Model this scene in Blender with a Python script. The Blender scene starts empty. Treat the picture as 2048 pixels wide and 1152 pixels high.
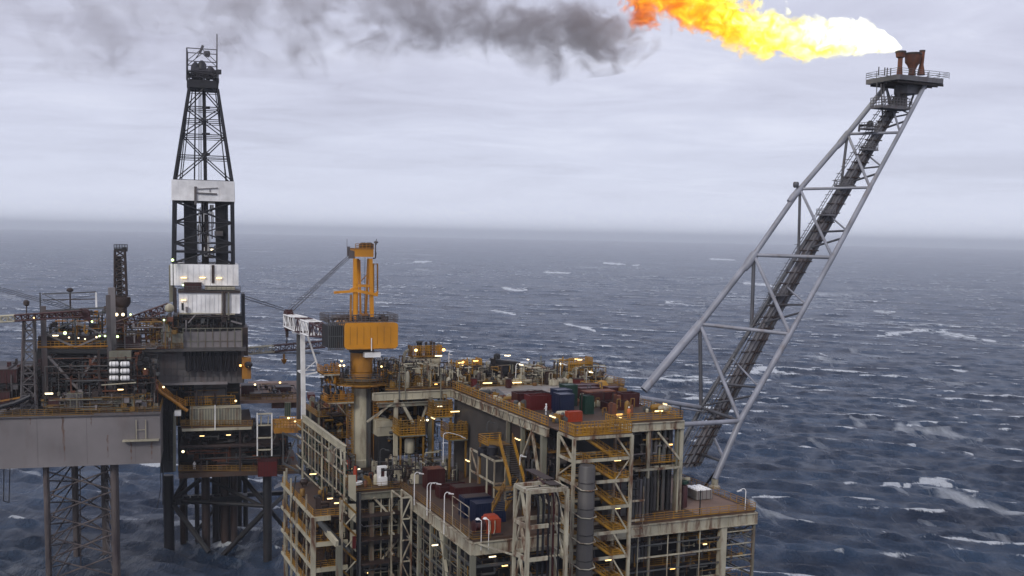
import bpy, math, random
import numpy as np
from mathutils import Vector, Matrix
random.seed(7)
S = bpy.context.scene
COL = S.collection

# ------------------------------------------------------------------ camera
CAM_H = 75.0
FPX = 2100.0                       # focal length in pixels of a 2048 px wide frame
PITCH = math.atan(228 / 2100); ROLL = math.radians(1.15)
fwd = Vector((0, math.cos(PITCH), -math.sin(PITCH)))
up0 = Vector((0, math.sin(PITCH), math.cos(PITCH)))
r0 = Vector((1, 0, 0))
RIGHT = math.cos(ROLL) * r0 + math.sin(ROLL) * up0
UP = -math.sin(ROLL) * r0 + math.cos(ROLL) * up0
CAMP = Vector((0, 0, CAM_H))
cam_d = bpy.data.cameras.new('camera'); cam = bpy.data.objects.new('camera', cam_d); COL.objects.link(cam)
cam_d.sensor_width = 36; cam_d.lens = FPX / 2048 * 36
cam_d.shift_y = (700 - 576) / 2048
cam_d.clip_start = 1; cam_d.clip_end = 60000
cam.matrix_world = Matrix((
    (RIGHT.x, UP.x, -fwd.x, 0), (RIGHT.y, UP.y, -fwd.y, 0), (RIGHT.z, UP.z, -fwd.z, CAM_H), (0, 0, 0, 1)))
S.camera = cam

# ------------------------------------------------------------------ render settings / exposure
S.render.engine = 'CYCLES'
S.view_settings.view_transform = 'Standard'; S.view_settings.look = 'None'
S.view_settings.exposure = 0.0; S.view_settings.gamma = 1.0
S.cycles.use_denoising = True
S.cycles.max_bounces = 6; S.cycles.diffuse_bounces = 2; S.cycles.glossy_bounces = 2
S.cycles.volume_bounces = 2
S.cycles.transparent_max_bounces = 8
S.cycles.volume_step_rate = 0.35
S.cycles.volume_max_steps = 256

# ------------------------------------------------------------------ world: Nishita sky behind a broken overcast
SUN_EL = math.radians(34); SUN_AZ = math.radians(204)     # azimuth from +Y, clockwise: behind the camera, to the left
W = bpy.data.worlds.new('World'); S.world = W; W.use_nodes = True
nt = W.node_tree; nt.nodes.clear()
def N(t, **k):
    n = nt.nodes.new(t)
    for a, v in k.items(): setattr(n, a, v)
    return n
def math_n(op, a, b=None, clamp=False):
    n = N('ShaderNodeMath', operation=op, use_clamp=clamp)
    for i, v in enumerate((a, b)):
        if v is None: continue
        if isinstance(v, (int, float)): n.inputs[i].default_value = v
        else: nt.links.new(v, n.inputs[i])
    return n.outputs[0]
def build_world():
    out = N('ShaderNodeOutputWorld'); bg = N('ShaderNodeBackground'); bg.inputs['Strength'].default_value = 0.1
    nt.links.new(bg.outputs[0], out.inputs[0])
    sky = N('ShaderNodeTexSky', sky_type='NISHITA', sun_disc=False)
    sky.sun_elevation = SUN_EL; sky.sun_rotation = SUN_AZ
    tc = N('ShaderNodeTexCoord'); sep = N('ShaderNodeSeparateXYZ'); nt.links.new(tc.outputs['Generated'], sep.inputs[0])
    zc = math_n('MAXIMUM', sep.outputs[2], 0.0)
    zz = math_n('ADD', zc, 0.055)
    comb = N('ShaderNodeCombineXYZ')
    nt.links.new(math_n('DIVIDE', sep.outputs[0], zz), comb.inputs[0])
    nt.links.new(math_n('DIVIDE', sep.outputs[1], zz), comb.inputs[1])
    def noise(scale, detail, rough, off, dist=0.4):
        mp = N('ShaderNodeMapping'); mp.inputs['Location'].default_value = off
        mp.inputs['Scale'].default_value = (0.8, 1.0, 1)
        nt.links.new(comb.outputs[0], mp.inputs[0])
        n = N('ShaderNodeTexNoise'); n.inputs['Scale'].default_value = scale; n.inputs['Detail'].default_value = detail
        n.inputs['Roughness'].default_value = rough; n.inputs['Distortion'].default_value = dist
        nt.links.new(mp.outputs[0], n.inputs['Vector']); return n.outputs['Fac']
    n1 = noise(0.38, 5, 0.55, (3.1, 1.7, 0)); n2 = noise(1.5, 7, 0.62, (8.3, 2.2, 0), 0.8)
    f = math_n('ADD', math_n('MULTIPLY', n1, 0.62), math_n('MULTIPLY', n2, 0.38))
    ramp = N('ShaderNodeValToRGB'); cr = ramp.color_ramp
    cr.elements[0].position = 0.36; cr.elements[0].color = (0.455, 0.455, 0.565, 1)
    cr.elements[1].position = 0.66; cr.elements[1].color = (0.76, 0.775, 0.90, 1)
    e = cr.elements.new(0.47); e.color = (0.575, 0.585, 0.715, 1)
    e = cr.elements.new(0.55); e.color = (0.645, 0.66, 0.795, 1)
    nt.links.new(f, ramp.inputs[0])
    # towards the horizon the layers merge into one flat pale band
    flat = math_n('SUBTRACT', 1.0, math_n('MULTIPLY', zc, 6.5), True)
    mixh = N('ShaderNodeMix', data_type='RGBA'); mixh.inputs[7].default_value = (0.635, 0.68, 0.84, 1)
    nt.links.new(math_n('MULTIPLY', flat, 0.78), mixh.inputs[0]); nt.links.new(ramp.outputs[0], mixh.inputs[6])
    glowb = math_n('POWER', 2.718, math_n('MULTIPLY', zc, -34.0))           # bright rim low on the horizon
    add = N('ShaderNodeMix', data_type='RGBA'); nt.links.new(math_n('MULTIPLY', glowb, 0.75), add.inputs[0])
    nt.links.new(mixh.outputs[2], add.inputs[6]); add.inputs[7].default_value = (1.12, 1.17, 1.34, 1); mixh = add
    sc = N('ShaderNodeVectorMath', operation='SCALE'); sc.inputs['Scale'].default_value = 11.0
    nt.links.new(mixh.outputs[2], sc.inputs[0])
    mix = N('ShaderNodeMix', data_type='RGBA'); mix.inputs[0].default_value = 0.94
    nt.links.new(sky.outputs[0], mix.inputs[6]); nt.links.new(sc.outputs[0], mix.inputs[7])
    nt.links.new(mix.outputs[2], bg.inputs['Color'])
build_world()

# ------------------------------------------------------------------ sun (overcast: weak and wide)
sun_d = bpy.data.lights.new('sun', 'SUN'); sun_d.energy = 1.5; sun_d.angle = math.radians(12); sun_d.color = (1.0, 0.95, 0.88)
sun = bpy.data.objects.new('sun', sun_d); COL.objects.link(sun)
sdir = Vector((math.sin(SUN_AZ) * math.cos(SUN_EL), math.cos(SUN_AZ) * math.cos(SUN_EL), math.sin(SUN_EL)))
sun.rotation_euler = sdir.to_track_quat('Z', 'Y').to_euler(); sun.location = (0, 0, 200)

# ------------------------------------------------------------------ measuring helpers (platform grid: a = away/left, b = right, z = up)
AL = math.radians(23.848)
EA = Vector((-math.sin(AL), math.cos(AL), 0)); EB = Vector((math.cos(AL), math.sin(AL), 0))
def G(a, b, z): return EA * a + EB * b + Vector((0, 0, z))
def ray(x, y): return fwd * FPX + RIGHT * (x - 1024) - UP * (y - 700)
def on(x, y, n, d):                # the survey point seen at x, y on the plane p.n = d
    r = ray(x, y); t = (d - CAMP.dot(n)) / r.dot(n); return CAMP + r * t
def onz(x, y, z): return on(x, y, Vector((0, 0, 1)), z)
def ona(x, y, a): return on(x, y, EA, a)
def onb(x, y, b): return on(x, y, EB, b)
def onY(x, y, Y): return on(x, y, Vector((0, 1, 0)), Y)
def ab(p): return (p.dot(EA), p.dot(EB), p.z)

# ------------------------------------------------------------------ mesh helpers
class MB:
    def __init__(s): s.v = []; s.f = []; s.sm = []; s.marks = []
    def add(s, vs, fs, smooth=False):
        o = len(s.v); s.v.extend([Vector(v) for v in vs])
        for f in fs: s.f.append([i + o for i in f]); s.sm.append(smooth)
    def hexa(s, c):                # 8 corners: bottom ring 0-3, top ring 4-7
        s.add(c, [(3, 2, 1, 0), (4, 5, 6, 7), (0, 1, 5, 4), (1, 2, 6, 5), (2, 3, 7, 6), (3, 0, 4, 7)])
    def gbox(s, a0, a1, b0, b1, z0, z1, fr=None):
        fr = fr or G
        s.hexa([fr(a0, b0, z0), fr(a0, b1, z0), fr(a1, b1, z0), fr(a1, b0, z0), fr(a0, b0, z1), fr(a0, b1, z1), fr(a1, b1, z1), fr(a1, b0, z1)])
    def beam(s, p, q, w, h=None):
        p = Vector(p); q = Vector(q); h = h or w; d = (q - p)
        if d.length < 1e-4: return
        d.normalize(); upv = Vector((0, 0, 1)) if abs(d.z) < 0.95 else EA
        x = d.cross(upv).normalized() * (w / 2); y = x.cross(d).normalized() * (h / 2)
        s.hexa([p - x - y, p + x - y, p + x + y, p - x + y, q - x - y, q + x - y, q + x + y, q - x + y])
    def tube(s, p, q, r, n=6, r2=None, cap=True):
        p = Vector(p); q = Vector(q); d = q - p
        if d.length < 1e-5: return
        d.normalize(); t = Vector((0, 0, 1)) if abs(d.z) < 0.9 else Vector((1, 0, 0))
        x = d.cross(t).normalized(); y = d.cross(x); r2 = r if r2 is None else r2; o = len(s.v)
        for c, rr in ((p, r), (q, r2)):
            for i in range(n):
                an = 2 * math.pi * i / n; s.v.append(c + (x * math.cos(an) + y * math.sin(an)) * rr)
        for i in range(n):
            j = (i + 1) % n; s.f.append([o + i, o + j, o + n + j, o + n + i]); s.sm.append(True)
        if cap:
            s.f.append([o + i for i in range(n)][::-1]); s.sm.append(False)
            s.f.append([o + n + i for i in range(n)]); s.sm.append(False)
    def path(s, pts, r, n=6):
        for p, q in zip(pts[:-1], pts[1:]): s.tube(p, q, r, n)
    def lathe(s, base, prof, n=12, axis=None):
        axis = Vector(axis or (0, 0, 1)).normalized(); t = Vector((1, 0, 0)) if abs(axis.x) < 0.9 else Vector((0, 1, 0))
        x = axis.cross(t).normalized(); y = axis.cross(x); base = Vector(base); o = len(s.v); m = len(prof)
        for (r, z) in prof:
            for i in range(n):
                an = 2 * math.pi * i / n; s.v.append(base + axis * z + (x * math.cos(an) + y * math.sin(an)) * max(r, 1e-3))
        for k in range(m - 1):
            for i in range(n):
                j = (i + 1) % n; s.f.append([o + k * n + i, o + k * n + j, o + (k + 1) * n + j, o + (k + 1) * n + i]); s.sm.append(True)
        s.f.append([o + i for i in range(n)][::-1]); s.sm.append(False)
        s.f.append([o + (m - 1) * n + i for i in range(n)]); s.sm.append(False)
    def rail(s, pts, h=1.1, step=1.6, r=0.035, n=4, toe=True):
        s.marks.append((len(s.v), len(s.f)))
        pts = [Vector(p) for p in pts]; U = Vector((0, 0, 1))
        for p, q in zip(pts[:-1], pts[1:]):
            L = (q - p).length; k = max(1, int(L / step))
            for i in range(k + 1):
                c = p.lerp(q, i / k); s.tube(c, c + U * h, r, n, cap=False)
            for f in (1.0, 0.68, 0.36): s.tube(p + U * h * f, q + U * h * f, r, n, cap=False)
            if toe: s.beam(p + U * 0.1, q + U * 0.1, 0.03, 0.16)
    def lattice(s, A, B, m, rc, rb, style='X', n=5, ring=True, chords=True):
        """A, B: matching corner points at either end; m bays; faces between neighbouring corners"""
        A = [Vector(p) for p in A]; B = [Vector(p) for p in B]; k = len(A)
        if chords:
            for p, q in zip(A, B): s.tube(p, q, rc, n + 1)
        for i in range(k if k > 2 else 1):
            j = (i + 1) % k
            for b in range(m + 1):
                t = b / m
                if ring: s.tube(A[i].lerp(B[i], t), A[j].lerp(B[j], t), rb, n)
                if b == m: break
                t2 = (b + 1) / m
                p0, p1 = A[i].lerp(B[i], t), A[j].lerp(B[j], t); q0, q1 = A[i].lerp(B[i], t2), A[j].lerp(B[j], t2)
                if style == 'X': s.tube(p0, q1, rb, n); s.tube(p1, q0, rb, n)
                elif style == 'Z':
                    if b % 2: s.tube(p0, q1, rb, n)
                    else: s.tube(p1, q0, rb, n)
                elif style == 'K':
                    mid = q0.lerp(q1, .5); s.tube(p0, mid, rb, n); s.tube(p1, mid, rb, n)

class MM:
    """a bag of pieces: every piece becomes a part of its own"""
    def __init__(s): s.items = []
    def new(s, nm): mb = MB(); s.items.append((nm, mb)); return mb
def split_marks(mb):
    """one MB per rail run"""
    if len(mb.marks) < 2 or mb.marks[0][0] != 0: return [mb]
    out = []; ends = mb.marks[1:] + [(len(mb.v), len(mb.f))]
    for (v0, f0), (v1, f1) in zip(mb.marks, ends):
        m = MB(); m.v = mb.v[v0:v1]; m.f = [[i - v0 for i in f] for f in mb.f[f0:f1]]; m.sm = mb.sm[f0:f1]; out.append(m)
    return out
COUNT = {}
def emit_bag(parent, bag, mat, cap=95):
    """large pieces one by one, the small remainder past the cap as one mass"""
    def size(mb):
        xs = [v.x for v in mb.v]; ys = [v.y for v in mb.v]; zs = [v.z for v in mb.v]
        return (max(xs) - min(xs)) + (max(ys) - min(ys)) + (max(zs) - min(zs))
    rest = MB()
    for nm, mb in sorted(bag.items, key=lambda t: -size(t[1])):
        if not mb.v: continue
        k = (parent.name, nm); COUNT[k] = COUNT.get(k, 0) + 1
        if COUNT[k] <= cap: mobj(nm, mb, mat, parent)
        else:
            o = len(rest.v); rest.v += mb.v; rest.f += [[i + o for i in f] for f in mb.f]; rest.sm += mb.sm
    if rest.v: o = mobj('small_pipework', rest, mat, parent); o['kind'] = 'stuff'

def mobj(name, mb, mat, parent=None, base=None):
    """links the collected faces as ONE mesh object; vertices are kept relative to its parent's (or own) base"""
    if base is None: base = Vector(parent['_base']) if parent is not None and '_base' in parent else Vector((0, 0, 0))
    me = bpy.data.meshes.new(name)
    me.from_pydata([(v - base)[:] for v in mb.v], [], mb.f); me.polygons.foreach_set('use_smooth', mb.sm); me.update()
    if any(mb.sm): me.set_sharp_from_angle(angle=math.radians(38))
    me.materials.append(mat)
    o = bpy.data.objects.new(name, me); COL.objects.link(o)
    if parent is not None: o.parent = parent; o['_base'] = tuple(base)
    else: o.location = base; o['_base'] = tuple(base)
    return o
def tag(o, label=None, cat=None, group=None, kind=None):
    if label: o['label'] = label
    if cat: o['category'] = cat
    if group: o['group'] = group
    if kind: o['kind'] = kind
    return o
def thing(name, label, cat, base, group=None):
    o = bpy.data.objects.new(name, None); COL.objects.link(o); o.location = base; o['_base'] = tuple(base)
    o.empty_display_size = 1.0
    return tag(o, label, cat, group)
def copy_thing(root, loc, rz, label, group=None):
    r = root.copy(); COL.objects.link(r); r.location = loc; r.rotation_euler = (0, 0, rz); r['label'] = label
    r['_base'] = tuple(loc)
    if group: r['group'] = group
    for ch in list(root.children):
        c = ch.copy(); COL.objects.link(c); c.parent = r
        for g in list(ch.children):
            d = g.copy(); COL.objects.link(d); d.parent = c
    return r

# ------------------------------------------------------------------ materials
def paint(name, col, rough=0.55, stain=None, amt=0.35, scale=0.7, metal=0.0, streak=True, bump=0.15, spread=0.12):
    m = bpy.data.materials.new(name); m.use_nodes = True; t = m.node_tree; b = t.nodes['Principled BSDF']
    b.inputs['Roughness'].default_value = rough; b.inputs['Metallic'].default_value = metal
    tc = t.nodes.new('ShaderNodeTexCoord'); mp = t.nodes.new('ShaderNodeMapping')
    mp.inputs['Scale'].default_value = (1, 1, 0.22 if streak else 1)
    t.links.new(tc.outputs['Object'], mp.inputs[0])
    n1 = t.nodes.new('ShaderNodeTexNoise'); n1.inputs['Scale'].default_value = scale; n1.inputs['Detail'].default_value = 7
    n1.inputs['Roughness'].default_value = 0.65; t.links.new(mp.outputs[0], n1.inputs['Vector'])
    n2 = t.nodes.new('ShaderNodeTexNoise'); n2.inputs['Scale'].default_value = scale * 0.35; n2.inputs['Detail'].default_value = 4
    t.links.new(tc.outputs['Object'], n2.inputs['Vector'])
    r1 = t.nodes.new('ShaderNodeValToRGB'); r1.color_ramp.elements[0].position = 0.62 - 0.3 * amt; r1.color_ramp.elements[1].position = 0.66 - 0.3 * amt + spread
    t.links.new(n1.outputs['Fac'], r1.inputs[0])
    st = stain or (0.11, 0.05, 0.025)
    mx = t.nodes.new('ShaderNodeMix'); mx.data_type = 'RGBA'
    mx.inputs[6].default_value = (*col, 1); mx.inputs[7].default_value = (*st, 1)
    ml = t.nodes.new('ShaderNodeMath'); ml.operation = 'MULTIPLY'; ml.inputs[1].default_value = min(1, amt * 2.0)
    t.links.new(r1.outputs[0], ml.inputs[0]); t.links.new(ml.outputs[0], mx.inputs[0])
    hv = t.nodes.new('ShaderNodeHueSaturation'); mr = t.nodes.new('ShaderNodeMapRange')
    mr.inputs[1].default_value = 0.3; mr.inputs[2].default_value = 0.7; mr.inputs[3].default_value = 0.72; mr.inputs[4].default_value = 1.2
    t.links.new(n2.outputs['Fac'], mr.inputs[0]); t.links.new(mr.outputs[0], hv.inputs['Value']); t.links.new(mx.outputs[2], hv.inputs['Color'])
    t.links.new(hv.outputs[0], b.inputs['Base Color'])
    if bump:
        bp = t.nodes.new('ShaderNodeBump'); bp.inputs['Strength'].default_value = bump; bp.inputs['Distance'].default_value = 0.05
        t.links.new(n1.outputs['Fac'], bp.inputs['Height']); t.links.new(bp.outputs[0], b.inputs['Normal'])
    return m
def glow(name, col, s):
    m = bpy.data.materials.new(name); m.use_nodes = True; b = m.node_tree.nodes['Principled BSDF']
    b.inputs['Base Color'].default_value = (0.8, 0.8, 0.7, 1)
    b.inputs['Emission Color'].default_value = (*col, 1); b.inputs['Emission Strength'].default_value = s
    return m
MT = dict(
    white=paint('white_paint', (0.38, 0.35, 0.26), amt=0.5),
    cream=paint('cream_paint', (0.42, 0.385, 0.28), amt=0.3),
    pale=paint('pale_green_steel', (0.165, 0.16, 0.12), amt=0.42),
    beam=paint('grey_steel', (0.0663, 0.0686, 0.0686), amt=0.3),
    clean=paint('clean_white_cladding', (0.80, 0.79, 0.77), amt=0.12, stain=(0.30, 0.18, 0.10), scale=0.9),
    boom=paint('boom_steel', (0.24, 0.25, 0.29), amt=0.3, rough=0.4, stain=(0.16, 0.13, 0.12)),
    boomd=paint('boom_dark_steel', (0.075, 0.078, 0.09), amt=0.2, rough=0.5),
    pipe=paint('sooty_pipe', (0.115, 0.112, 0.122), amt=0.35, stain=(0.07, 0.045, 0.038)),
    yellow=paint('yellow_paint', (0.34, 0.17, 0.008), amt=0.45, stain=(0.13, 0.055, 0.015)),
    yellowd=paint('yellow_rail_paint', (0.20, 0.105, 0.011), amt=0.42, stain=(0.10, 0.04, 0.012)),
    orange=paint('orange_crane_paint', (0.60, 0.245, 0.006), amt=.24, rough=0.42, stain=(0.30, 0.10, 0.01), scale=0.5),
    orangef=paint('faded_orange_paint', (0.34, 0.145, 0.008), amt=0.4, rough=0.5, stain=(0.10, 0.05, 0.02)),
    vivid=paint('vivid_orange_paint', (0.3150, 0.0338, 0.0045), amt=0.2, rough=0.5),
    deck=paint('rusty_deck_plate', (0.0585, 0.0296, 0.0156), amt=0.5, stain=(0.05, 0.032, 0.022), scale=0.5, streak=False, rough=0.7),
    deckp=paint('pinkish_deck_plate', (0.1794, 0.1131, 0.0819), amt=0.4, stain=(0.12, 0.07, 0.05), scale=0.4, streak=False, rough=0.7),
    deckg=paint('grey_deck_plate', (0.2340, 0.2184, 0.2028), amt=0.4, stain=(0.15, 0.10, 0.07), scale=0.3, streak=False, rough=0.6),
    grey=paint('grey_cladding', (0.0663, 0.0608, 0.0577), amt=0.25, stain=(0.07, 0.05, 0.045), scale=0.5),
    hull=paint('hull_grey', (0.1935, 0.1755, 0.1755), amt=0.3, stain=(0.125, 0.075, 0.06), scale=0.25, rough=0.55, spread=0.25),
    rig=paint('rig_grey', (0.1014, 0.0920, 0.0920), amt=0.35, stain=(0.09, 0.05, 0.04), scale=0.5),
    leg=paint('rust_brown_leg', (0.105, 0.085, 0.08), amt=0.5, stain=(0.035, 0.025, 0.028), scale=0.3),
    derrick=paint('derrick_white', (0.86, 0.85, 0.84), amt=0.16, stain=(0.42, 0.27, 0.17), scale=0.8),
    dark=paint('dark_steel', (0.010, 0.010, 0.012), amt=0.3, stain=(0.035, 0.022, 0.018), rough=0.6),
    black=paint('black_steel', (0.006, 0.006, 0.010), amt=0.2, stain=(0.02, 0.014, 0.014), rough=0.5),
    red=paint('red_paint', (0.0413, 0.0037, 0.0037), amt=0.3, stain=(0.06, 0.018, 0.014), rough=0.5),
    redb=paint('bright_red_paint', (0.0900, 0.0045, 0.0037), amt=0.15, stain=(0.15, 0.02, 0.015), rough=0.5),
    blue=paint('blue_paint', (0.0015, 0.0075, 0.0338), amt=0.2, stain=(0.02, 0.025, 0.045), rough=0.4),
    green=paint('green_paint', (0.0045, 0.0315, 0.0195), amt=0.25, stain=(0.02, 0.035, 0.025), rough=0.5),
    rust=paint('rust', (0.1400, 0.0455, 0.0196), amt=0.5, stain=(0.07, 0.028, 0.02), scale=1.2, rough=0.8),
    brown=paint('brown_steel', (0.0351, 0.0203, 0.0156), amt=0.4, stain=(0.03, 0.02, 0.02)),
    rigrust=paint('rust_stain', (0.125, 0.075, 0.055), amt=0.5, stain=(0.17, 0.14, 0.13), scale=1.5),
    skin=paint('skin', (0.5, 0.3, 0.22), amt=0.0, bump=0),
    hivis=paint('orange_coverall', (0.62, 0.16, 0.03), amt=0.1, bump=0),
    lamp=glow('warm_lamp', (1.0, 0.66, 0.24), 3.2),
    lampw=glow('white_lamp', (1.0, 0.80, 0.48), 3.2),
    lampo=glow('sodium_lamp', (1.0, 0.48, 0.08), 4.5),
    lampg=glow('green_lamp', (0.7, 1.0, 0.35), 4.0),
)
# ================================================================== SEA
def build_sea():
    rs = np.random.RandomState(3)
    az = np.radians(np.linspace(-37, 37, 1150)); 
    r = [95.0]
    while r[-1] < 26000: r.append(r[-1] * (1.0034 + 0.004 * min(1.0, max(0.0, (r[-1] - 1500) / 9000))))
    r = np.array(r); R, A = np.meshgrid(r, az, indexing='ij')
    X = R * np.sin(A); Y = R * np.cos(A)
    dr = R * (0.0034 + 0.004 * np.clip((R - 1500) / 9000, 0, 1))
    Z = np.zeros_like(X); DX = np.zeros_like(X); DY = np.zeros_like(X); J = np.zeros_like(X)
    wd = math.radians(248)        # the wind drives the waves to the left and a little towards the camera
    for i in range(92):
        lam = 5.0 * (90 / 5.0) ** ((i / 91) ** 1.6); th = wd + rs.normal(0, 0.42 if lam < 40 else 0.3)
        k = 2 * math.pi / lam; amp = 0.0105 * lam ** 0.92 * (1.0 if lam < 12 else .50 if lam < 30 else 0.36 if lam < 55 else 0.28); ph = rs.uniform(0, 6.283)
        kx, ky = k * math.cos(th), k * math.sin(th)
        fade = np.clip((lam / dr - 1.8) / 2.5, 0, 1)
        P = kx * X + ky * Y + ph; c = np.cos(P); s = np.sin(P)
        Z += amp * fade * c; DX -= 0.75 * amp * math.cos(th) * fade * s; DY -= 0.75 * amp * math.sin(th) * fade * s
        J += amp * k * c * np.clip((lam / dr) / 1.5, 0, 1) * (lam > 9)
    # gusts: patches where seas break
    gust = np.zeros_like(X)
    for i in range(26):
        lam = rs.uniform(120, 700); th = rs.uniform(0, 6.283); k = 2 * math.pi / lam
        gust += np.cos(k * (math.cos(th) * X + math.sin(th) * Y) + rs.uniform(0, 6.283))
    gust /= gust.std()
    Jn = J / J.std()
    foam = np.clip((Jn + 0.26 * gust - 1.16) / 1.3, 0, 1)
    trail = np.clip((0.55 * Jn + 0.75 * gust - 0.55) / 2.6, 0, 1)
    # the big breakers of the photograph, as polylines surveyed on the water (x, y), half width, strength, wake?
    dx_, dy_, dz_ = X - CAMP.x, Y - CAMP.y, Z * 0 - CAMP.z
    kf = FPX / np.maximum(dx_ * fwd.x + dy_ * fwd.y + dz_ * fwd.z, 1.0)
    PX = 1024 + (dx_ * RIGHT.x + dy_ * RIGHT.y + dz_ * RIGHT.z) * kf; PY = 700 - (dx_ * UP.x + dy_ * UP.y + dz_ * UP.z) * kf
    wob = np.sin(X * 0.31 + np.sin(Y * 0.23) * 2) * 0.9 + np.sin(X * 0.83 + Y * 0.4) * 0.6
    strokes = [([(1756, 672), (1790, 667), (1830, 662), (1885, 665), (1940, 674), (1990, 684)], 3.2, 1.1, 0), ([(1880, 668), (1960, 682), (2048, 692)], 3.0, .8, 1),
        ([(1762, 972), (1772, 966), (1786, 967), (1798, 974)], 4.5, 1.2, 0), ([(1790, 976), (1806, 984), (1822, 995)], 3.5, .9, 1), ([(1812, 972), (1828, 964), (1856, 962), (1882, 964), (1902, 968)], 3.6, 1.3, 0), ([(1905, 970), (1930, 978), (1955, 984)], 2.4, 1.0, 0),
        ([(1845, 972), (1880, 982), (1920, 1000), (1980, 1016), (2048, 1030)], 8.0, 1.25, 1), ([(1506, 998), (1530, 995), (1580, 1000)], 2.0, 1.2, 0), ([(1508, 1008), (1530, 1020), (1560, 1034), (1590, 1040)], 9, 1.35, 1),
        ([(1800, 855), (1850, 862), (1900, 868), (1955, 876)], 9, 1.0, 1), ([(1812, 852), (1850, 854)], 1.8, .8, 0), ([(1838, 1036), (1870, 1046)], 3.0, .8, 1), ([(1815, 884), (1830, 890)], 3, 1, 0), ([(1750, 840), (1720, 846), (1700, 838)], 5, .9, 1),
        ([(1130, 648), (1160, 655), (1190, 662)], 2.6, 1.2, 0), ([(1005, 575), (1028, 580), (1052, 580)], 2.8, 1.2, 0), ([(984, 620), (1000, 623), (1030, 629)], 2.6, 1.2, 0), ([(1208, 526), (1250, 529)], 2.4, 1.1, 0), ([(1265, 531), (1280, 530)], 2, 1, 0), ([(1088, 544), (1110, 545), (1140, 546)], 2.2, 1.1, 0),
        ([(1215, 624), (1240, 626)], 2.2, 1, 0), ([(1332, 604), (1350, 607), (1380, 609)], 2.4, 1.1, 0), ([(1488, 566), (1530, 570), (1560, 574)], 3, 1.1, 0), ([(1620, 585), (1660, 590), (1700, 590)], 3, 1.2, 1), ([(1560, 570), (1600, 568)], 2, 1, 0), ([(1618, 712), (1650, 720), (1690, 726)], 4.5, 1.1, 1),
        ([(1640, 705), (1655, 712)], 2, 1, 0), ([(1500, 742), (1530, 740), (1570, 748)], 5, 1.3, 0), ([(1660, 642), (1700, 645), (1740, 650)], 3, .9, 1), ([(1750, 622), (1790, 625)], 3, 1, 0), ([(1690, 596), (1720, 588), (1640, 586)], 2.4, 1, 1), ([(828, 524), (862, 523)], 2.2, 1.1, 0), ([(832, 538), (866, 542)], 3.2, 1, 1),
        ([(750, 604), (782, 606)], 2.4, 1.1, 0), ([(1420, 518), (1470, 520)], 2.2, 1, 0), ([(0, 590), (40, 600)], 3.5, 1, 1), ([(10, 652), (60, 658)], 4, 1.2, 1), ([(15, 935), (80, 948)], 5, 1.2, 1), ([(28, 932), (60, 934)], 2.4, 1.1, 0),
        ([(245, 1040), (280, 1052), (320, 1062)], 8, .7, 1), ([(1700, 700), (1740, 712), (1780, 716)], 4, .8, 1), ([(1390, 620), (1420, 640)], 3, .8, 1), ([(1850, 760), (1960, 772)], 5, .7, 1), ([(1780, 808), (1850, 816)], 4, .7, 1),
        ([(1950, 1060), (2048, 1085)], 6, .6, 1), ([(1620, 880), (1680, 900)], 4, .7, 1), ([(1900, 740), (1940, 744)], 2.4, .9, 0), ([(1930, 905), (1948, 912)], 3, .9, 0), ([(1690, 970), (1715, 972)], 2.5, .9, 0), ([(540, 712), (580, 716)], 3, .9, 1), ([(520, 560), (560, 563)], 2.6, .9, 1)]
    for pts_, hw, st, wake in strokes:
        best = np.full_like(X, 1e9); n_ = len(pts_) - 1
        x0 = min(p[0] for p in pts_) - 40; x1 = max(p[0] for p in pts_) + 40; y0 = min(p[1] for p in pts_) - 40; y1 = max(p[1] for p in pts_) + 40
        m_ = (PX > x0) & (PX < x1) & (PY > y0) & (PY < y1)
        if not m_.any(): continue
        qx, qy = PX[m_], PY[m_]; bd = np.full_like(qx, 1e9); bt = np.zeros_like(qx)
        for k_, (p, q) in enumerate(zip(pts_[:-1], pts_[1:])):
            vx, vy = q[0] - p[0], q[1] - p[1]; t_ = np.clip(((qx - p[0]) * vx + (qy - p[1]) * vy) / (vx * vx + vy * vy), 0, 1)
            d_ = np.hypot((qx - p[0] - vx * t_) * .6, qy - p[1] - vy * t_); tt = (k_ + t_) / n_; up_ = d_ < bd; bd = np.where(up_, d_, bd); bt = np.where(up_, tt, bt)
        taper = np.clip(np.minimum(bt / .15 + .4, (1 - bt) / .45 + .25), 0, 1)
        val = st * np.exp(-((bd + wob[m_] * hw * .35) / (hw * (.35 + .65 * taper))) ** 2)
        if wake: trail[m_] = np.maximum(trail[m_], val)
        else: foam[m_] = np.maximum(foam[m_], val); trail[m_] = np.maximum(trail[m_], .5 * val)
    for (lx, ly, rr) in ((-82, 248, 5), (-56, 237, 5), (-71, 241, 6), (-66, 251, 8), (-100, 222, 3), (-86, 222, 3), (-93, 236, 5)):
        dd = np.hypot(X - lx, (Y - ly) * .8); foam = np.maximum(foam, 0.5 * np.exp(-(dd / (rr * .6)) ** 2)); trail = np.maximum(trail, 0.4 * np.exp(-((X - lx + 6) / (rr * 2.6)) ** 2 - ((Y - ly - 2) / (rr * 1.8)) ** 2))
    foam = np.clip(foam, 0, 1.0); trail = np.clip(trail, 0, 1.4)
    X2 = X + DX; Y2 = Y + DY
    nr, na = X.shape
    co = np.stack([X2, Y2, Z], -1).reshape(-1, 3)
    # a plain skirt reaches round behind the camera
    idx = np.arange(nr * na).reshape(nr, na)
    q = np.stack([idx[:-1, :-1], idx[:-1, 1:], idx[1:, 1:], idx[1:, :-1]], -1).reshape(-1, 4)[:, ::-1]
    ext = []; extf = []; base = nr * na
    sel = list(range(0, nr, 24)); sel = sel + ([nr - 1] if sel[-1] != nr - 1 else [])
    azx = np.radians(np.linspace(37, 323, 60))
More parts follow.
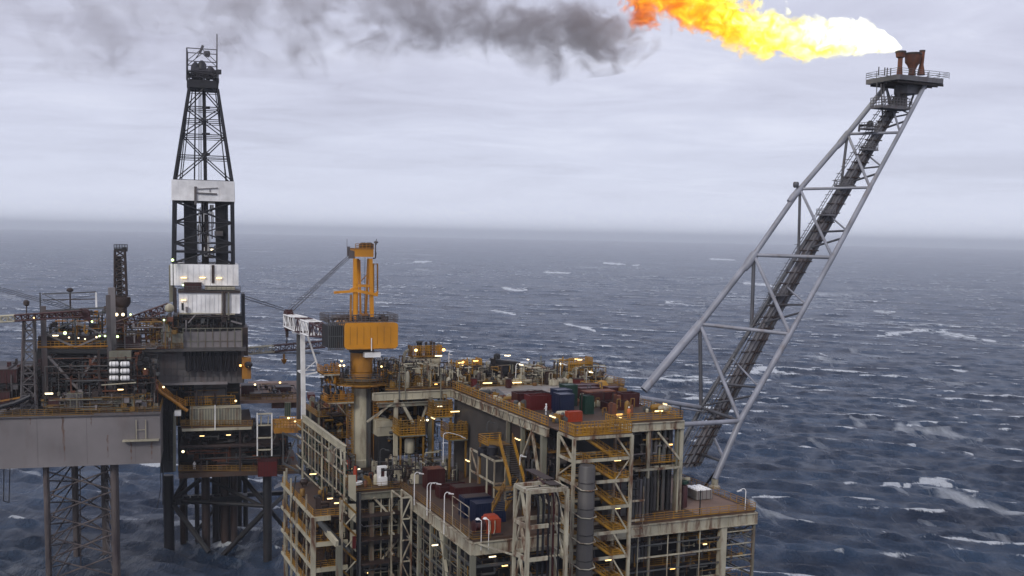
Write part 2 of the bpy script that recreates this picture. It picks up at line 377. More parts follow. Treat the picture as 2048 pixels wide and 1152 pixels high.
    for ri in sel:
        for a_ in azx: ext.append((r[ri] * math.sin(a_), r[ri] * math.cos(a_), -0.6))
    m = len(azx)
    for i in range(len(sel) - 1):
        for j in range(m - 1):
            o = base + i * m + j; extf.append((o, o + m, o + m + 1, o + 1))
    o0 = base + len(ext); ring = [(95 * math.sin(t), 95 * math.cos(t), -0.6) for t in np.linspace(0, 2 * math.pi, 73)[:-1]]
    ext += ring + [(0, 0, -0.6)]
    for i in range(72): extf.append((o0 + 72, o0 + (i + 1) % 72, o0 + i, o0 + i))
    extf = [f if f[3] != f[2] else (f[0], f[1], f[2]) for f in extf]
    me = bpy.data.meshes.new('sea')
    V = np.vstack([co, np.array(ext)]); nq = len(q)
    loops = np.concatenate([q.ravel(), np.array([i for f in extf for i in f])])
    starts = list(np.arange(nq) * 4); o = nq * 4; tot = [4] * nq
    for f in extf: starts.append(o); tot.append(len(f)); o += len(f)
    me.vertices.add(len(V)); me.vertices.foreach_set('co', V.ravel().astype(np.float32))
    me.loops.add(len(loops)); me.loops.foreach_set('vertex_index', loops.astype(np.int32))
    me.polygons.add(len(starts)); me.polygons.foreach_set('loop_start', np.array(starts, np.int32))
    try: me.polygons.foreach_set('loop_total', np.array(tot, np.int32))
    except Exception: pass
    me.polygons.foreach_set('use_smooth', np.ones(len(starts), bool))
    for nm, arr in (('foam', foam), ('trail', trail)):
        at = me.attributes.new(nm, 'FLOAT', 'POINT'); full = np.concatenate([arr.ravel(), np.zeros(len(ext))]); at.data.foreach_set('value', full.astype(np.float32))
    me.update(calc_edges=True); me.validate()
    ob = bpy.data.objects.new('sea', me); COL.objects.link(ob); tag(ob, kind='structure')
    # material
    m = bpy.data.materials.new('sea_water'); m.use_nodes = True; t = m.node_tree; b = t.nodes['Principled BSDF']; Lk = t.links.new
    def nn(ty, **k):
        n = t.nodes.new(ty)
        for a_, v_ in k.items(): setattr(n, a_, v_)
        return n
    tc = nn('ShaderNodeTexCoord')
    def noise(scale, sx, sy, rot, det=6, rough=.6, dist=0.0):
        mp = nn('ShaderNodeMapping'); mp.inputs['Scale'].default_value = (sx, sy, 1); mp.inputs['Rotation'].default_value = (0, 0, rot)
        Lk(tc.outputs['Object'], mp.inputs[0]); n = nn('ShaderNodeTexNoise'); n.inputs['Scale'].default_value = scale
        n.inputs['Detail'].default_value = det; n.inputs['Roughness'].default_value = rough; n.inputs['Distortion'].default_value = dist
        Lk(mp.outputs[0], n.inputs['Vector']); return n.outputs['Fac']
    def mt(op, a_, b_=None, clamp=False):
        n = nn('ShaderNodeMath', operation=op, use_clamp=clamp)
        for i, v_ in enumerate((a_, b_)):
            if v_ is None: continue
            if isinstance(v_, (int, float)): n.inputs[i].default_value = v_
            else: Lk(v_, n.inputs[i])
        return n.outputs[0]
    rot = wd
    ripple = noise(0.75, 1.0, 0.40, -rot, 8, 0.70, 0.4); chop = noise(0.24, 1.0, 0.40, -rot, 6, 0.62, 0.3)
    fn = noise(0.42, 1.5, 0.45, -rot, 9, 0.72, 0.8); fs = noise(0.12, 1.6, 0.32, -rot - 0.25, 8, 0.7, 0.5); fn2 = noise(0.05, 0.7, 1.4, -rot, 4, 0.6, 0.6)
    af = nn('ShaderNodeAttribute', attribute_name='foam'); at = nn('ShaderNodeAttribute', attribute_name='trail')
    # white caps: dense on crests, lacy in the wakes behind them
    cap = mt('MULTIPLY', mt('SUBTRACT', mt('ADD', mt('MULTIPLY', af.outputs['Fac'], 0.95), mt('MULTIPLY', fn, 2.1)), 1.55), 3.2, True)
    lace = mt('MULTIPLY', mt('SUBTRACT', mt('ADD', mt('MULTIPLY', at.outputs['Fac'], 0.42), mt('MULTIPLY', fs, 1.3)), 0.80), 2.4, True)
    lace = mt('MULTIPLY', lace, 0.62)
    fo = mt('MAXIMUM', cap, lace)
    mix = nn('ShaderNodeMix', data_type='RGBA')
    cr = nn('ShaderNodeValToRGB'); e = cr.color_ramp.elements
    e[0].position = 0.35; e[0].color = (0.010, 0.025, 0.058, 1); e[1].position = 0.7; e[1].color = (0.036, 0.078, 0.150, 1)
    Lk(fn2, cr.inputs[0]); Lk(cr.outputs[0], mix.inputs[6]); mix.inputs[7].default_value = (0.72, 0.76, 0.80, 1)
    Lk(fo, mix.inputs[0]); Lk(mix.outputs[2], b.inputs['Base Color'])
    ro = mt('ADD', 0.26, mt('MULTIPLY', fo, 0.5)); Lk(ro, b.inputs['Roughness'])
    b.inputs['IOR'].default_value = 1.33
    h = mt('ADD', mt('MULTIPLY', ripple, 1.35), mt('MULTIPLY', mt('SUBTRACT', 1.0, mt('ABSOLUTE', mt('SUBTRACT', mt('MULTIPLY', chop, 2.6), 1.3))), 0.85))
    bp = nn('ShaderNodeBump'); bp.inputs['Strength'].default_value = 1.0; bp.inputs['Distance'].default_value = 1.9
    Lk(h, bp.inputs['Height']); Lk(bp.outputs[0], b.inputs['Normal'])
    me.materials.append(m)
build_sea()
# ================================================================== FLAME, SMOKE, HAZE
def vol_mat(name):
    m = bpy.data.materials.new(name); m.use_nodes = True; t = m.node_tree; t.nodes.clear()
    out = t.nodes.new('ShaderNodeOutputMaterial'); pv = t.nodes.new('ShaderNodeVolumePrincipled'); t.links.new(pv.outputs[0], out.inputs['Volume'])
    def mt(op, a_, b_=None, clamp=False, c_=None):
        n = t.nodes.new('ShaderNodeMath'); n.operation = op; n.use_clamp = clamp
        for i, v_ in enumerate((a_, b_, c_)):
            if v_ is None: continue
            if isinstance(v_, (int, float)): n.inputs[i].default_value = v_
            else: t.links.new(v_, n.inputs[i])
        return n.outputs[0]
    tc = t.nodes.new('ShaderNodeTexCoord')
    def noise(scale, sc=(1, 1, 1), det=4, rough=.55, dist=0., off=(0, 0, 0)):
        mp = t.nodes.new('ShaderNodeMapping'); mp.inputs['Scale'].default_value = sc; mp.inputs['Location'].default_value = off
        t.links.new(tc.outputs['Object'], mp.inputs[0]); n = t.nodes.new('ShaderNodeTexNoise'); n.inputs['Scale'].default_value = scale
        n.inputs['Detail'].default_value = det; n.inputs['Roughness'].default_value = rough; n.inputs['Distortion'].default_value = dist
        t.links.new(mp.outputs[0], n.inputs['Vector']); return n.outputs['Fac']
    return m, t, pv, mt, noise, tc

def tube_hull(pts, n=16):
    """closed hull round a path of (point, radius)"""
    mb = MB(); o = 0
    for p, r in pts:
        for i in range(n):
            an = 2 * math.pi * i / n; mb.v.append(Vector(p) + Vector((0, math.cos(an), math.sin(an))) * r)
    for k in range(len(pts) - 1):
        for i in range(n):
            j = (i + 1) % n; mb.f.append([k * n + i, k * n + j, (k + 1) * n + j, (k + 1) * n + i]); mb.sm.append(True)
    mb.f.append(list(range(n))[::-1]); mb.sm.append(False); m = len(pts) - 1
    mb.f.append([m * n + i for i in range(n)]); mb.sm.append(False)
    mb.f = [f[::-1] for f in mb.f]      # outward, as volumes need
    return mb

FY = 204.0
def centre_nodes(t, mt, x, coefs):
    """polynomial of x (Horner)"""
    r = coefs[0]
    acc = None
    for c in coefs:
        if acc is None: acc = mt('MULTIPLY', x, c) if False else c
        else:
            if isinstance(acc, (int, float)): acc = mt('ADD', mt('MULTIPLY', x, acc), c)
            else: acc = mt('ADD', mt('MULTIPLY', acc, x), c)
    return acc

def curve(t, mt, u, xs, vs):
    """value table over u in 0..1 (linear between stops)"""
    lo, hi = min(vs), max(vs); r = t.nodes.new('ShaderNodeValToRGB'); e = r.color_ramp.elements; X = xs[-1]
    e[0].position = 0; e[1].position = 1
    for k, (x, v) in enumerate(zip(xs, vs)):
        g = (v - lo) / (hi - lo)
        q = e[0] if k == 0 else e[-1] if k == len(xs) - 1 else e.new(x / X)
        q.color = (g, g, g, 1)
    t.links.new(u, r.inputs[0]); return mt('ADD', mt('MULTIPLY', r.outputs[0], hi - lo), lo)

def build_flame():
    # centre line and half-height of the flame: (x, y centre, half height) measured in the frame, on the plane Y = FY
    prof = [(1804, 96, 3), (1790, 92, 17), (1765, 84, 32), (1730, 78, 42), (1680, 77, 46), (1620, 75, 47), (1560, 67, 53), (1500, 58, 58), (1450, 40, 56), (1400, 18, 50), (1350, 10, 60), (1300, 4, 62), (1262, -2, 60), (1235, -8, 50)]
    base = onY(1804, 96, FY)
    pts = []; xs = []; cs = []; rs_ = []
    for (x, y, h) in prof:
        p = onY(x, y, FY); rr = (onY(x, y - h, FY) - p).length
        pts.append((p, rr * 1.4 + .25)); xs.append(base.x - p.x); cs.append(p.z - base.z); rs_.append(rr)
    hull = tube_hull(pts, 18)
    m, t, pv, mt, noise, tc = vol_mat('flame_gas')
    XL = float(xs[-1])
    sep = t.nodes.new('ShaderNodeSeparateXYZ'); t.links.new(tc.outputs['Object'], sep.inputs[0])
    x = mt('MULTIPLY', sep.outputs[0], -1.0); y = sep.outputs[1]; z = sep.outputs[2]
    un = mt('DIVIDE', x, XL); c = curve(t, mt, un, xs, cs); R = curve(t, mt, un, xs, rs_)
    dz = mt('SUBTRACT', z, c); rad = mt('SQRT', mt('ADD', mt('MULTIPLY', dz, dz), mt('MULTIPLY', y, y)))
    q = mt('DIVIDE', rad, R)                                   # 0 centre .. 1 edge
    u = mt('DIVIDE', x, 56.0)                                  # 0 tip .. 1 far end
    big = noise(0.15, (1, 1, 1), 2, .5, 0.5, (1.3, 0, 4)); fine = noise(0.42, (0.8, 1, 1.0), 5, .62, 0.9, (3, 1, 5))
    nz = mt('ADD', mt('MULTIPLY', mt('SUBTRACT', big, .5), 2.3), mt('MULTIPLY', mt('SUBTRACT', fine, .5), 2.2))
    body = mt('ADD', mt('SUBTRACT', 0.80, q), mt('MULTIPLY', nz, mt('ADD', 0.20, mt('MULTIPLY', u, 1.15))))
    body = mt('SUBTRACT', body, mt('ADD', mt('MULTIPLY', mt('SUBTRACT', u, 0.60, True), 0.9), mt('MULTIPLY', mt('SUBTRACT', u, 0.86, True), 7.0)))
    dens = mt('MULTIPLY', body, 3.4, True)
    t.links.new(mt('MULTIPLY', dens, 0.9), pv.inputs['Density'])
    pv.inputs['Color'].default_value = (0.02, 0.02, 0.02, 1)
    # heat: white near the tip, then yellow, orange and red at the ragged end
    heat = mt('ADD', mt('SUBTRACT', 1.10, mt('MULTIPLY', u, 1.08)), mt('ADD', mt('MULTIPLY', mt('SUBTRACT', fine, .5), 1.5), mt('MULTIPLY', body, 0.22)))
    heat = mt('SUBTRACT', heat, mt('MULTIPLY', mt('MULTIPLY', mt('DIVIDE', dz, R), -1.0, True), 0.22))
    ramp = t.nodes.new('ShaderNodeValToRGB'); e = ramp.color_ramp.elements
    e[0].position = 0.0; e[0].color = (0.35, 0.07, 0.02, 1); e[1].position = 1.0; e[1].color = (1, 0.98, 0.80, 1)
    for pos, col in ((.18, (0.80, 0.16, 0.01, 1)), (.36, (1.0, 0.36, 0.01, 1)), (.54, (1, 0.68, 0.02, 1)), (.7, (1, 0.86, 0.10, 1)), (.84, (1, 0.96, 0.50, 1))):
        q_ = e.new(pos); q_.color = col
    t.links.new(heat, ramp.inputs[0]); t.links.new(ramp.outputs[0], pv.inputs['Emission Color'])
    es = mt('MULTIPLY', dens, mt('ADD', 0.95, mt('MULTIPLY', mt('MULTIPLY', heat, heat), 0.75)))
    t.links.new(mt('MULTIPLY', es, 1.1), pv.inputs['Emission Strength'])
    o = mobj('flame', hull, m, base=base)
    tag(o, 'long bright white and orange gas flame blowing left from the flare boom', 'flame')
def build_smoke():
    # dark lumps drift left from the flame's end, thinning as they go: (x, y, half height)
    prof = [(1345, 60, 30), (1300, 65, 62), (1230, 55, 85), (1150, 50, 100), (1060, 60, 105), (960, 50, 100), (860, 30, 115), (740, 25, 140), (600, 20, 150), (460, 5, 140), (300, 10, 130), (120, 40, 140), (-60, 50, 150), (-240, 30, 150)]
    SYm = FY + 4
    base = onY(1345, 60, SYm); pts = []; xs = []; cs = []; rs_ = []
    for (x, y, h) in prof:
        p = onY(x, y, SYm); rr = (onY(x, y - h, SYm) - p).length
        pts.append((p, rr * 1.15)); xs.append(base.x - p.x); cs.append(p.z - base.z); rs_.append(rr)
    hull = tube_hull(pts, 18)
    m, t, pv, mt, noise, tc = vol_mat('smoke_gas')
    XL = float(xs[-1])
    sep = t.nodes.new('ShaderNodeSeparateXYZ'); t.links.new(tc.outputs['Object'], sep.inputs[0])
    x = mt('MULTIPLY', sep.outputs[0], -1.0); y = sep.outputs[1]; z = sep.outputs[2]
    un = mt('DIVIDE', x, XL); c = curve(t, mt, un, xs, cs); R = curve(t, mt, un, xs, rs_)
    dz = mt('SUBTRACT', z, c); rad = mt('SQRT', mt('ADD', mt('MULTIPLY', dz, dz), mt('MULTIPLY', y, y)))
    q = mt('DIVIDE', rad, R); u = mt('DIVIDE', x, float(xs[-1]))
    big = noise(0.055, (1, 1, 1.2), 2, .5, 0.6, (2.2, 4, 1)); fine = noise(0.17, (0.9, 1, 1.1), 7, .6, 1.3, (7, 2, 1))
    nz = mt('ADD', mt('MULTIPLY', mt('SUBTRACT', big, .5), 2.6), mt('MULTIPLY', mt('SUBTRACT', fine, .5), 2.8))
    body = mt('ADD', mt('SUBTRACT', 0.46, mt('MULTIPLY', q, 0.75)), mt('MULTIPLY', nz, 0.95))
    dens = mt('POWER', mt('MULTIPLY', body, 1.7, True), 1.7)
    thin = mt('ADD', mt('MULTIPLY', mt('SUBTRACT', 1.0, u, True), 0.20), mt('MULTIPLY', mt('POWER', mt('SUBTRACT', 1.0, mt('MULTIPLY', u, 2.4), True), 1.6), 0.17))
    t.links.new(mt('MULTIPLY', dens, thin), pv.inputs['Density'])
    pv.inputs['Color'].default_value = (0.55, 0.51, 0.51, 1); pv.inputs['Anisotropy'].default_value = 0.2
    o = mobj('smoke', hull, m, base=base)
    tag(o, 'dark grey smoke trailing left from the end of the flame across the sky', 'smoke', kind='stuff')
def build_haze():
    mb = MB(); mb.hexa([Vector(p) for p in ((-30000, -30000, -3.5), (30000, -30000, -3.5), (30000, 30000, -3.5), (-30000, 30000, -3.5), (-30000, -30000, 185), (30000, -30000, 185), (30000, 30000, 185), (-30000, 30000, 185))])
    m = bpy.data.materials.new('haze_air'); m.use_nodes = True; t = m.node_tree; t.nodes.clear()
    out = t.nodes.new('ShaderNodeOutputMaterial'); pv = t.nodes.new('ShaderNodeVolumePrincipled'); t.links.new(pv.outputs[0], out.inputs['Volume'])
    pv.inputs['Color'].default_value = (0.92, 0.96, 1.0, 1); pv.inputs['Density'].default_value = 0.00012; pv.inputs['Anisotropy'].default_value = 0.3
    o = mobj('haze', mb, m); tag(o, kind='stuff'); o['label'] = 'thin sea haze that pales the far water'; o['category'] = 'haze'
build_flame(); build_smoke(); build_haze()
# ================================================================== MAIN PRODUCTION PLATFORM
ZL, ZU = 34.0, 48.2
def pbox(mb, x0, y0, x1, y1, a0, a1):
    """box whose front face lies on the plane a = a0 between two surveyed corners"""
    p = ab(ona(x0, (y0 + y1) / 2, a0)); q = ab(ona(x1, (y0 + y1) / 2, a0)); xm = (x0 + x1) / 2
    zt = ona(xm, y0, a0).z; zb = ona(xm, y1, a0).z
    mb.gbox(a0, a1, p[1], q[1], zb, zt)
def P_(parent, name, mb, mat, label=None):
    if isinstance(mb, MM): return emit_bag(parent, mb, MT[mat])
    if name == 'railing':
        for m in split_marks(mb): o = mobj(name, m, MT[mat], parent)
        return o
    o = mobj(name, mb, MT[mat], parent)
    if label: o['label'] = label
    return o
def strip(parent, p, d=None, L=1.3, mat='lamp', r=0.085, name='strip_lamp'):
    mb = MB(); d = Vector(d) if d is not None else EB; p = Vector(p)
    mb.beam(p - d * L / 2, p + d * L / 2, r * 2.0); mb2 = MB(); mb2.beam(p - d * (L / 2 + .05) + Vector((0, 0, .14)), p + d * (L / 2 + .05) + Vector((0, 0, .14)), .26, .08)
    o = P_(parent, name, mb, mat); h = mobj('lamp_housing', mb2, MT['pale'], o); return o
def bulb(parent, p, r=0.16, mat='lampw', name='floodlight'):
    mb = MB(); mb.lathe(Vector(p) - Vector((0, 0, r)), [(0.3 * r, 0), (r, .5 * r), (r, 1.4 * r), (0.3 * r, 2 * r)], 8)
    o = P_(parent, name, mb, mat); m2 = MB(); m2.lathe(Vector(p) + Vector((0, 0, r)), [(r * 1.2, 0), (r * .8, r * .6)], 8); mobj('lamp_housing', m2, MT['dark'], o); return o
def clutter(mbs, a0, a1, b0, b1, z0, z1, n, rs, rmin=.06, rmax=.28, vert=.4):
    """process pipework between two decks: runs with elbows, shared out over several colours"""
    for i in range(n):
        mb = mbs[rs.randrange(len(mbs))].new('pipe'); r = rs.uniform(rmin, rmax) * rs.uniform(.5, 1)
        a, b, z = rs.uniform(a0, a1), rs.uniform(b0, b1), rs.uniform(z0 + .3, z1 - .3)
        pts = [(a, b, z)]
        ax = 2 if rs.random() < vert else rs.randrange(2)
        for k in range(rs.choice((1, 2, 3))):
            a, b, z = pts[-1]
            if ax == 2: z = min(z1, max(z0, z + rs.uniform(-3.2, 3.2)))
            elif ax == 0: a = min(a1, max(a0, a + rs.uniform(-4, 4)))
            else: b = min(b1, max(b0, b + rs.uniform(-4, 4)))
            pts.append((a, b, z)); ax = rs.choice([q for q in (0, 1, 2) if q != ax])
        mb.path([G(*q) for q in pts], r, 6)
        if rs.random() < .45:
            c = G(*pts[0]); mb.lathe(c - Vector((0, 0, .25)), [(r * 1.9, 0), (r * 1.9, .16), (r * 1.1, .2), (r * 1.1, .4), (r * 1.7, .44), (r * 1.7, .52)], 7)
def equip(mbs, a0, a1, b0, b1, z, n, rs, hmax=1.6):
    """skids, pumps, cabinets and small vessels standing on a deck"""
    for i in range(n):
        k = rs.random(); mb = mbs[rs.randrange(len(mbs))].new('cabinet' if k < .35 else 'upright_vessel' if k < .65 else 'flat_vessel' if k < .8 else 'valve_stand'); a, b = rs.uniform(a0, a1), rs.uniform(b0, b1)
        h = rs.uniform(.5, hmax)
        if k < .35:
            w, d = rs.uniform(.4, 1.3), rs.uniform(.4, 1.3); mb.gbox(a, a + d, b, b + w, z + .12, z + h)
            mb.gbox(a + .1, a + d * .6, b + .08, b + w * .5, z + h, z + h + .22)
        elif k < .65:
            r = rs.uniform(.15, .5); mb.lathe(G(a, b, z), [(r * .8, 0), (r, .1), (r, h * .8), (r * .7, h * .93), (r * .2, h)], 9)
        elif k < .8:
            r = rs.uniform(.25, .5); L = rs.uniform(1, 2.4); mb.lathe(G(a, b, z + r + .3), [(r * .3, 0), (r * .9, .15), (r, .3), (r, L - .3), (r * .9, L - .15), (r * .3, L)], 9, axis=EB)
            mb.gbox(a - .2, a + .2, b + .3, b + .5, z, z + .5); mb.gbox(a - .2, a + .2, b + L - .5, b + L - .3, z, z + .5)
        else:
            h2 = h * 1.5; mb.tube(G(a, b, z), G(a, b, z + h2), .07); mb.tube(G(a, b, z + h2), G(a, b + .6, z + h2), .07); mb.tube(G(a, b + .6, z + h2), G(a, b + .6, z + h2 * .5), .07)
            mb.lathe(G(a, b, z + h * .6), [(.2, 0), (.2, .1), (.1, .14), (.1, .3), (.22, .34), (.22, .4)], 7)
rs = random.Random(11)

# ---------------------------------------------------------------- 1. lower deck structure
plat = thing('production_platform', 'white steel framed production platform carrying cargo on its open lower deck', 'oil platform', G(150, 70, 0))
d = MB()
d.gbox(128.7, 172, 51.7, 98.1, ZL - .35, ZL); P_(plat, 'lower_deck', d, 'deck')
d = MB(); d.gbox(160.2, 200, 43.2, 51.68, ZL - .35, ZL - .004); P_(plat, 'lower_deck', d, 'deck')
d = MB(); d.gbox(129.3, 156, 88.2, 97.6, ZL + .004, ZL + .03); P_(plat, 'landing_plate', d, 'deckp')
# edge girders
def girder(parent, p, q, h=1.7, mat='white', w=.35, web=1.6):
    mb = MB(); p = Vector(p); q = Vector(q); U = Vector((0, 0, 1)); c = U * h / 2
    mb.beam(p - U * .06, q - U * .06, w + .2, .12); mb.beam(p - U * (h - .06), q - U * (h - .06), w + .2, .12); mb.beam(p - c, q - c, .1, h - .24)
    L = (q - p).length; dd = (q - p).normalized(); n = int(L / web)
    for i in range(n + 1):
        s_ = p + dd * (L * i / max(1, n)) - c; mb.beam(s_ - U * (h / 2 - .12), s_ + U * (h / 2 - .12), .08 if i else .3, w * .85)
    return P_(parent, 'girder', mb, mat)
girder(plat, G(128.5, 51.5, ZL - .36), G(160.0, 51.5, ZL - .36), 1.75, 'white')
girder(plat, G(128.5, 51.7, ZL - .36), G(128.5, 75.5, ZL - .36), 1.75, 'white')
girder(plat, G(128.5, 76.0, ZL - .36), G(128.5, 98.3, ZL - .36), 1.75, 'white')
girder(plat, G(160.0, 43.2, ZL - .36), G(160.0, 51.3, ZL - .36), 1.1, 'pale')
girder(plat, G(128.5, 98.3, ZL - .36), G(156, 98.3, ZL - .36), 1.75, 'white')
# columns of the lower structure
for (a, b, w) in ((128.7, 51.7, .7), (128.7, 57.6, .45), (128.7, 69.6, .6), (128.9, 92.4, 1.05), (128.8, 98.1, .4), (128.8, 84.6, .35), (128.8, 79.5, .3),
                  (134, 51.7, .4), (139.5, 51.7, .55), (145.5, 51.7, .4), (151, 51.7, .5), (156, 51.7, .45), (160.2, 46.6, .75), (160.2, 43.4, .4), (160.2, 51.4, .55),
                  (150, 60, 1.0), (150, 78, 1.0), (150, 92, 1.0), (170, 45, .6), (182, 45, .6), (195, 45, .6), (142, 98.1, .4), (172, 70, 1.0), (172, 90, 1.0)):
    mb = MB(); mb.beam(G(a, b, 0 if w > .9 else 12), G(a, b, ZL - .36 - 1.75), w); P_(plat, 'column', mb, 'pale' if w < .9 else 'white')
# floors below
for z in (30.2, 26.3, 22.4, 18.5):
    d = MB(); d.gbox(131, 158, 54, 97, z - .2, z); d.gbox(158.2, 198, 44.5, 96, z - .2, z); P_(plat, 'lower_floor', d, 'brown')
    d = MB()
    for b in (51.7,): d.beam(G(128.7, b, z), G(158, b, z), .3, .42)
    d.beam(G(128.7, 51.7, z), G(128.7, 69.6, z), .3, .36); d.beam(G(128.7, 76, z + .2), G(128.7, 98.1, z + .2), .16, .2); d.beam(G(160.2, 43.4, z - .9), G(160.2, 51.4, z - .9), .35, .7)
    d.beam(G(128.8, 98.1, z + 1.5), G(150, 98.1, z + 1.5), .2); d.beam(G(128.8, 98.1, z - .4), G(150, 98.1, z - .4), .2)
    for b in (54, 60, 66, 84, 90, 96): d.beam(G(131, b, z - .3), G(158, b, z - .3), .2, .35)
    P_(plat, 'floor_beam', d, 'beam')
    r_ = MB(); r_.rail([G(160.3, 43.6, z - .5), G(160.3, 51.3, z - .5)]); r_.rail([G(131, 54, z), G(158, 54, z)]); r_.rail([G(131, 54, z), G(131, 69, z)]); r_.rail([G(131, 80, z), G(131, 97, z)])
    P_(plat, 'railing', r_, 'yellowd')
# open grid of pipes/rods at the right under the landing deck
d = MB()
for z in (31.0, 29.0, 27.1, 25.2, 23.3):
    d.beam(G(128.7, 92.9, z), G(128.7, 98.1, z), .13, .16); d.beam(G(128.8, 98.1, z + .5), G(140, 98.1, z), .13)
    d.beam(G(128.8, 92.9, z + .6), G(136, 98.1, z), .10)
for b in (77.5, 82.6, 88.2): d.tube(G(128.6, b, 33.2), G(128.6, b, 20), .09); 
d.beam(G(128.6, 77.5, 28.6), G(128.6, 92, 28.6), .18, .22); d.beam(G(128.6, 76, 24.6), G(128.6, 92, 24.6), .18, .22)
P_(plat, 'pipe_support', d, 'white')
for b_ in (44.6, 48.2, 49.6): mb = MB(); mb.beam(G(160.1, b_, 10), G(160.1, b_, 32.4), .16); P_(plat, 'post', mb, 'white')
for z in (31.2, 27.8, 24, 20.2): mb = MB(); mb.beam(G(160.1, 46.6, z), G(160.1, 51.3, z), .12, .16); P_(plat, 'rail_beam', mb, 'pale')
for k in range(10): mb = MB(); a_ = 131 + k * 2.9; mb.beam(G(a_, 51.45, 32), G(a_, 51.45, 20), .11); P_(plat, 'scaffold_pole', mb, 'white' if k % 2 else 'pale')
for z in (30.6, 28.6, 26.6, 24.6): mb = MB(); mb.beam(G(130, 51.4, z), G(159, 51.4, z), .09); P_(plat, 'scaffold_pole', mb, 'pale')
# diagonal braces
for p, q, w, m_ in ((G(160.1, 46.9, 32.8), G(160.1, 50.8, 28.3), .35, 'white'), (G(160.1, 46.9, 20.5), G(160.1, 51.2, 25.5), .3, 'white'), (G(128.6, 51.7, 22), G(128.6, 57.4, 18), .3, 'pale'), (G(141.5, 51.6, 32), G(133.5, 51.6, 17), .38, 'cream'),
                  (G(128.6, 57.8, 29), G(128.6, 63, 24.5), .2, 'pale'), (G(150, 60, 33), G(150, 78, 20), .6, 'pale'), (G(150, 92, 33), G(150, 78, 20), .6, 'pale'), (G(129.5, 98, 31.5), G(140, 98, 24), .2, 'white')):
    mb = MB(); mb.beam(p, q, w); P_(plat, 'brace', mb, m_)
# pipework between floors
dk = [MM() for _ in range(5)]
clutter(dk, 130, 157, 53.5, 97, 18.5, 33, 260, rs, .07, .3, .3); clutter(dk, 158, 197, 45, 60, 16, 33, 160, rs, .07, .28, .35)
clutter(dk, 128.9, 131.5, 77, 97.5, 18.5, 32.0, 60, rs, .06, .2, .25); clutter(dk, 128.9, 131, 52, 69, 18.5, 31, 40, rs, .06, .2, .3)
for mb, m_ in zip(dk, ('dark', 'beam', 'pipe', 'yellowd', 'dark')): P_(plat, 'pipework', mb, m_)
dk = [MM() for _ in range(3)]
for z in (30.2, 26.3, 22.4): equip(dk, 132, 156, 55, 96, z, 40, rs, 2.6); equip(dk, 161, 190, 45, 52, z, 16, rs, 2.4)
for mb, m_ in zip(dk, ('grey', 'dark', 'green')): P_(plat, 'equipment', mb, m_)
dk = [MM() for _ in range(3)]
clutter(dk, 128.9, 130.8, 77, 97.8, 20, 32.2, 70, rs, .035, .08, .45); clutter(dk, 129, 131.5, 52, 69, 20, 31.5, 60, rs, .035, .08, .45); clutter(dk, 131, 158, 51.9, 53.2, 20, 32, 110, rs, .035, .12, .35); clutter(dk, 160.4, 163, 43.6, 51, 20, 32.5, 60, rs, .035, .1, .5)
for mb, m_ in zip(dk, ('pale', 'beam', 'yellowd')): P_(plat, 'conduit', mb, m_)
for i, (z, b) in enumerate(((28.8, 52.2), (28.2, 52.6), (27.7, 53), (24.9, 52.2), (24.5, 52.6), (31.3, 52.3))):
    d = MB(); d.tube(G(129.5, b, z), G(157, b, z), .09, 6); P_(plat, 'long_pipe', d, 'beam' if i % 2 else 'pale')
# dark backing sheets paint the shade between decks and close the view through
d = MB(); d.gbox(134.5, 134.7, 77, 97, 12, 33.4); d.gbox(134.6, 157, 53.4, 53.6, 12, 33.0); d.gbox(163.5, 163.7, 44.4, 51, 12, 33.0); d.gbox(133.6, 133.8, 53.5, 75, 12, 33.0); P_(plat, 'shade_backing', d, 'black'); d = MB(); d.gbox(157.2, 157.5, 53.7, 96, 12, 33.4); d.gbox(131, 157, 75.0, 75.3, 12, 33.4); d.gbox(172, 172.3, 44.5, 60, 10, 33.0); P_(plat, 'shade_backing', d, 'dark')
# rails round the lower deck
r_ = MB(); r_.rail([G(160.1, 43.4, ZL), G(160.1, 51.4, ZL)]); r_.rail([G(160, 51.6, ZL), G(128.7, 51.6, ZL), G(128.7, 54.3, ZL)]); P_(plat, 'railing', r_, 'yellowd')
r_ = MB(); r_.rail([G(128.7, 77, ZL), G(128.7, 98.2, ZL), G(156, 98.2, ZL), G(156, 88, ZL)], r=.045); P_(plat, 'railing', r_, 'yellow')
r_ = MB(); r_.rail([G(160.1, 43.3, ZL), G(190, 43.3, ZL)]); P_(plat, 'railing', r_, 'yellowd')
for (x, y, a, L, m_) in ((705, 938, 168, 1.0, 'lamp'), (718, 938, 168, .35, 'lampw'), (703, 1023, 161, .9, 'lamp'), (716, 1022, 161, .3, 'lampw'), (717, 1106, 161, .35, 'lampw'), (985, 1113, 129.5, 1.0, 'lampw'), (1410, 1088, 129.5, .6, 'lamp'), (1345, 1137, 130, .8, 'lampo'), (740, 1145, 161, .9, 'lamp'),
                       (870, 1090, 140, .9, 'lampw'), (1010, 1131, 131, .9, 'lamp')):
    strip(plat, ona(x, y, a), EB, L, m_)

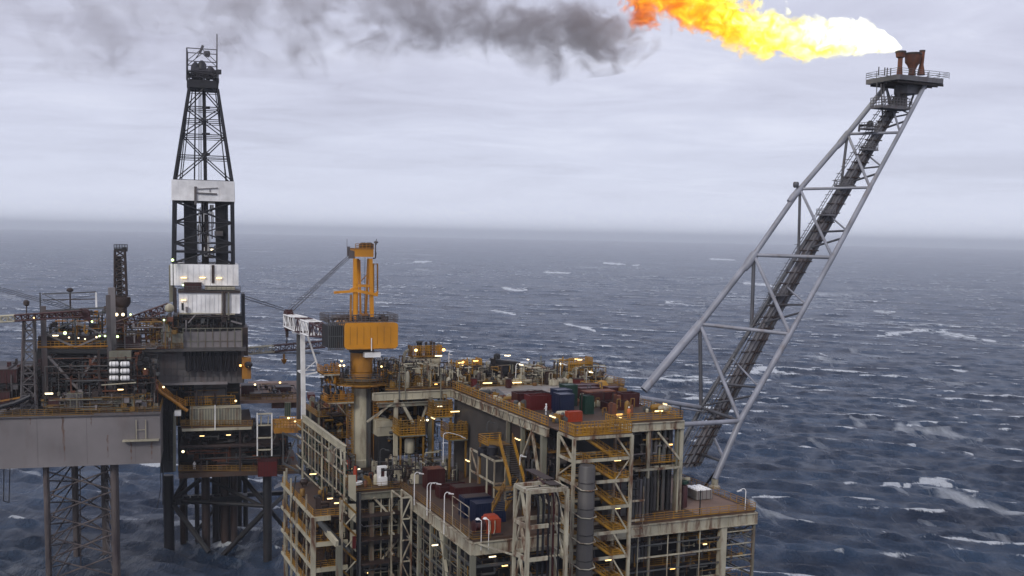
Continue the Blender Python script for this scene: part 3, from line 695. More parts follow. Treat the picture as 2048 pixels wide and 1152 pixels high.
# ---------------------------------------------------------------- 2. upper process module
mod = thing('process_module', 'tall grey clad process module under the crowded upper deck in the middle of the platform', 'module', G(150, 76, ZL))
d = MB(); d.gbox(132.6, 186, 64.6, 87, ZU - .3, ZU); d.gbox(166, 186, 87.0, 96, ZU - .3, ZU - .004); d.gbox(172.0, 188, 53.0, 64.58, ZU - .3, ZU - .004); P_(mod, 'upper_deck', d, 'deck')
d = MB(); d.gbox(157, 171, 66.5, 84, ZU + .004, ZU + .04); P_(mod, 'deck_plating', d, 'deckg')
girder(mod, G(132.5, 64.4, ZU - .31), G(146.5, 64.4, ZU - .31), 1.25, 'white'); girder(mod, G(147, 64.4, ZU - .31), G(172, 64.4, ZU - .31), 1.3, 'white')
girder(mod, G(132.4, 73.8, ZU - .31), G(132.4, 87.1, ZU - .31), 1.25, 'white'); girder(mod, G(171.9, 50.2, ZU - .31), G(171.9, 64.2, ZU - .31), 1.4, 'cream'); girder(mod, G(171.4, 51, ZU - 2.1), G(171.4, 64.2, ZU - 2.1), .7, 'pale')
for (a, b, w, z0, m_) in ((134.0, 64.5, .75, ZL, 'pale'), (141.3, 64.5, .55, ZL, 'pale'), (146.8, 64.5, .5, ZL, 'pale'), (132.7, 81.2, .5, ZL, 'white'), (132.7, 86.9, .55, ZL, 'white'), (132.7, 86.2, .35, ZL, 'pale'), (171.7, 54.2, .65, ZL, 'cream'), (171.7, 60.5, .65, ZL, 'pale'), (150, 86.9, .5, ZL, 'pale'), (166, 95.8, .6, ZL - 14, 'pale'), (170, 87, .6, ZL, 'pale'), (185.5, 54, .6, ZL, 'pale'), (185.5, 60, .6, ZL, 'pale')):
    mb = MB(); mb.beam(G(a, b, z0), G(a, b, ZU - 1.5), w); P_(mod, 'column', mb, m_)
for p, q, w in ((G(137.6, 64.3, 46.6), G(134.3, 64.3, 39.0), .36), (G(137.6, 64.3, 46.6), G(141.2, 64.3, 41.5), .3), (G(132.4, 82.6, 46.3), G(132.4, 86.7, 41.8), .3), (G(171.5, 55.2, 46), G(171.5, 58.0, 41), .5), (G(171.5, 60.0, 46), G(171.5, 58.2, 41), .3),
                (G(171.5, 62.5, 46), G(171.5, 60.9, 42), .3), (G(171.4, 49, 43), G(171.4, 53.5, 46), .3), (G(171.3, 63.6, 46), G(171.3, 66.0, 41), .3)):
    mb = MB(); mb.beam(p, q, w); P_(mod, 'brace', mb, 'white')
# corrugated grey wall (ribs are geometry)
d = MB(); d.gbox(147.0, 171.5, 65.0, 65.2, ZL, ZU - 1.6)
for i in range(82): d.gbox(147.1 + i * .3, 147.22 + i * .3, 64.9, 65.0, ZL, ZU - 1.62)
P_(mod, 'wall_cladding', d, 'grey')
d = MB(); d.gbox(143.0, 146.5, 64.9, 66.5, 38.6, ZU - 1.62)
P_(mod, 'wall_cladding', d, 'brown')
d = MB(); d.gbox(134.0, 170, 70, 70.2, ZL, ZU - .4); d.gbox(136, 136.2, 70.3, 86.5, ZL, ZU - .4); d.gbox(184, 184.3, 53, 64, ZL, ZU - .4); d.gbox(134, 165.6, 86.0, 86.2, ZL, ZU - .5); P_(mod, 'inner_backing', d, 'dark')  # dark planes put the shade of the module's interior into colour
for z in (44.2, 41.6, 38.0):
    d = MB(); d.gbox(132.8, 135.8, 76.5, 86.6, z - .15, z) if z > 41 and z < 42 else d.gbox(133.5, 146, 65.2, 69.8, z - .15, z); P_(mod, 'mezzanine', d, 'yellowd')
r_ = MB(); r_.rail([G(132.6, 81.4, 41.6), G(132.6, 86.8, 41.6)]); P_(mod, 'railing', r_, 'yellow')
dk = [MM() for _ in range(4)]
clutter(dk, 132.9, 135.5, 74.5, 86.6, 35, 46.5, 60, rs, .08, .35, .75); equip(dk, 134.5, 146, 65.2, 68, 38.0, 24, rs, 2.2); equip(dk, 134.5, 146, 65.2, 68, 41.6, 20, rs, 2.2); clutter(dk, 134.2, 146, 65.0, 66.4, 34.3, 46.5, 120, rs, .07, .25, .55)
clutter(dk, 173, 183, 53.5, 64, 35, 47, 130, rs, .1, .35, .5)
for mb, m_ in zip(dk, ('beam', 'brown', 'pipe', 'yellowd')): P_(mod, 'pipework', mb, m_)
for i, (x0, x1) in enumerate(((1300, 1306), (1308, 1316), (1318, 1322), (1326, 1333), (1336, 1345), (1350, 1356))):
    mb = MB(); p = ona((x0 + x1) / 2, 870, 133.6); r1 = (ona(x1, 870, 133.6) - ona(x0, 870, 133.6)).length / 2
    mb.tube(Vector((p.x, p.y, ZL)), Vector((p.x, p.y, 46.4)), r1, 10); P_(mod, 'riser_pipe', mb, ('beam', 'grey', 'pale', 'beam', 'dark', 'pale')[i])
d = MB(); d.gbox(132.0, 133.6, 74.2, 77.3, 34.2, 41.3); P_(mod, 'duct_box', d, 'grey')
for k in range(6): d = MB(); d.tube(G(131.6, 78.2 + k * .62, 27), G(131.6, 78.2 + k * .62, 39.6 + .3 * (k % 2)), .27, 10); P_(mod, 'riser_pipe', d, ('beam', 'grey', 'pipe', 'beam', 'grey', 'dark')[k])
for k in range(3): d = MB(); d.tube(G(130.5, 74.6 + k * .4, 31), G(130.5, 74.6 + k * .4, 40.5), .11, 7); P_(mod, 'riser_pipe', d, 'red')
for z in (40.3, 39.4, 38.2, 37.1): d = MB(); d.tube(G(131.0, 74.3, z), G(131.0, 78.6, z + .2), .1, 6); P_(mod, 'header_pipe', d, 'dark')
d = MB(); d.beam(G(133.8, 64.25, 40.3), G(129.3, 64.25, 40.3), .25, .4); d.beam(G(133.8, 64.25, 37.4), G(129.3, 64.25, 37.4), .25, .4); P_(mod, 'cross_beam', d, 'white')
d = MB(); d.gbox(134.5, 146.5, 66.5, 66.7, 38.0, 46.2); P_(mod, 'inner_backing', d, 'dark')  # another dark sheet, painted interior shade nearer the left face
# white walkway frame on the right face
d = MB()
for a in (131.8, 133.2): d.beam(G(a, 78.6, 40.9), G(a, 86.2, 40.9), .3, .3)
for b in (78.6, 80.4, 82.3, 84.2, 86.2): d.beam(G(131.8, b, 40.9), G(133.2, b, 40.9), .14, .18)
d.beam(G(131.8, 80.8, 40.8), G(131.8, 80.8, 30.3), .22); d.beam(G(131.8, 86.0, 40.8), G(131.8, 86.0, 31.5), .22)
P_(mod, 'walkway_frame', d, 'white')
# rails of the upper deck
r_ = MB(); r_.rail([G(171.5, 64.5, ZU), G(132.7, 64.5, ZU)], r=.055, step=1.0, h=1.3); r_.rail([G(132.6, 74, ZU), G(132.6, 87, ZU), G(166, 87, ZU), G(166, 96, ZU), G(186, 96, ZU)], r=.05, step=1.2)
P_(mod, 'railing', r_, 'yellow')
r_ = MB(); r_.rail([G(172.2, 52.5, ZU), G(172.2, 64.4, ZU)]); r_.rail([G(188, 53, ZU), G(186, 95.5, ZU)]); r_.rail([G(171, 66, ZU), G(171, 85, ZU)]); P_(mod, 'railing', r_, 'yellowd')
# hanging cable loops and kick plates along the left edge
d = MB()
for i in range(9):
    a = 136 + i * 3.9
    pts = [G(a + t * 2.2, 64.15, ZU - .2 - 1.5 * math.sin(t * math.pi)) for t in (0, .2, .4, .6, .8, 1)]
    d.path(pts, .045, 5)
P_(mod, 'cable_loop', d, 'dark')
# equipment crowding the deck behind
for (b0, b1, a0, a1, n, h, z) in ((53.5, 64, 173.5, 186, 260, 3.2, ZU), (64.5, 79, 171.5, 184, 240, 2.5, ZU), (79, 95, 168.5, 183, 190, 2.1, ZU)):
    dk = [MM() for _ in range(6)]
    equip(dk, a0, a1, b0, b1, z, n, rs, h); clutter(dk, a0, a1, b0, b1, z + .2, z + h + 1.0, n, rs, .05, .2, .65)
    for mb, m_ in zip(dk, ('pale', 'white', 'brown', 'yellowd', 'dark', 'cream')): P_(mod, 'deck_equipment', mb, m_)
dk = [MM() for _ in range(4)]
equip(dk, 147, 156, 66, 70, ZU, 40, rs, 1.2); equip(dk, 134, 139, 65.5, 69, ZU, 16, rs, 1.2); equip(dk, 136, 156, 76, 86, ZU, 34, rs, 2.2); equip(dk, 158, 170, 65.3, 67.5, ZU, 24, rs, .9); equip(dk, 134, 140, 84, 86.4, ZU, 6, rs, .7)
for mb, m_ in zip(dk, ('yellowd', 'cream', 'beam', 'rust')): P_(mod, 'deck_equipment', mb, m_)
d = MB()
for i in range(7): d.tube(G(150 + i * .45, 66.0 + i * .3, ZU + .45), G(164 + i * .2, 69.2 + i * .2, ZU + .45), .12, 8)
P_(mod, 'stored_pipe_bundle', d, 'beam')
for (x, y, a, L, m_, dr) in ((975, 766, 171, 1.7, 'lamp', 0), (1034, 765, 171, 1.7, 'lamp', 0), (1015, 711, 184, 1.2, 'lampw', 0), (872, 768, 172.5, .5, 'lampo', 0), (1154, 718, 178, .9, 'lamp', 0), (1105, 760, 172, .6, 'lampo', 0),
                           (1203, 848, 133.2, 1.7, 'lamp', 0), (1330, 808, 136, .9, 'lamp', 1), (1318, 822, 135, 1.4, 'lamp', 0), (1236, 829, 137, 1.5, 'lampo', 0), (1239, 835, 136, .9, 'lamp', 1),
                           (1340, 889, 133, .8, 'lampo', 0), (880, 813, 170.5, .9, 'lampw', 0), (910, 823, 168, 1.6, 'lamp', 0), (846, 840, 171, .9, 'lampw', 0), (1180, 741, 178, .8, 'lampw', 1), (957, 789, 166, .5, 'lampo', 0), (1056, 719, 180, .6, 'lampw', 1)):
    strip(mod, ona(x, y, a), EA if dr else EB, L, m_)
for (x, y, b, L) in ((1035, 878, 64.0, 1.6), (1105, 833, 65.2, 1.7), (935, 921, 60, 1.4), (866, 836, 58, 1.5)):
    strip(mod, onb(x, y, b), EA, L, 'lamp')
for (x, y, a, m_) in ((926, 724, 178, 'lampo'), (925, 730, 178, 'lamp'), (1121, 727, 180, 'lampw'), (855, 840, 171, 'lampw')): bulb(mod, ona(x, y, a), .2, m_)

# ---------------------------------------------------------------- 3. stair tower in front of the module
tw = thing('stair_tower', 'tall white framed open stair tower with yellow flights at the front of the platform', 'stair tower', G(127, 69, 20))
A0, A1, B0, B1 = 124.5, 129.2, 64.5, 73.5
for (a, b) in ((A0, B0), (A0, B1), (A1, B0), (A1, B1)):
    mb = MB(); mb.beam(G(a, b, 20), G(a, b, ZU - .3), .42 if a == A0 else .36); P_(tw, 'post', mb, 'white')
lv = [ZU - .3, 44.7, 41.6, 37.9, 34.3, 30.7, 27.1, 23.5]
for z in lv:
    mb = MB(); mb.beam(G(A0, B0, z), G(A0, B1, z), .3, .42); mb.beam(G(A1, B0, z), G(A1, B1, z), .26, .36); mb.beam(G(A0, B0, z), G(A1, B0, z), .26, .36); mb.beam(G(A0, B1, z), G(A1, B1, z), .26, .36)
    P_(tw, 'cross_beam', mb, 'white')
for i, (z1, z0) in enumerate(zip(lv[:-1], lv[1:])):
    if i == 0: bl = [(G(A0, B1 - 2.6, z1), G(A0, B1 - .3, z0 + .3), .24), (G(A1 - .3, B0, z1 - .3), G(A0 + .3, B0, z0 + .3), .24)]
    elif i == 1: bl = [(G(A0 + .2, B0, z1 - .3), G(A1, B0, z0 + .3), .2), (G(A0, B1 - .3, z1 - .2), G(A0, B1 - 2.4, z0 + .2), .14)]
    elif i % 2 == 0: bl = [(G(A0, B1 - 2.5, z1 - .2), G(A0, B1 - .4, z0 + .2), .24), (G(A1 - .3, B0, z1 - .3), G(A0 + .3, B0, z0 + .3), .2)]
    else: bl = [(G(A0, B1 - 2.5, z1 - .2), G(A0, B1 - .4, z0 + .2), .2)]
    for p_, q_, w_ in bl: mb = MB(); mb.beam(p_, q_, w_); P_(tw, 'brace', mb, 'white')
    # flight: goes down to the right in the near half, landing at the right end
    fl = MB(); bs, be = B0 + 1.9, B1 - 2.3; aa0, aa1 = (A0 + .5, A0 + 1.7)
    n = 14
    for k in range(n):
        t = k / (n - 1); fl.gbox(aa0, aa1, bs + (be - bs) * t - .13, bs + (be - bs) * t + .13, z1 + (z0 - z1) * t - .03, z1 + (z0 - z1) * t)
    st = P_(tw, 'stair_flight', fl, 'yellowd')
    sg = MB()
    for a_ in (aa0, aa1): sg.beam(G(a_, bs, z1), G(a_, be, z0), .1, .34)
    mobj('stringer', sg, MT['yellow'], st)
    hr = MB()
    for a_ in (aa0, aa1):
        for hh in (.5, 1.0): hr.tube(G(a_, bs, z1 + hh), G(a_, be, z0 + hh), .04, 5)
        for k in range(6): hr.tube(G(a_, bs + (be - bs) * k / 5, z1 + (z0 - z1) * k / 5), G(a_, bs + (be - bs) * k / 5, z1 + (z0 - z1) * k / 5 + 1.0), .035, 4)
    mobj('handrail', hr, MT['yellow'], st)
    ld = MB(); ld.gbox(A0 + .1, A1 - .1, B1 - 2.3, B1 - .1, z0 - .08, z0 + .02); ld.gbox(A0 + .1, A1 - .1, B0 + .1, B0 + 1.9, z1 - .08, z1 + .02); P_(tw, 'landing', ld, 'yellowd')
    r_ = MB(); r_.rail([G(A0 + .1, B1 - 2.4, z0), G(A0 + .1, B1 - .15, z0), G(A1 - .1, B1 - .15, z0), G(A1 - .1, B0 + .15, z0), G(A0 + .1, B0 + .15, z0)] if i else [G(A0 + .1, B0 + .3, z0), G(A0 + .1, B1 - .2, z0), G(A1, B1 - .2, z0)], step=1.0, r=.04)
    P_(tw, 'railing', r_, 'yellow')
r_ = MB(); r_.rail([G(A1, B0 + .1, ZU), G(A0, B0 + .1, ZU), G(A0, B1 - .1, ZU), G(132, B1 - .1, ZU)], step=.55, r=.055, h=1.5); r_.rail([G(A1 - 2, B0 + .6, ZU), G(A0 + .7, B0 + .6, ZU), G(A0 + .7, B0 + 5.8, ZU), G(A0 + 2.6, B0 + 5.8, ZU)], step=.55, r=.055, h=1.4); r_.rail([G(A0 + 2.7, B0 + 2.5, ZU), G(A0 + 2.7, B1 - .4, ZU)], step=.5, r=.05, h=1.4); P_(tw, 'railing', r_, 'yellow')
d = MB(); d.gbox(A0 - .1, 132.3, B0, B1, ZU - .12, ZU + .01); P_(tw, 'top_landing', d, 'deck')
d = MB(); d.gbox(A0 + .1, A0 + .5, B0 + .2, B1 - .2, ZU + .02, ZU + .3); d.gbox(A0 + .4, A0 + 1.6, B0 + 2, B0 + 5.5, ZU + .02, ZU + .9); P_(tw, 'cable_tray', d, 'yellow')
for (z, L_) in ((38.4, 2.3), (35.6, 2.3), (34.4, 2.0), (33.3, 2.6)):
    mb = MB(); mb.beam(G(A0 + .2, B1 + .2, z), G(A0 + .2, B1 + .2 + L_, z), .18, .26); mb.beam(G(A0 + .2, B1 + L_, z - 2), G(A0 + .2, B1 + L_, z + 2), .08) if z > 35 else None; P_(tw, 'outrigger', mb, 'white')
strip(tw, G(A0 + .3, B1 - 2.0, 44.4), EB, 1.0); strip(tw, G(A0 + .3, B1 - 1.8, 37.6), EB, .9); strip(tw, G(A0 + .3, B1 - 3, 30.3), EB, .9)

# ---------------------------------------------------------------- 4. grey duct banded with white straps
du = thing('exhaust_duct', 'thick grey vertical duct with white band straps left of the stair tower flights', 'duct', G(123.6, 65.9, 20))
mb = MB(); mb.lathe(G(123.4, 66.0, 20), [(1.15, 0), (1.15, 24.2), (1.0, 24.4)], 8); P_(du, 'duct_body', mb, 'grey')
for z in (42.0, 40.9, 38.4, 37.2, 34.8, 33.6, 31.2, 30, 27.6):
    mb = MB(); mb.lathe(G(123.4, 66.0, z), [(1.2, 0), (1.2, .1)], 8); P_(du, 'seam_flange', mb, 'dark' if z not in (41.6,) else 'grey')
for z in (41.4, 37.6, 34.1, 30.5, 26.9):
    mb = MB(); pts = [G(A0, B0 - .1, z + .2), G(122.6, 64.9, z - .25), G(122.1, 66.0, z - .3), G(122.6, 67.2, z - .25), G(A0, B0 + 3.1, z + .3)]
    mb.path(pts, .09, 5); P_(du, 'band_strap', mb, 'white')

# ---------------------------------------------------------------- 5. white riser frame with hoses
fr = thing('riser_frame', 'white box frame tower with dark and red hoses hanging inside, left of the duct', 'frame tower', G(119, 57, 14))
c4 = [(122.2, 53.6), (118.2, 54.9), (116.6, 60.6), (120.6, 59.4)]
c4 = [(120.2, 54.0), (116.2, 54.0), (116.2, 59.4), (120.2, 59.4)]
ZF = 43.3
for (a, b) in c4:
    mb = MB(); mb.beam(G(a, b, 14), G(a, b, ZF), .46 if a < 118 else .38); P_(fr, 'post', mb, 'white')
for z in (ZF, 38.8, 34.6, 29.4, 24.6):
    mb = MB()
    for (p, q) in zip(c4, c4[1:] + c4[:1]):
        if z < ZF and p == c4[1]: q = (116.2, 56.8)          # the front bar stops at the hoses
        mb.beam(G(p[0], p[1], z), G(q[0], q[1], z), .4, .46)
    P_(fr, 'cross_beam', mb, 'white')
for z1, z0 in ((ZF, 38.8), (38.8, 34.6), (34.6, 29.4), (29.4, 24.6)):
    
    for (p_, q_, w_) in ((G(118.4, 54.0, z1), G(116.3, 54.0, z0), .32), (G(118.4, 54.0, z1), G(120.1, 54.0, z0), .2), (G(119.9, 59.4, z1), G(117, 59.4, z0), .22)): mb = MB(); mb.beam(p_, q_, w_); P_(fr, 'brace', mb, 'white')
mb = MB(); mb.beam(G(116.3, 54.3, 34.6), G(129, 52.2, 33.4), .2); mb.beam(G(117.5, 54, ZF + .05), G(117.5, 58.2, ZF + .05), .5, .1); mb.beam(G(118.6, 54, ZF + .05), G(118.6, 58.2, ZF + .05), .5, .1); P_(fr, 'tie_bar', mb, 'white')
for i in range(13):
    mb = MB(); a = 117.3 + (i % 3) * .6; b = 56.0 + i * .24; red = 57.6 < b < 58.7
    r_h = .10 if red else .13
    pts = [G(a, b, 14), G(a, b, 41.0 + (i % 4) * .3)]
    t0 = pts[-1]
    pts += [G(a + .3, b - .1, t0.z + .9), G(a + 1.2, b - .1, t0.z + 1.5), G(a + 3, b - .1, t0.z + (1.9 if red else .9)), G(a + 10, b, t0.z - (1.5 if not red else .9))]
    mb.path(pts, r_h, 6); P_(fr, 'hose', mb, 'red' if red else 'black')
mb = MB()
for z in (38.8, 34.6, 29.4, 24.6):
    for i in range(6): mb.gbox(116.6, 116.9, 57.0 + i * .42, 57.12 + i * .42, z - .1, z + .1)
P_(fr, 'hose_clamp', mb, 'white')
mb = MB(); mb.gbox(117.4, 119.8, 57.6, 59.1, ZF + .3, ZF + .36); mb.gbox(119.8, 126, 57.9, 59.3, ZF + .5, ZF + .56); P_(fr, 'hose_tray', mb, 'brown')

# ---------------------------------------------------------------- 6. small lattice tower with a dark back
st = thing('lattice_column', 'narrow white lattice column standing in front of the left deck edge', 'lattice tower', G(156, 50, 10))
q4 = [(157.9, 49.3), (152.8, 49.3), (152.8, 50.9), (157.9, 50.9)]
for (a, b) in q4: mb = MB(); mb.beam(G(a, b, 8), G(a, b, 34.2), .24); P_(st, 'chord', mb, 'white')
for k in range(7):
    z1 = 34.2 - k * 3.4; z0 = z1 - 3.4; mb = MB()
    mb.beam(G(152.8, 49.3, z1), G(152.8, 50.9, z1), .2); mb.beam(G(152.8, 50.9 if k % 2 == 0 else 49.3, z1), G(152.8, 49.3 if k % 2 == 0 else 50.9, z0), .18)
    mb.beam(G(152.8, 49.3, z1), G(157.9, 49.3, z1), .2) if k == 0 else mb.beam(G(157.9, 49.3, z1), G(156.6, 49.3, z1), .26)
    mb.beam(G(152.8, 50.9, z1), G(157.9, 50.9, z1), .2)
    P_(st, 'lacing', mb, 'white')
mb = MB(); mb.beam(G(154.5, 49.4, 34.1), G(157.8, 49.4, 31.3), .16); mb.beam(G(155.2, 50.8, 8), G(155.2, 50.8, 33.4), .9); P_(st, 'cable_duct', mb, 'black')

# ---------------------------------------------------------------- 7. low white frame on the lower deck and the yellow stairway
wf = thing('equipment_frame', 'white rectangular equipment frame beside the yellow stairs above the blue container', 'frame', G(140, 58, ZL))
p0, p1, p2, p3 = (onb(941, 897, 60.6), onb(989, 919, 60.6), onb(940, 940, 60.6), onb(987, 960, 60.6))
aa, bb = ab(p0)[0], ab(p1)[0]; zt, zb = p0.z, p2.z
mb = MB()
for a in (aa, (aa + bb) / 2 + 1.5, (aa + bb) / 2 - 2, bb): mb.beam(G(a, 60.6, zb - 2.5), G(a, 60.6, zt), .2)
P_(wf, 'post', mb, 'white'); mb = MB(); mb.beam(G(aa, 60.6, zt), G(bb, 60.6, zt), .26); mb.beam(G(aa, 60.6, zb), G(bb, 60.6, zb), .24); mb.beam(G(bb, 60.6, zt), G(bb, 62.4, zt), .26); mb.beam(G(bb, 60.6, zb), G(bb, 62.4, zb), .24)
mb.beam(G(aa, 62.4, zt), G(bb, 62.4, zt), .2); mb.beam(G(bb, 62.4, ZL), G(bb, 62.4, zt), .2); P_(wf, 'beam', mb, 'white')
mb = MB(); mb.beam(G(aa, 60.6, zt), G((aa + bb) / 2 + 1.5, 60.6, zb), .2); mb.beam(G(bb, 62.4, zt), G(bb - 3, 62.4, zb - 1), .14); P_(wf, 'brace', mb, 'white')
mb = MB(); mb.lathe(G(aa - 4, 61.2, zt - .4), [(.9, 0), (.9, 1.2), (.5, 1.4)], 10); mb.lathe(G(aa - 7.5, 61.2, zt + .5), [(.9, 0), (.9, 1.2), (.5, 1.4)], 10); P_(wf, 'hose_reel', mb, 'black')

ys = thing('yellow_stairway', 'long yellow stairway folding down from the upper module beside the deep blue container', 'stairs', G(134, 60, ZL))
def flight(parent, p, q, w, side, steps, mat='yellow'):
    p = Vector(p); q = Vector(q); side = Vector(side).normalized() * w; U = Vector((0, 0, 1)); mb = MB()
    for k in range(steps):
        c = p.lerp(q, k / (steps - 1)); dd = (q - p); dd.z = 0; dd.normalize(); h_ = dd * .14
        mb.hexa([c - h_ - U * .04, c + h_ - U * .04, c + h_ + side - U * .04, c - h_ + side - U * .04, c - h_, c + h_, c + h_ + side, c - h_ + side])
    f = P_(parent, 'stair_flight', mb, 'grey')
    sg = MB(); hr = MB()
    for s_ in (Vector((0, 0, 0)), side):
        sg.beam(p + s_, q + s_, .12, .5); n = 9
        for hh in (.55, 1.1): hr.tube(p + s_ + U * hh, q + s_ + U * hh, .055, 5)
        for k in range(n): c = p.lerp(q, k / (n - 1)) + s_; hr.tube(c, c + U * 1.1, .045, 4)
    mobj('stringer', sg, MT[mat], f); mobj('handrail', hr, MT[mat], f); return f
bS = 62.2
pA = onb(990, 905, bS); pB = onb(1024, 985, bS)
pT = Vector(pA); pTurn = onb(1016, 975, 60.3)
flight(ys, onb(998, 882, 61.8), onb(1022, 972, 61.0), 2.2, EB, 22)
flight(ys, onb(1010, 975, 58.6), onb(984, 1022, 55.0), 2.0, EB, 14)
mb = MB(); t_ = onb(1016, 975, 60.3); A_ = ab(t_); mb.gbox(A_[0] - 1.2, A_[0] + 1.2, 58.4, 63.4, A_[2] - .15, A_[2]); P_(ys, 'landing', mb, 'yellowd')
t2 = ab(onb(985, 888, 61.8)); mb = MB(); mb.gbox(t2[0] - 1.5, t2[0] + 2.8, 60.6, 64.4, t2[2] - .1, t2[2]); P_(ys, 'landing', mb, 'yellowd')
mb = MB(); mb.rail([G(t2[0] + 2.8, 60.6, t2[2]), G(t2[0] - 1.2, 60.6, t2[2])], r=.07); mb.rail([G(t2[0] + 2.8, 60.6, t2[2]), G(t2[0] + 2.8, 64.4, t2[2])], r=.07); P_(ys, 'railing', mb, 'yellow')
mb = MB(); mb.beam(G(t2[0] + 2.5, 60.8, t2[2]), G(t2[0] + 2.5, 60.8, ZL), .2); mb.beam(G(A_[0] - 1, 58.6, A_[2]), G(A_[0] - 1, 58.6, ZL), .2); mb.beam(G(A_[0] + 1, 63.2, A_[2]), G(A_[0] + 1, 63.2, ZL), .2); P_(ys, 'support_post', mb, 'yellowd')

# ---------------------------------------------------------------- 8. left access block (b 37..43)
lb = thing('access_block', 'yellow floored open access block with pale columns at the lower left corner of the platform', 'module', G(170, 40, 8))
for (a, b, w) in ((161.3, 37.4, .7), (161.3, 41.8, .3), (173.5, 37.4, .35), (186, 38.3, .3), (183.5, 37.4, .3), (166, 37.4, .25), (178, 37.4, .25)):
    mb = MB(); mb.beam(G(a, b, 6), G(a, b, 30.0 if w > .32 else 32.6), w); P_(lb, 'column', mb, 'white')
for i, z in enumerate((30.0, 25.8, 21.6, 17.4)):
    mb = MB(); mb.gbox(161.5, 186, 37.6, 43.0, z - .3, z - .12); P_(lb, 'floor', mb, 'deck')
    mb = MB(); mb.beam(G(161.3, 37.4, z - .2), G(186, 37.4, z - .2), .3, .5); mb.beam(G(161.3, 37.4, z - .3), G(161.3, 40.2 if not i else 43, z - .3), .4, .7); P_(lb, 'edge_beam', mb, 'cream')
    mb = MB(); mb.rail([G(186, 37.6, z), G(161.5, 37.6, z), G(161.5, 42, z)], step=1.1, r=.055); P_(lb, 'railing', mb, 'yellow')
    for k in range(5): mb = MB(); a_ = 163 + k * 4.6; mb.beam(G(a_, 37.5, z - .3), G(a_ + 2.2, 37.5, z - 4.0), .14); P_(lb, 'brace', mb, 'white')
for (p, q, w) in ((G(161.6, 38.3, 29.3), G(158.6, 42.6, 24.5), .7), (G(173.5, 37.3, 34), G(177.5, 37.3, 27), .2)):
    mb = MB(); mb.beam(p, q, w); P_(lb, 'brace', mb, 'beam')
dk = [MM() for _ in range(3)]
for z in (25.8, 21.6, 17.4, 30.0): equip(dk, 163, 184, 38.5, 42.5, z, 12, rs, 2.2)
clutter(dk, 162, 185, 38, 43, 14, 30, 110, rs, .05, .16, .5); clutter(dk, 161.2, 162.5, 37.6, 43, 14, 29, 50, rs, .04, .1, .6); clutter(dk, 162, 186, 37.2, 37.6, 14, 30, 50, rs, .04, .09, .6)
for mb, m_ in zip(dk, ('yellowd', 'brown', 'dark')): P_(lb, 'equipment', mb, m_)
mb = MB(); mb.gbox(162, 186, 43.1, 43.3, 6, 30); mb.gbox(174, 174.2, 37.8, 43, 6, 25); P_(lb, 'inner_backing', mb, 'brown')
for (x, y, a, L) in ((635, 1085, 163, 1.6), (626, 948, 176, 1.1), (649, 1143, 162, 1.3), (660, 997, 166, .9), (673, 1006, 161.5, .7)): strip(lb, ona(x, y, a), EB, L)
# pale landing arm and white screen panels in front of the step
sc_ = thing('screened_stairwell', 'white panelled stairwell screens with yellow treads between two pale columns', 'stairwell', G(158, 41, 8))
for (x0, x1, y0, y1) in ((697, 712, 950, 1000), (697, 712, 1008, 1042), (700, 712, 1060, 1100)):
    p = ona(x0, y0, 158.5); q = ona(x1, y0, 158.5); p2 = ona(x0, y1 - 8, 158.5); q2 = ona(x1, y1 + 4, 158.5)
    mb = MB(); o_ = EA * .12; mb.hexa([p2, q2, q2 + o_, p2 + o_, p, q, q + o_, p + o_]); P_(sc_, 'screen_panel', mb, 'cream')
mb = MB(); p = ona(706, 1085, 158.2); mb.gbox(158.1, 158.3, ab(p)[1] - .1, ab(p)[1] + .45, p.z - 1, p.z + 1); P_(sc_, 'fire_cabinet', mb, 'redb')
for (x, y0, y1, w, m_) in ((684, 1000, 1160, .28, 'white'), (716, 985, 1160, .3, 'black'), (720, 985, 1160, .3, 'beam'), (677, 1092, 1160, .75, 'pale')):
    mb = MB(); p = ona(x, y0, 158.3 if w < .5 else 157); q = ona(x - (y1 - y0) * .0, y1, 158.3); mb.beam(Vector((p.x, p.y, 8)), p, w); P_(sc_, 'column', mb, m_)
mb = MB(); mb.beam(ona(649, 1058, 162), ona(674, 1088, 157), .5, 1.0); P_(sc_, 'landing_arm', mb, 'cream')
for k, y in enumerate((1000, 1045, 1095, 1140)):
    p = ab(ona(684, y, 158.4)); q = ab(ona(712, y + 26, 158.4)); mb = MB(); mb.beam(G(158.4, p[1], p[2]), G(158.4, q[1], q[2]), .3, .3); mb.beam(G(159.6, p[1], p[2]), G(159.6, q[1], q[2]), .5, .2); P_(sc_, 'stair_flight', mb, 'yellowd')
    mb = MB(); mb.beam(G(158.4, q[1], q[2]), G(158.4, p[1] + .6, q[2] - 1.7), .16); P_(sc_, 'brace', mb, 'cream')

# ---------------------------------------------------------------- 9. pipe rack with the pale girder behind (b = 43, z 34..40.5)
pr = thing('pipe_rack', 'long pipe rack with a pale sloping looking top girder left of the crane pedestal', 'pipe rack', G(180, 43, ZL))
p = onb(606, 836, 43); q = onb(690, 905, 43); girder(pr, G(ab(p)[0], 43, 40.9), G(ab(q)[0], 43, 40.9), 1.2, 'cream')
RA0, RA1 = ab(q)[0], ab(p)[0]
for i in range(13):
    a = RA0 + (RA1 - RA0) * i / 12; mb = MB(); mb.beam(G(a, 42.9, 24 if i % 3 == 0 else 32), G(a, 42.9, 39.8), .26 if i % 3 == 0 else .14); P_(pr, 'post', mb, 'pale' if i % 2 else 'cream')
for z in (38.3, 36.2, 32.5, 30.2): mb = MB(); mb.beam(G(RA0 - 2, 42.8, z), G(RA1 + 5, 42.8, z), .16, .22); P_(pr, 'rail_beam', mb, 'white')
dk = [MM() for _ in range(4)]; clutter(dk, RA0 + 1, RA1 + 4, 43.1, 45.0, 27, 39.6, 280, rs, .06, .3, .6)
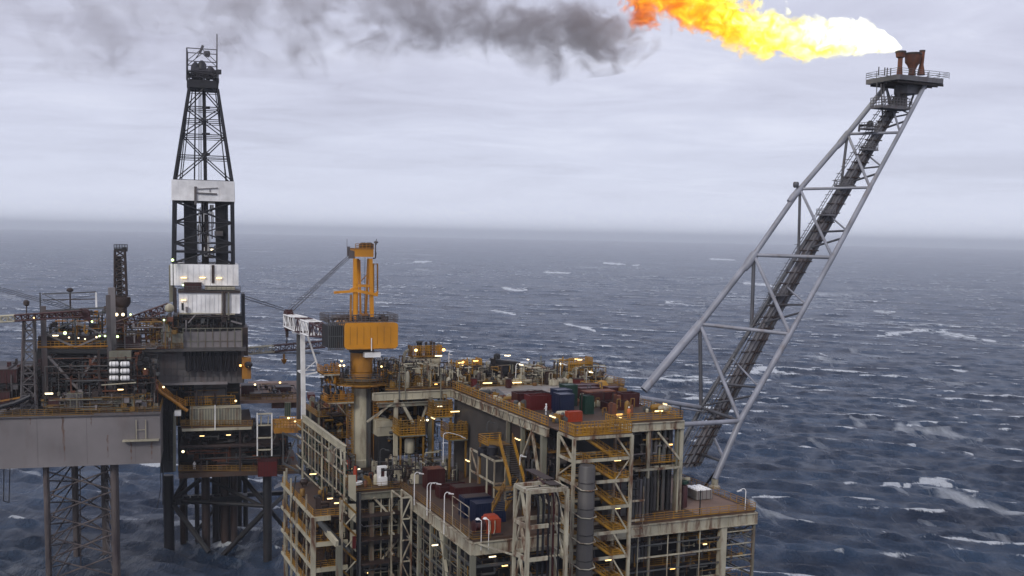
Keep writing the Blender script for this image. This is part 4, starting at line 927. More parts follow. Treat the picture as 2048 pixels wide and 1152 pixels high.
for mb, m_ in zip(dk, ('green', 'beam', 'dark', 'pale')): P_(pr, 'pipework', mb, m_)
mb = MB(); mb.lathe(G(RA0 + 10, 43.5, 35.5), [(.2, 0), (.55, .3), (.55, 3.2), (.2, 3.5)], 12); P_(pr, 'filter_vessel', mb, 'pale')
mb = MB(); p1_ = ona(668, 925, 162); mb.path([ona(668, 925, 162), ona(668, 902, 162), ona(671, 897, 162), ona(681, 895, 163), ona(683, 930, 162)], .13); P_(pr, 'vent_pipe', mb, 'white')

# ---------------------------------------------------------------- 10. dark utility block behind the pipe rack
ub = thing('utility_block', 'dark brown cluttered utility block behind the pipe rack left of the crane column', 'module', G(192, 46, ZL))
mb = MB(); mb.gbox(191, 200, 44.5, 50.5, 30, 41.5); P_(ub, 'core', mb, 'black')
for z in (37.5, 41.6): mb = MB(); mb.gbox(186, 200, 44.0, 51.5, z, z + .2); P_(ub, 'floor', mb, 'brown'); mb = MB(); mb.rail([G(200, 44.0, z), G(186, 44.0, z), G(186, 51.4, z)], r=.06, step=.9); P_(ub, 'railing', mb, 'yellowd')
for (a, b) in ((186.2, 44.2), (186.2, 51.2), (193, 44.2), (199.8, 44.2)): mb = MB(); mb.beam(G(a, b, 20), G(a, b, 44), .3); P_(ub, 'column', mb, 'pale')
dk = [MM() for _ in range(5)]; clutter(dk, 185.5, 191, 44.3, 51, 34, 44.5, 90, rs, .07, .3, .6); equip(dk, 186.5, 198, 44.6, 50, 41.8, 40, rs, 2.6); equip(dk, 186.3, 190.5, 44.4, 50.5, 37.7, 24, rs, 2.4)
for mb, m_ in zip(dk, ('brown', 'dark', 'yellowd', 'rust', 'pale')): P_(ub, 'machinery', mb, m_)
# thin screen frame at the corner of the lower deck
sf = thing('screen_frame', 'thin white tubular screen frame hanging at the front corner beside the deep blue container', 'frame', G(130, 51, ZL))
mb = MB(); q_ = [onb(x, y, 51.2) for x, y in ((905, 992), (938, 1015), (938, 1078), (905, 1050))]
mb.path(q_ + q_[:1], .07); P_(sf, 'outer_tube', mb, 'white'); mb = MB(); mb.tube(q_[0].lerp(q_[1], .5), q_[3].lerp(q_[2], .5), .05); mb.tube(q_[0].lerp(q_[3], .3), q_[1].lerp(q_[2], .3), .05); P_(sf, 'mullion', mb, 'white')
# ================================================================== PEDESTAL CRANE
CA = 178.0
def cy(x, y, da=0.0): return ona(x, y, CA + da)
def build_crane():
    c0 = cy(722, 930); cx = Vector((c0.x, c0.y, 0)); zf = lambda y: cy(722, y).z
    cr = thing('pedestal_crane', 'big orange pedestal crane on a white column, its boom laid out to the left', 'crane', (cx.x, cx.y, ZL))
    U = Vector((0, 0, 1)); ex, ey = EB, EA
    V = lambda u, v, z: cx + ex * u + ey * v + U * z
    z0, zt = ZL, zf(775)
    mb = MB(); mb.lathe(V(0, 0, z0), [(1.9, 0), (1.9, 1.2), (1.68, 1.4), (1.68, zt - z0)], 24); P_(cr, 'pedestal', mb, 'cream')
    for k in range(3):
        mb = MB(); mb.tube(V(.55 + .28 * k, -1.78, z0), V(.55 + .28 * k, -1.78, zt), .13, 6); P_(cr, 'riser_pipe', mb, 'beam')
    mb = MB(); z1 = zf(745); mb.lathe(V(0, 0, zt), [(1.7, 0), (1.78, .1), (1.78, z1 - zt), (2.1, z1 - zt + .3)], 24); P_(cr, 'pedestal_top', mb, 'orangef')
    z2 = zf(752); z3 = zf(703)
    mb = MB(); mb.lathe(V(0, 0, z2), [(1.95, 0), (1.95, z3 - z2)], 24); P_(cr, 'slew_column', mb, 'orangef')
    mb = MB(); mb.lathe(V(0, 0, zf(704)), [(2.2, 0), (2.2, .7), (1.9, .9)], 24); P_(cr, 'slew_ring', mb, 'black')
    # walk rings with rails
    for (yy, R, mat) in ((758, 4.3, 'dark'), (766, 5.2, 'orangef')):
        z = zf(yy); mb = MB(); mb.lathe(V(0, 0, z), [(R, 0), (R, .15)], 12); P_(cr, 'walkway', mb, mat)
        mb = MB(); pts = [V(R * math.cos(t), R * math.sin(t), z + .15) for t in [i * math.pi / 6 for i in range(13)]]; mb.rail(pts, r=.05, step=1.2); P_(cr, 'railing', mb, 'beam' if mat == 'dark' else 'yellowd')
    # service platforms left and right of the column
    for (x0, x1, y0, mat) in ((650, 700, 801, 'yellowd'), (744, 790, 801, 'yellowd'), (640, 672, 745, 'brown'), (768, 790, 752, 'brown')):
        p = ab(cy(x0, y0)); q = ab(cy(x1, y0)); mb = MB(); mb.gbox(CA - 2.5, CA + 2, p[1], q[1], p[2] - .25, p[2]); P_(cr, 'service_platform', mb, mat)
        mb = MB(); mb.rail([G(CA + 2, p[1], p[2]), G(CA - 2.5, p[1], p[2]), G(CA - 2.5, q[1], q[2] * 0 + p[2]), G(CA + 2, q[1], p[2])], step=.8, r=.06, h=1.3); P_(cr, 'railing', mb, 'orangef')
        mb = MB(); s_ = 1 if x0 < 722 else -1; e_ = p if s_ == 1 else q; f_ = q if s_ == 1 else p
        mb.beam(G(CA - 2.5, e_[1] + s_ * 1.4, p[2] - .2), G(CA - .6, f_[1], p[2] - 3.6), .16); mb.beam(G(CA - 2.55, p[1], p[2] - .15), G(CA - 2.55, q[1], p[2] - .15), .12, .22); P_(cr, 'bracket', mb, 'white')
    rs2 = random.Random(5); dk = [MM() for _ in range(3)]
    for (x0, x1, y0) in ((645, 690, 801), (748, 788, 801), (645, 700, 765), (750, 785, 765)):
        p = ab(cy(x0, y0)); q = ab(cy(x1, y0)); equip(dk, CA - 2, CA + 1.5, p[1], q[1] - .5, p[2], 16, rs2, 2.4); clutter(dk, CA - 2, CA + 2, p[1], q[1], p[2], p[2] + 3.8, 26, rs2, .05, .16, .6)
    for mb, m_ in zip(dk, ('orangef', 'brown', 'dark')): P_(cr, 'equipment', mb, m_)
    # caged ladders beside the column
    for (u, w) in ((-2.25, .9), (2.3, .8)):
        mb = MB()
        for s_ in (-w / 2, w / 2): mb.tube(V(u + s_, -1.2, z0 + 1), V(u + s_, -1.2, zt), .09, 5); mb.tube(V(u + s_, -.3, z0 + 1), V(u + s_, -.3, zt), .07, 5)
        n = int((zt - z0) / .45)
        for k in range(n): mb.beam(V(u - w / 2, -1.2, z0 + 1 + k * .45), V(u + w / 2, -1.2, z0 + 1 + k * .45), .07, .12)
        P_(cr, 'ladder', mb, 'yellow' if u < 0 else 'orangef')
    # rotating house: long orange machinery box with rounded corners, dark left part
    zb, ztp = cy(740, 697, -3.4).z, cy(740, 646, -3.4).z
    def rbox(u0, u1, v0, v1, z0, z1, rc):
        mb = MB(); n = 5; ring = []
        for (cu, cz, a0) in ((u1 - rc, z1 - rc, 0), (u0 + rc, z1 - rc, 90), (u0 + rc, z0 + rc, 180), (u1 - rc, z0 + rc, 270)):
            for k in range(n + 1): an = math.radians(a0 + 90 * k / n); ring.append((cu + rc * math.cos(an), cz + rc * math.sin(an)))
        m = len(ring); vs = [V(u, v0, z) for u, z in ring] + [V(u, v1, z) for u, z in ring]
        mb.add(vs, [list(range(m))[::-1], list(range(m, 2 * m))]); o = 0
        mb.add(vs, [(i, (i + 1) % m, m + (i + 1) % m, m + i) for i in range(m)]); mb.f[-m:] = [f[::-1] for f in mb.f[-m:]]; return mb
    u0, u1 = ab(cy(689, 670, -3.4))[1] - ab(c0)[1], ab(cy(796, 670, -3.4))[1] - ab(c0)[1]
    hs = P_(cr, 'machinery_house', rbox(u0, u1, -3.4, 3.0, zb, ztp, .55), 'orange')
    mb = MB(); mb.beam(V(u0 + .4, -3.45, zb - .05), V(u1 - .4, -3.45, zb - .05), .2, .16)
    for k in range(7): mb.beam(V(u0 + 1 + k * 1.2, -3.42, zb + .7), V(u0 + 1 + k * 1.2, -3.42, ztp - .6), .06, .05)
    mobj('panel_seam', mb, MT['orangef'], hs)
    ul = ab(cy(657, 670, -3.2))[1] - ab(c0)[1]
    mb = MB()
    mb.gbox(CA - 2.6, CA + 2.6, ul + ab(c0)[1] + .3, u0 + ab(c0)[1], zb + .1, ztp - .5)
    P_(cr, 'winch_house', mb, 'dark')
    mb = MB()
    for k in range(9): uu = ul + (u0 - ul) * k / 8; mb.beam(V(uu, -3.2, zb - .2), V(uu, -3.2, ztp + .3), .13)
    for z in (zb, (zb + ztp) / 2, ztp): mb.beam(V(ul, -3.2, z), V(u0, -3.2, z), .14)
    P_(cr, 'ladder_frame', mb, 'beam')
    mb = MB(); mb.rail([V(ul, 3, ztp + .1), V(ul, -3.3, ztp + .1), V(u1, -3.3, ztp + .1), V(u1, 3, ztp + .1)], h=1.3, step=.7, r=.05); mb.rail([V(ul, 3, ztp + .1), V(u1, 3, ztp + .1)], h=1.3, step=.7, r=.05); P_(cr, 'railing', mb, 'rig')
    dk = [MM() for _ in range(3)]; b0 = ab(c0)[1]
    equip(dk, CA - 2.5, CA + 2, b0 + ul, b0 + u1 - 1.5, ztp, 26, rs2, 1.1)
    for mb, m_ in zip(dk, ('dark', 'brown', 'rig')): P_(cr, 'winch', mb, m_)
    p = ab(cy(720, 706)); q = ab(cy(751, 706)); mb = MB(); mb.gbox(CA - 3.2, CA - 1.8, p[1], q[1], p[2] - .45, p[2] + .4); P_(cr, 'white_locker', mb, 'clean')
    mb = MB(); mb.tube(cy(743, 676, -3.6), cy(743, 702, -3.6), .09); P_(cr, 'exhaust', mb, 'clean')
    # A-frame mast
    def leg(x0, y0, x1, y1, dv, w, mat='orange', name='mast_leg'):
        mb = MB(); mb.beam(cy(x0, y0, dv), cy(x1, y1, dv), w, w); return P_(cr, name, mb, mat)
    leg(710, 517, 709, 640, -1.5, .55); leg(715, 517, 712, 640, 1.5, .5); leg(741, 517, 744, 640, -1.5, .6); leg(737, 517, 731, 630, 1.5, .4); leg(719, 520, 721, 630, 1.5, .3)
    leg(702, 590, 701, 642, -1.6, .3, 'orangef'); leg(747, 527, 747, 586, 0, .22, 'orangef', 'ladder_frame'); leg(755, 527, 755, 588, 0, .22, 'orangef', 'ladder_frame'); leg(746, 528, 756, 528, 0, .15, 'orangef', 'ladder_frame')
    leg(668, 585, 712, 582, -1.8, .42, 'orange', 'cross_arm'); leg(712, 581, 755, 590, -1.8, .5, 'orange', 'cross_arm'); leg(700, 580, 714, 573, -1.7, .3, 'orange', 'cross_arm'); leg(714, 571, 742, 572, -1.5, .42, 'orange', 'cross_arm'); leg(718, 629, 736, 629, 1.5, .4, 'orange', 'cross_arm'); leg(745, 592, 756, 583, -1.7, .25, 'orange', 'cross_arm')
    leg(722, 562, 742, 541, 0, .14, 'orangef', 'brace')
    mb = MB(); p = ab(cy(711, 498, -1.8)); q = ab(cy(747, 514, -1.8)); mb.gbox(CA - 1.8, CA + 1.8, p[1], q[1], q[2], p[2]); P_(cr, 'mast_head', mb, 'orange')
    mb = MB(); mb.rail([G(CA - 1.8, p[1], p[2]), G(CA - 1.8, q[1], p[2])], h=.9, step=.6, r=.05); mb.gbox(CA - 1.9, CA + 1.9, p[1] - .1, q[1] + .1, p[2], p[2] + .12); P_(cr, 'railing', mb, 'orangef')
    for x in (725, 729, 736, 740):
        c = cy(x, 492, 0); mb = MB(); mb.lathe(c - EA * .25, [(.55, 0), (.62, .05), (.5, .15), (.5, .3), (.62, .45), (.55, .5)], 12, axis=EA); P_(cr, 'sheave', mb, 'brown')
    mb = MB(); mb.hexa([cy(696, 517, -1.2), cy(710, 517, -1.2), cy(710, 517, 1.2), cy(696, 517, 1.2), cy(700, 500, -1.2), cy(711, 503, -1.2), cy(711, 503, 1.2), cy(700, 500, 1.2)]); mb.beam(cy(697, 493, 0), cy(697, 512, 0), .45); mb.beam(cy(694, 478, 0), cy(694, 494, 0), .06); P_(cr, 'rope_anchor', mb, 'rig')
    mb = MB(); mb.tube(cy(751, 484, 0), cy(751, 516, 0), .12); mb.path([cy(752, 505, 0), cy(751, 516, 0), cy(746, 517, 0)], .12); mb.lathe(cy(752, 487, 0), [(.1, 0), (.38, .1), (.38, .3), (.1, .5)], 8); mb.tube(cy(753, 478, 0), cy(753, 490, 0), .05); P_(cr, 'mast_lamp_post', mb, 'rig')
    # boom, lying to the left and away on its rest
    bA = 203.0; tip = ona(577, 640, bA); root = G(CA + 2.5, b0 + ul + 1.2, zb + 2.2)
    ax = (tip - root); Lb = ax.length; ax.normalize(); sd = ax.cross(U).normalized(); vv = sd.cross(ax)
    def sec(t0, t1, w0, w1, mat, m):
        mb = MB(); A = [root + ax * (Lb * t0) + sd * (i * w0) + vv * (j * w0) for i, j in ((-1, -1), (1, -1), (1, 1), (-1, 1))]; B = [root + ax * (Lb * t1) + sd * (i * w1) + vv * (j * w1) for i, j in ((-1, -1), (1, -1), (1, 1), (-1, 1))]
        mb.lattice(A, B, m, .15, .085, 'Z'); return P_(cr, 'boom_section', mb, mat)
    sec(0, .28, .7, 1.2, 'red', 4); sec(.28, .5, 1.2, 1.25, 'clean', 3); sec(.5, .64, 1.25, 1.25, 'red', 2); sec(.64, .98, 1.25, 1.1, 'clean', 5)
    mb = MB(); mb.gbox(bA - 2.0, bA - 1.7, ab(tip)[1] - 1.2, ab(tip)[1] - .2, 0, 1); mb = MB()
    mb.lathe(tip - sd * .7 + U * .9, [(1.1, 0), (1.2, .1), (1.0, .25), (1.0, 1.15), (1.2, 1.3), (1.1, 1.4)], 14, axis=sd); mb.lathe(tip - sd * .6 - U * 1.2, [(.9, 0), (1.0, .1), (.8, .25), (.8, .95), (1.0, 1.1), (.9, 1.2)], 14, axis=sd)
    mb.beam(tip - U * 2.1 - ax * .1, tip + U * 2.0, 1.3, .7); P_(cr, 'boom_head', mb, 'red')
    mb = MB(); h = tip - U * 2.2 + ax * 1.0; mb.beam(h, h - U * 1.2, .5); mb.path([h - U * 1.2, h - U * 2.1, h - U * 2.4 + ax * .3, h - U * 2.2 + ax * .6], .12); mb.tube(h, h + U * 2, .06); P_(cr, 'hook_block', mb, 'brown')
    for k in range(5):
        mb = MB(); o = sd * ((k - 2) * .22); mb.tube(cy(699, 509 + (k % 3) * 4, -.6 + k * .3), tip + U * (1.9 - (k % 3) * .5) + o, .05, 4, cap=False); P_(cr, 'luffing_rope', mb, 'rig')
    mb = MB(); mb.tube(cy(730, 515, 0), cy(729, 628, 0), .04, 4, cap=False); P_(cr, 'hoist_rope', mb, 'dark')
    for (x, y, m_) in ((683, 722, 'lamp'), (680, 731, 'lampw'), (763, 733, 'lamp'), (786, 771, 'lampo'), (784, 785, 'lamp'), (768, 792, 'lampo'), (688, 731, 'lampw')): bulb(cr, cy(x, y, -2.8), .17, m_)
    for (x, y) in ((705, 938),): pass
    # boom rest
    br = thing('boom_rest', 'slender white two legged boom rest mast holding up the lattice crane boom', 'boom rest', G(196, 43.4, 40))
    P2 = lambda x, y, a=196.0: ona(x, y, a)
    for (x0, x1, a, w, m_) in ((605, 607, 196, .75, 'clean'), (597, 597, 200, .65, 'beam')):
        mb = MB(); mb.beam(P2(x0, 667, a), P2(x1, 838, a), w); P_(br, 'post', mb, m_)
    mb = MB(); mb.beam(P2(614, 668), P2(645, 762), .3); P_(br, 'strut', mb, 'clean')
    mb = MB(); mb.beam(P2(595, 741, 200), P2(608, 750), .22); mb.beam(P2(608, 750), P2(637, 744), .24); mb.beam(P2(595, 741, 200), P2(630, 740), .18); mb.beam(P2(608, 742), P2(632, 722), .14); P_(br, 'tie', mb, 'clean')
    mb = MB(); mb.beam(P2(586, 664, 198), P2(612, 669), .4); mb.beam(P2(585, 655, 198), P2(586, 664, 198), .4); mb.beam(P2(600, 642, 200), P2(600, 665, 200), .3); P_(br, 'saddle', mb, 'clean')
build_crane()

# ================================================================== FLARE BOOM
def build_flare():
    fb = thing('flare_boom', 'long grey triangular lattice flare boom leaning up and out over the sea on the right', 'flare boom', G(150, 104, ZL))
    def aR(z): return 150 + (z - ZL) / 72 * 5.0
    def aL(z): return 166 - (z - ZL) / 72 * 4.5
    def aM(z): return 163.5 - (z - ZL) / 72 * 3.0
    def solve(x, y, f):
        z = 60
        for _ in range(12): z = ona(x, y, f(z)).z
        return ona(x, y, f(z))
    Rn = [solve(x, y, aR) for x, y in ((1430, 958), (1480, 842), (1580, 668), (1665, 515), (1740, 375), (1800, 265), (1851, 168))]
    Ln = [solve(x, y, aL) for x, y in ((1288, 780), (1400, 648), (1508, 510), (1600, 378), (1695, 268), (1772, 172))]
    Mn = [solve(x, y, aM) for x, y in ((1330, 952), (1402, 815), (1503, 655), (1597, 505), (1682, 372), (1757, 262), (1806, 180))]
    def T(name, p, q, r, mat='boom', r2=None): mb = MB(); mb.tube(p, q, r, 12, r2); return P_(fb, name, mb, mat)
    for i in range(len(Rn) - 1): T('right_chord', Rn[i], Rn[i + 1], .55 if i < 2 else .48 if i < 4 else .40)
    for i in range(len(Ln) - 1):
        T('left_chord', Ln[i], Ln[i + 1], .80 if i == 0 else .6 if i < 2 else .5)
        d_ = (Ln[i + 1] - Ln[i]).normalized()
        if i: mb = MB(); mb.tube(Ln[i] - d_ * 2.2, Ln[i] + d_ * .3, .82 if i < 3 else .65, 12); mb.tube(Ln[i] - d_ * 3.4, Ln[i] - d_ * 2.2, .6 if i < 3 else .5, 12, .82 if i < 3 else .65); P_(fb, 'joint_can', mb, 'boom')
    for i in range(len(Mn) - 1): T('lower_chord', Mn[i], Mn[i + 1], .42, 'boomd')
    # cross members level with the sea between the two upper chords
    for i in range(1, 5): T('cross_member', Ln[i], Rn[i + 1], .34 if i < 3 else .26)
    T('cross_member', Mn[1], Rn[1] + EB * 0, .3, 'boomd'); T('cross_member', solve(1365, 849, aR), Rn[1], .42)
    T('cross_member', G(160, 96, 46.8), Mn[1], .42); T('cross_member', G(160, 96, 46.1), Mn[1] + EB * 7 - Vector((0, 0, 2)), .16)
    # posts down to the lower chord and diagonals to the right chord
    for i in range(1, 5): T('post', Ln[i], Mn[i], .36 if i < 3 else .27, 'boomd'); T('diagonal', Ln[i], Rn[i], .34 if i < 3 else .26)
    T('diagonal', Ln[5], Rn[5], .2); T('post', Ln[5], Mn[5] + (Mn[6] - Mn[5]) * .5, .2, 'boomd')
    # K bracing between the right chord and the lower chord
    for i in range(1, 6):
        mid = Rn[i].lerp(Rn[i + 1], .38); hm = Mn[i].lerp(Mn[min(i + 1, 6)], .30)
        T('lower_brace', mid, hm, .2 if i < 4 else .16, 'boomd'); T('lower_brace', mid + (Rn[i] - Rn[i + 1]).normalized() * 1.6, Mn[i].lerp(Mn[min(i + 1, 6)], .02), .2, 'boomd'); T('lower_brace', mid, hm.lerp(Mn[min(i + 1, 6)], .45), .17, 'boom')
    m0 = Rn[0].lerp(Rn[1], .3); T('lower_brace', m0, solve(1395, 905, aM), .26, 'boomd'); T('lower_brace', Rn[0].lerp(Rn[1], .25), solve(1400, 985, aM), .24, 'dark'); T('lower_brace', Rn[0].lerp(Rn[1], .35), solve(1425, 870, aM), .26, 'boom')
    mb = MB(); mb.lathe(Rn[0] - Vector((0, 0, 1.6)), [(1.0, 0), (1.0, .3), (.6, .6), (.6, 1.6)], 10); P_(fb, 'pivot_shoe', mb, 'white')
    # pipe bundle with ladder and tray in the middle
    s_ = [solve(x, y, lambda z: aM(z) - 2.5) for x, y in ((1372, 935), (1440, 810), (1530, 645), (1620, 490), (1695, 362), (1757, 258), (1800, 190))]
    for k, (o1, o2, r, m_) in enumerate(((0, 0, .34, 'pipe'), (1.0, .2, .42, 'pipe'), (1.9, .1, .25, 'brown'), (2.6, .3, .30, 'boomd'), (-.8, .1, .16, 'pipe'), (-1.5, .3, .12, 'boomd'), (.5, 1.0, .26, 'dark'), (1.6, 1.1, .3, 'pipe'), (3.1, .2, .14, 'boomd'))):
        mb = MB()
        pts = [p + EB * (o1 * (1 - .45 * i / 6)) + EA * o2 for i, p in enumerate(s_)]
        mb.path(pts, r, 8); P_(fb, 'gas_pipe', mb, m_)
    lad = MB(); hoop = MB()
    for i in range(6):
        p, q = s_[i] - EB * 2.4 + EA * .5, s_[i + 1] - EB * (2.4 - .12 * i) + EA * .5
        for o in (-.35, .35): lad.tube(p + EA * o, q + EA * o, .07, 5)
        n = int((q - p).length / .8)
        for k in range(n): c = p.lerp(q, k / n); lad.tube(c - EA * .35, c + EA * .35, .05, 4)
        for k in range(int(n / 2)):
            c = p.lerp(q, k / (n / 2)); pts = [c + EA * (.5 * math.cos(t)) - EB * (.75 * math.sin(t)) for t in (0, .8, 1.57, 2.3, 3.14)]; hoop.path(pts, .045, 4)
    ld = P_(fb, 'ladder', lad, 'boomd'); mobj('safety_hoops', hoop, MT['boomd'], ld)
    sup = MB()
    for i in range(6):
        n = 7
        for k in range(n):
            c = s_[i].lerp(s_[i + 1], (k + .5) / n); sup.beam(c - EB * 1.9 + EA * -.2, c + EB * (2.9 - i * .15) - EA * .2, .16, .2); sup.beam(c + EB * .3 + EA * 1.5, c + EB * 1.0 - EA * .5, .3)
    P_(fb, 'pipe_clamp', sup, 'brown')
    tray = MB()
    for i in range(6): tray.beam(s_[i] + EB * (2.2 - i * .15) + EA * 1.2, s_[i + 1] + EB * (2.1 - i * .17) + EA * 1.2, 1.2, .3)
    P_(fb, 'cable_tray', tray, 'pipe')
    for i, (x, y) in enumerate(((1740, 345 - 45), (1690, 372), (1655, 430), (1560, 590), (1740, 258))):
        p = solve(x, y, lambda z: aM(z) - 3); mb = MB(); A_ = ab(p); mb.gbox(A_[0] - 1, A_[0] + 1.2, A_[1] - 1.6, A_[1] + 1.2, A_[2] - .15, A_[2]); mb.rail([G(A_[0] - 1, A_[1] + 1, A_[2]), G(A_[0] - 1, A_[1] - 1.6, A_[2]), G(A_[0] + 1.2, A_[1] - 1.6, A_[2])], r=.06, step=.6); P_(fb, 'rest_platform', mb, 'pipe')
    mb = MB(); p = solve(1740, 252, lambda z: aM(z) - 3); mb.path([p - EB * 2.6 - Vector((0, 0, 1.2)), p - EB * 2.5, p + EB * .8], .22); mb.lathe(p, [(.5, 0), (.7, .4), (.3, 1.0)], 9); P_(fb, 'davit', mb, 'dark')
    mb = MB(); mb.lathe(Ln[3] - EB * 1.0 + Vector((0, 0, .2)), [(.35, 0), (.55, .3), (.55, .9), (.4, 1.1)], 10); P_(fb, 'sheave_bracket', mb, 'boomd')
    mb = MB()
    for i in range(3):
        q_ = Rn[1].lerp(Mn[1], .3 + .2 * i); mb.tube(q_, q_ + Vector((0, 0, 2.2)), .08)
    P_(fb, 'railing', mb, 'boomd')
    # head platform
    near = ona(1796, 153, 153.5); n_ = ab(near); zz = n_[2]
    a0, b0 = n_[0], n_[1]; a1, b1 = a0 + 8.4, b0 + 12.6
    bev = 1.4
    ring = [(a0 + bev * .3, b0), (a0, b0 + bev * .3), (a0, b1 - bev), (a0 + bev, b1), (a1, b1), (a1, b0), ]
    mb = MB(); lo = [G(a, b, zz - .45) for a, b in ring]; hi = [G(a, b, zz + .45) for a, b in ring]; m = len(ring)
    mb.add(lo + hi, [list(range(m)), list(range(m, 2 * m))[::-1]] + [(i, m + i, m + (i + 1) % m, (i + 1) % m) for i in range(m)]); hp = P_(fb, 'head_platform', mb, 'pipe')
    mb = MB()
    for k in range(6): mb.beam(G(a0 + .6 + k * 1.4, b0 + .5, zz - .7), G(a0 + .6 + k * 1.4, b1 - .8, zz - .7), .22, .4)
    mobj('floor_joists', mb, MT['brown'], hp)
    mb = MB(); mb.rail([G(a1, b0, zz + .45), G(a0, b0, zz + .45), G(a0, b1, zz + .45), G(a1, b1, zz + .45), G(a1, b0, zz + .45)], h=1.2, step=2.2, r=.045, toe=False); mobj('railing', mb, MT['boomd'], hp)
    ctr = ona(1818, 165, 157.5); mb = MB(); mb.gbox(155.5, 159, ab(ctr)[1] - 2.2, ab(ctr)[1] + 1.2, zz - 2.4, zz - .45); P_(fb, 'head_frame', mb, 'pipe')
    mb = MB()
    for (x0, y0, x1, y1, r) in ((1796, 165, 1800, 215, .5), (1806, 165, 1808, 215, .7), (1768, 168, 1768, 205, .12), (1754, 165, 1752, 215, .1), (1762, 168, 1766, 250, .16), (1835, 168, 1818, 215, .2), (1850, 168, 1834, 180, .12)):
        mb.tube(ona(x0, y0, 158), ona(x1, y1, 158), r, 8)
    P_(fb, 'riser_pipe', mb, 'pipe')
    p = ab(ona(1752, 212, 157)); q = ab(ona(1812, 212, 157)); mb = MB(); mb.gbox(155.5, 158.5, p[1], q[1], p[2] - .4, p[2]); mb.rail([G(158.5, p[1], p[2]), G(155.5, p[1], p[2]), G(155.5, q[1], p[2])], h=1.6, r=.07, step=.7); P_(fb, 'rest_platform', mb, 'pipe')
    # burner tips
    for (x, yb, segs, mat) in ((1799, 147, ((130, 7), (113, 7), (111, 13), (100, 15)), 'rust'), (1824, 147, ((138, 9), (128, 15), (122, 22), (104, 24)), 'rust'), (1842, 147, ((136, 9), (126, 6), (98, 8)), 'rust')):
        base = ona(x, yb, 157.5); prof = [(ona(x, yb, 157.5) - ona(x + segs[0][1] / 2, yb, 157.5)).length]; px = (ona(x + 100, yb, 157.5) - base).length / 100
        pr_ = [(segs[0][1] * px / 2 * 1.3, 0)] + [(w * px / 2, ona(x, y, 157.5).z - base.z) for y, w in segs]
        mb = MB(); mb.lathe(base - Vector((0, 0, .3)), pr_, 14); bt_ = P_(fb, "burner_tip", mb, mat)
        t = MB(); topz = pr_[-1][1] - .3; t.lathe(base + Vector((0, 0, topz)), [(pr_[-1][0] * 1.08, -.2), (pr_[-1][0] * 1.08, .1)], 14); mobj("rim", t, MT["brown"], bt_)
    mb = MB()
    for x in (1757, 1769, 1774, 1781, 1830, 1856): c = ona(x, 150, 156); mb.tube(Vector((c.x, c.y, zz + .4)), Vector((c.x, c.y, zz + 1.9)), .1)
    P_(fb, 'pilot_post', mb, 'brown')
build_flare()

# ================================================================== CONTAINERS AND DECK CARGO
def make_container(name, label, mat, L, Wd, Hh, open_top=False, ribs=True, cat='container', group=None, roof=None):
    t = bpy.data.objects.new(name, None); COL.objects.link(t); tag(t, label, cat, group); t['_base'] = (0, 0, 0)
    fr_ = lambda a, b, z: Vector((a, b, z))
    mb = MB(); e = .06
    if open_top:
        for (x0, x1, y0, y1) in ((e, L - e, e, 2 * e), (e, L - e, Wd - 2 * e, Wd - e), (e, 2 * e, 2 * e, Wd - 2 * e), (L - 2 * e, L - e, 2 * e, Wd - 2 * e)): mb.gbox(x0, x1, y0, y1, .15, Hh - .06, fr_)
        mb.gbox(2 * e, L - 2 * e, 2 * e, Wd - 2 * e, .15, .25, fr_)
    else: mb.gbox(e, L - e, e, Wd - e, .15, Hh - .06, fr_)
    if ribs:
        n = int(L / .28)
        for i in range(1, n):
            x = L * i / n
            for y in (e - .04, Wd - e): mb.gbox(x - .05, x + .05, y, y + .04, .25, Hh - .2, fr_)
    mobj('shell', mb, MT[mat], t, base=Vector((0, 0, 0)))
    if roof: q = MB(); q.gbox(.2, L - .2, .2, Wd - .2, Hh - .05, Hh + .03, fr_); mobj('roof', q, MT[roof], t, base=Vector((0, 0, 0)))
    f = MB(); w = .14
    for x in (0, L - w):
        for y in (0, Wd - w): f.gbox(x, x + w, y, y + w, 0, Hh, fr_)
    for z in (0, Hh - w):
        for y in (0, Wd - w): f.gbox(w, L - w, y, y + w, z, z + w, fr_)
        for x in (0, L - w): f.gbox(x, x + w, w, Wd - w, z, z + w, fr_)
    mobj('corner_frame', f, MT[mat], t, base=Vector((0, 0, 0)))
    if not open_top:
        d_ = MB()
        for y in (Wd * .3, Wd * .7): d_.tube(fr_(-.04, y, .2), fr_(-.04, y, Hh - .2), .035, 5)
        d_.gbox(-.03, 0, Wd * .1, Wd * .48, .2, Hh - .2, fr_); d_.gbox(-.03, 0, Wd * .52, Wd * .9, .2, Hh - .2, fr_); mobj('door', d_, MT[mat], t, base=Vector((0, 0, 0)))
    else:
        p_ = MB()
        for (x, y) in ((0, 0), (L, 0), (0, Wd), (L, Wd)): p_.tube(fr_(x, y, Hh), fr_(L / 2, Wd / 2, Hh + .35), .03, 4)
        mobj('lifting_sling', p_, MT['dark'], t, base=Vector((0, 0, 0)))
    return t
def place(t, a, b, z, rot=0.0):
    """rot 0: length runs along +a ; rot 90: along +b"""
    t.location = G(a, b, z); t.rotation_euler = (0, 0, AL + math.radians(90) - math.radians(rot)); t['_base'] = tuple(t.location)
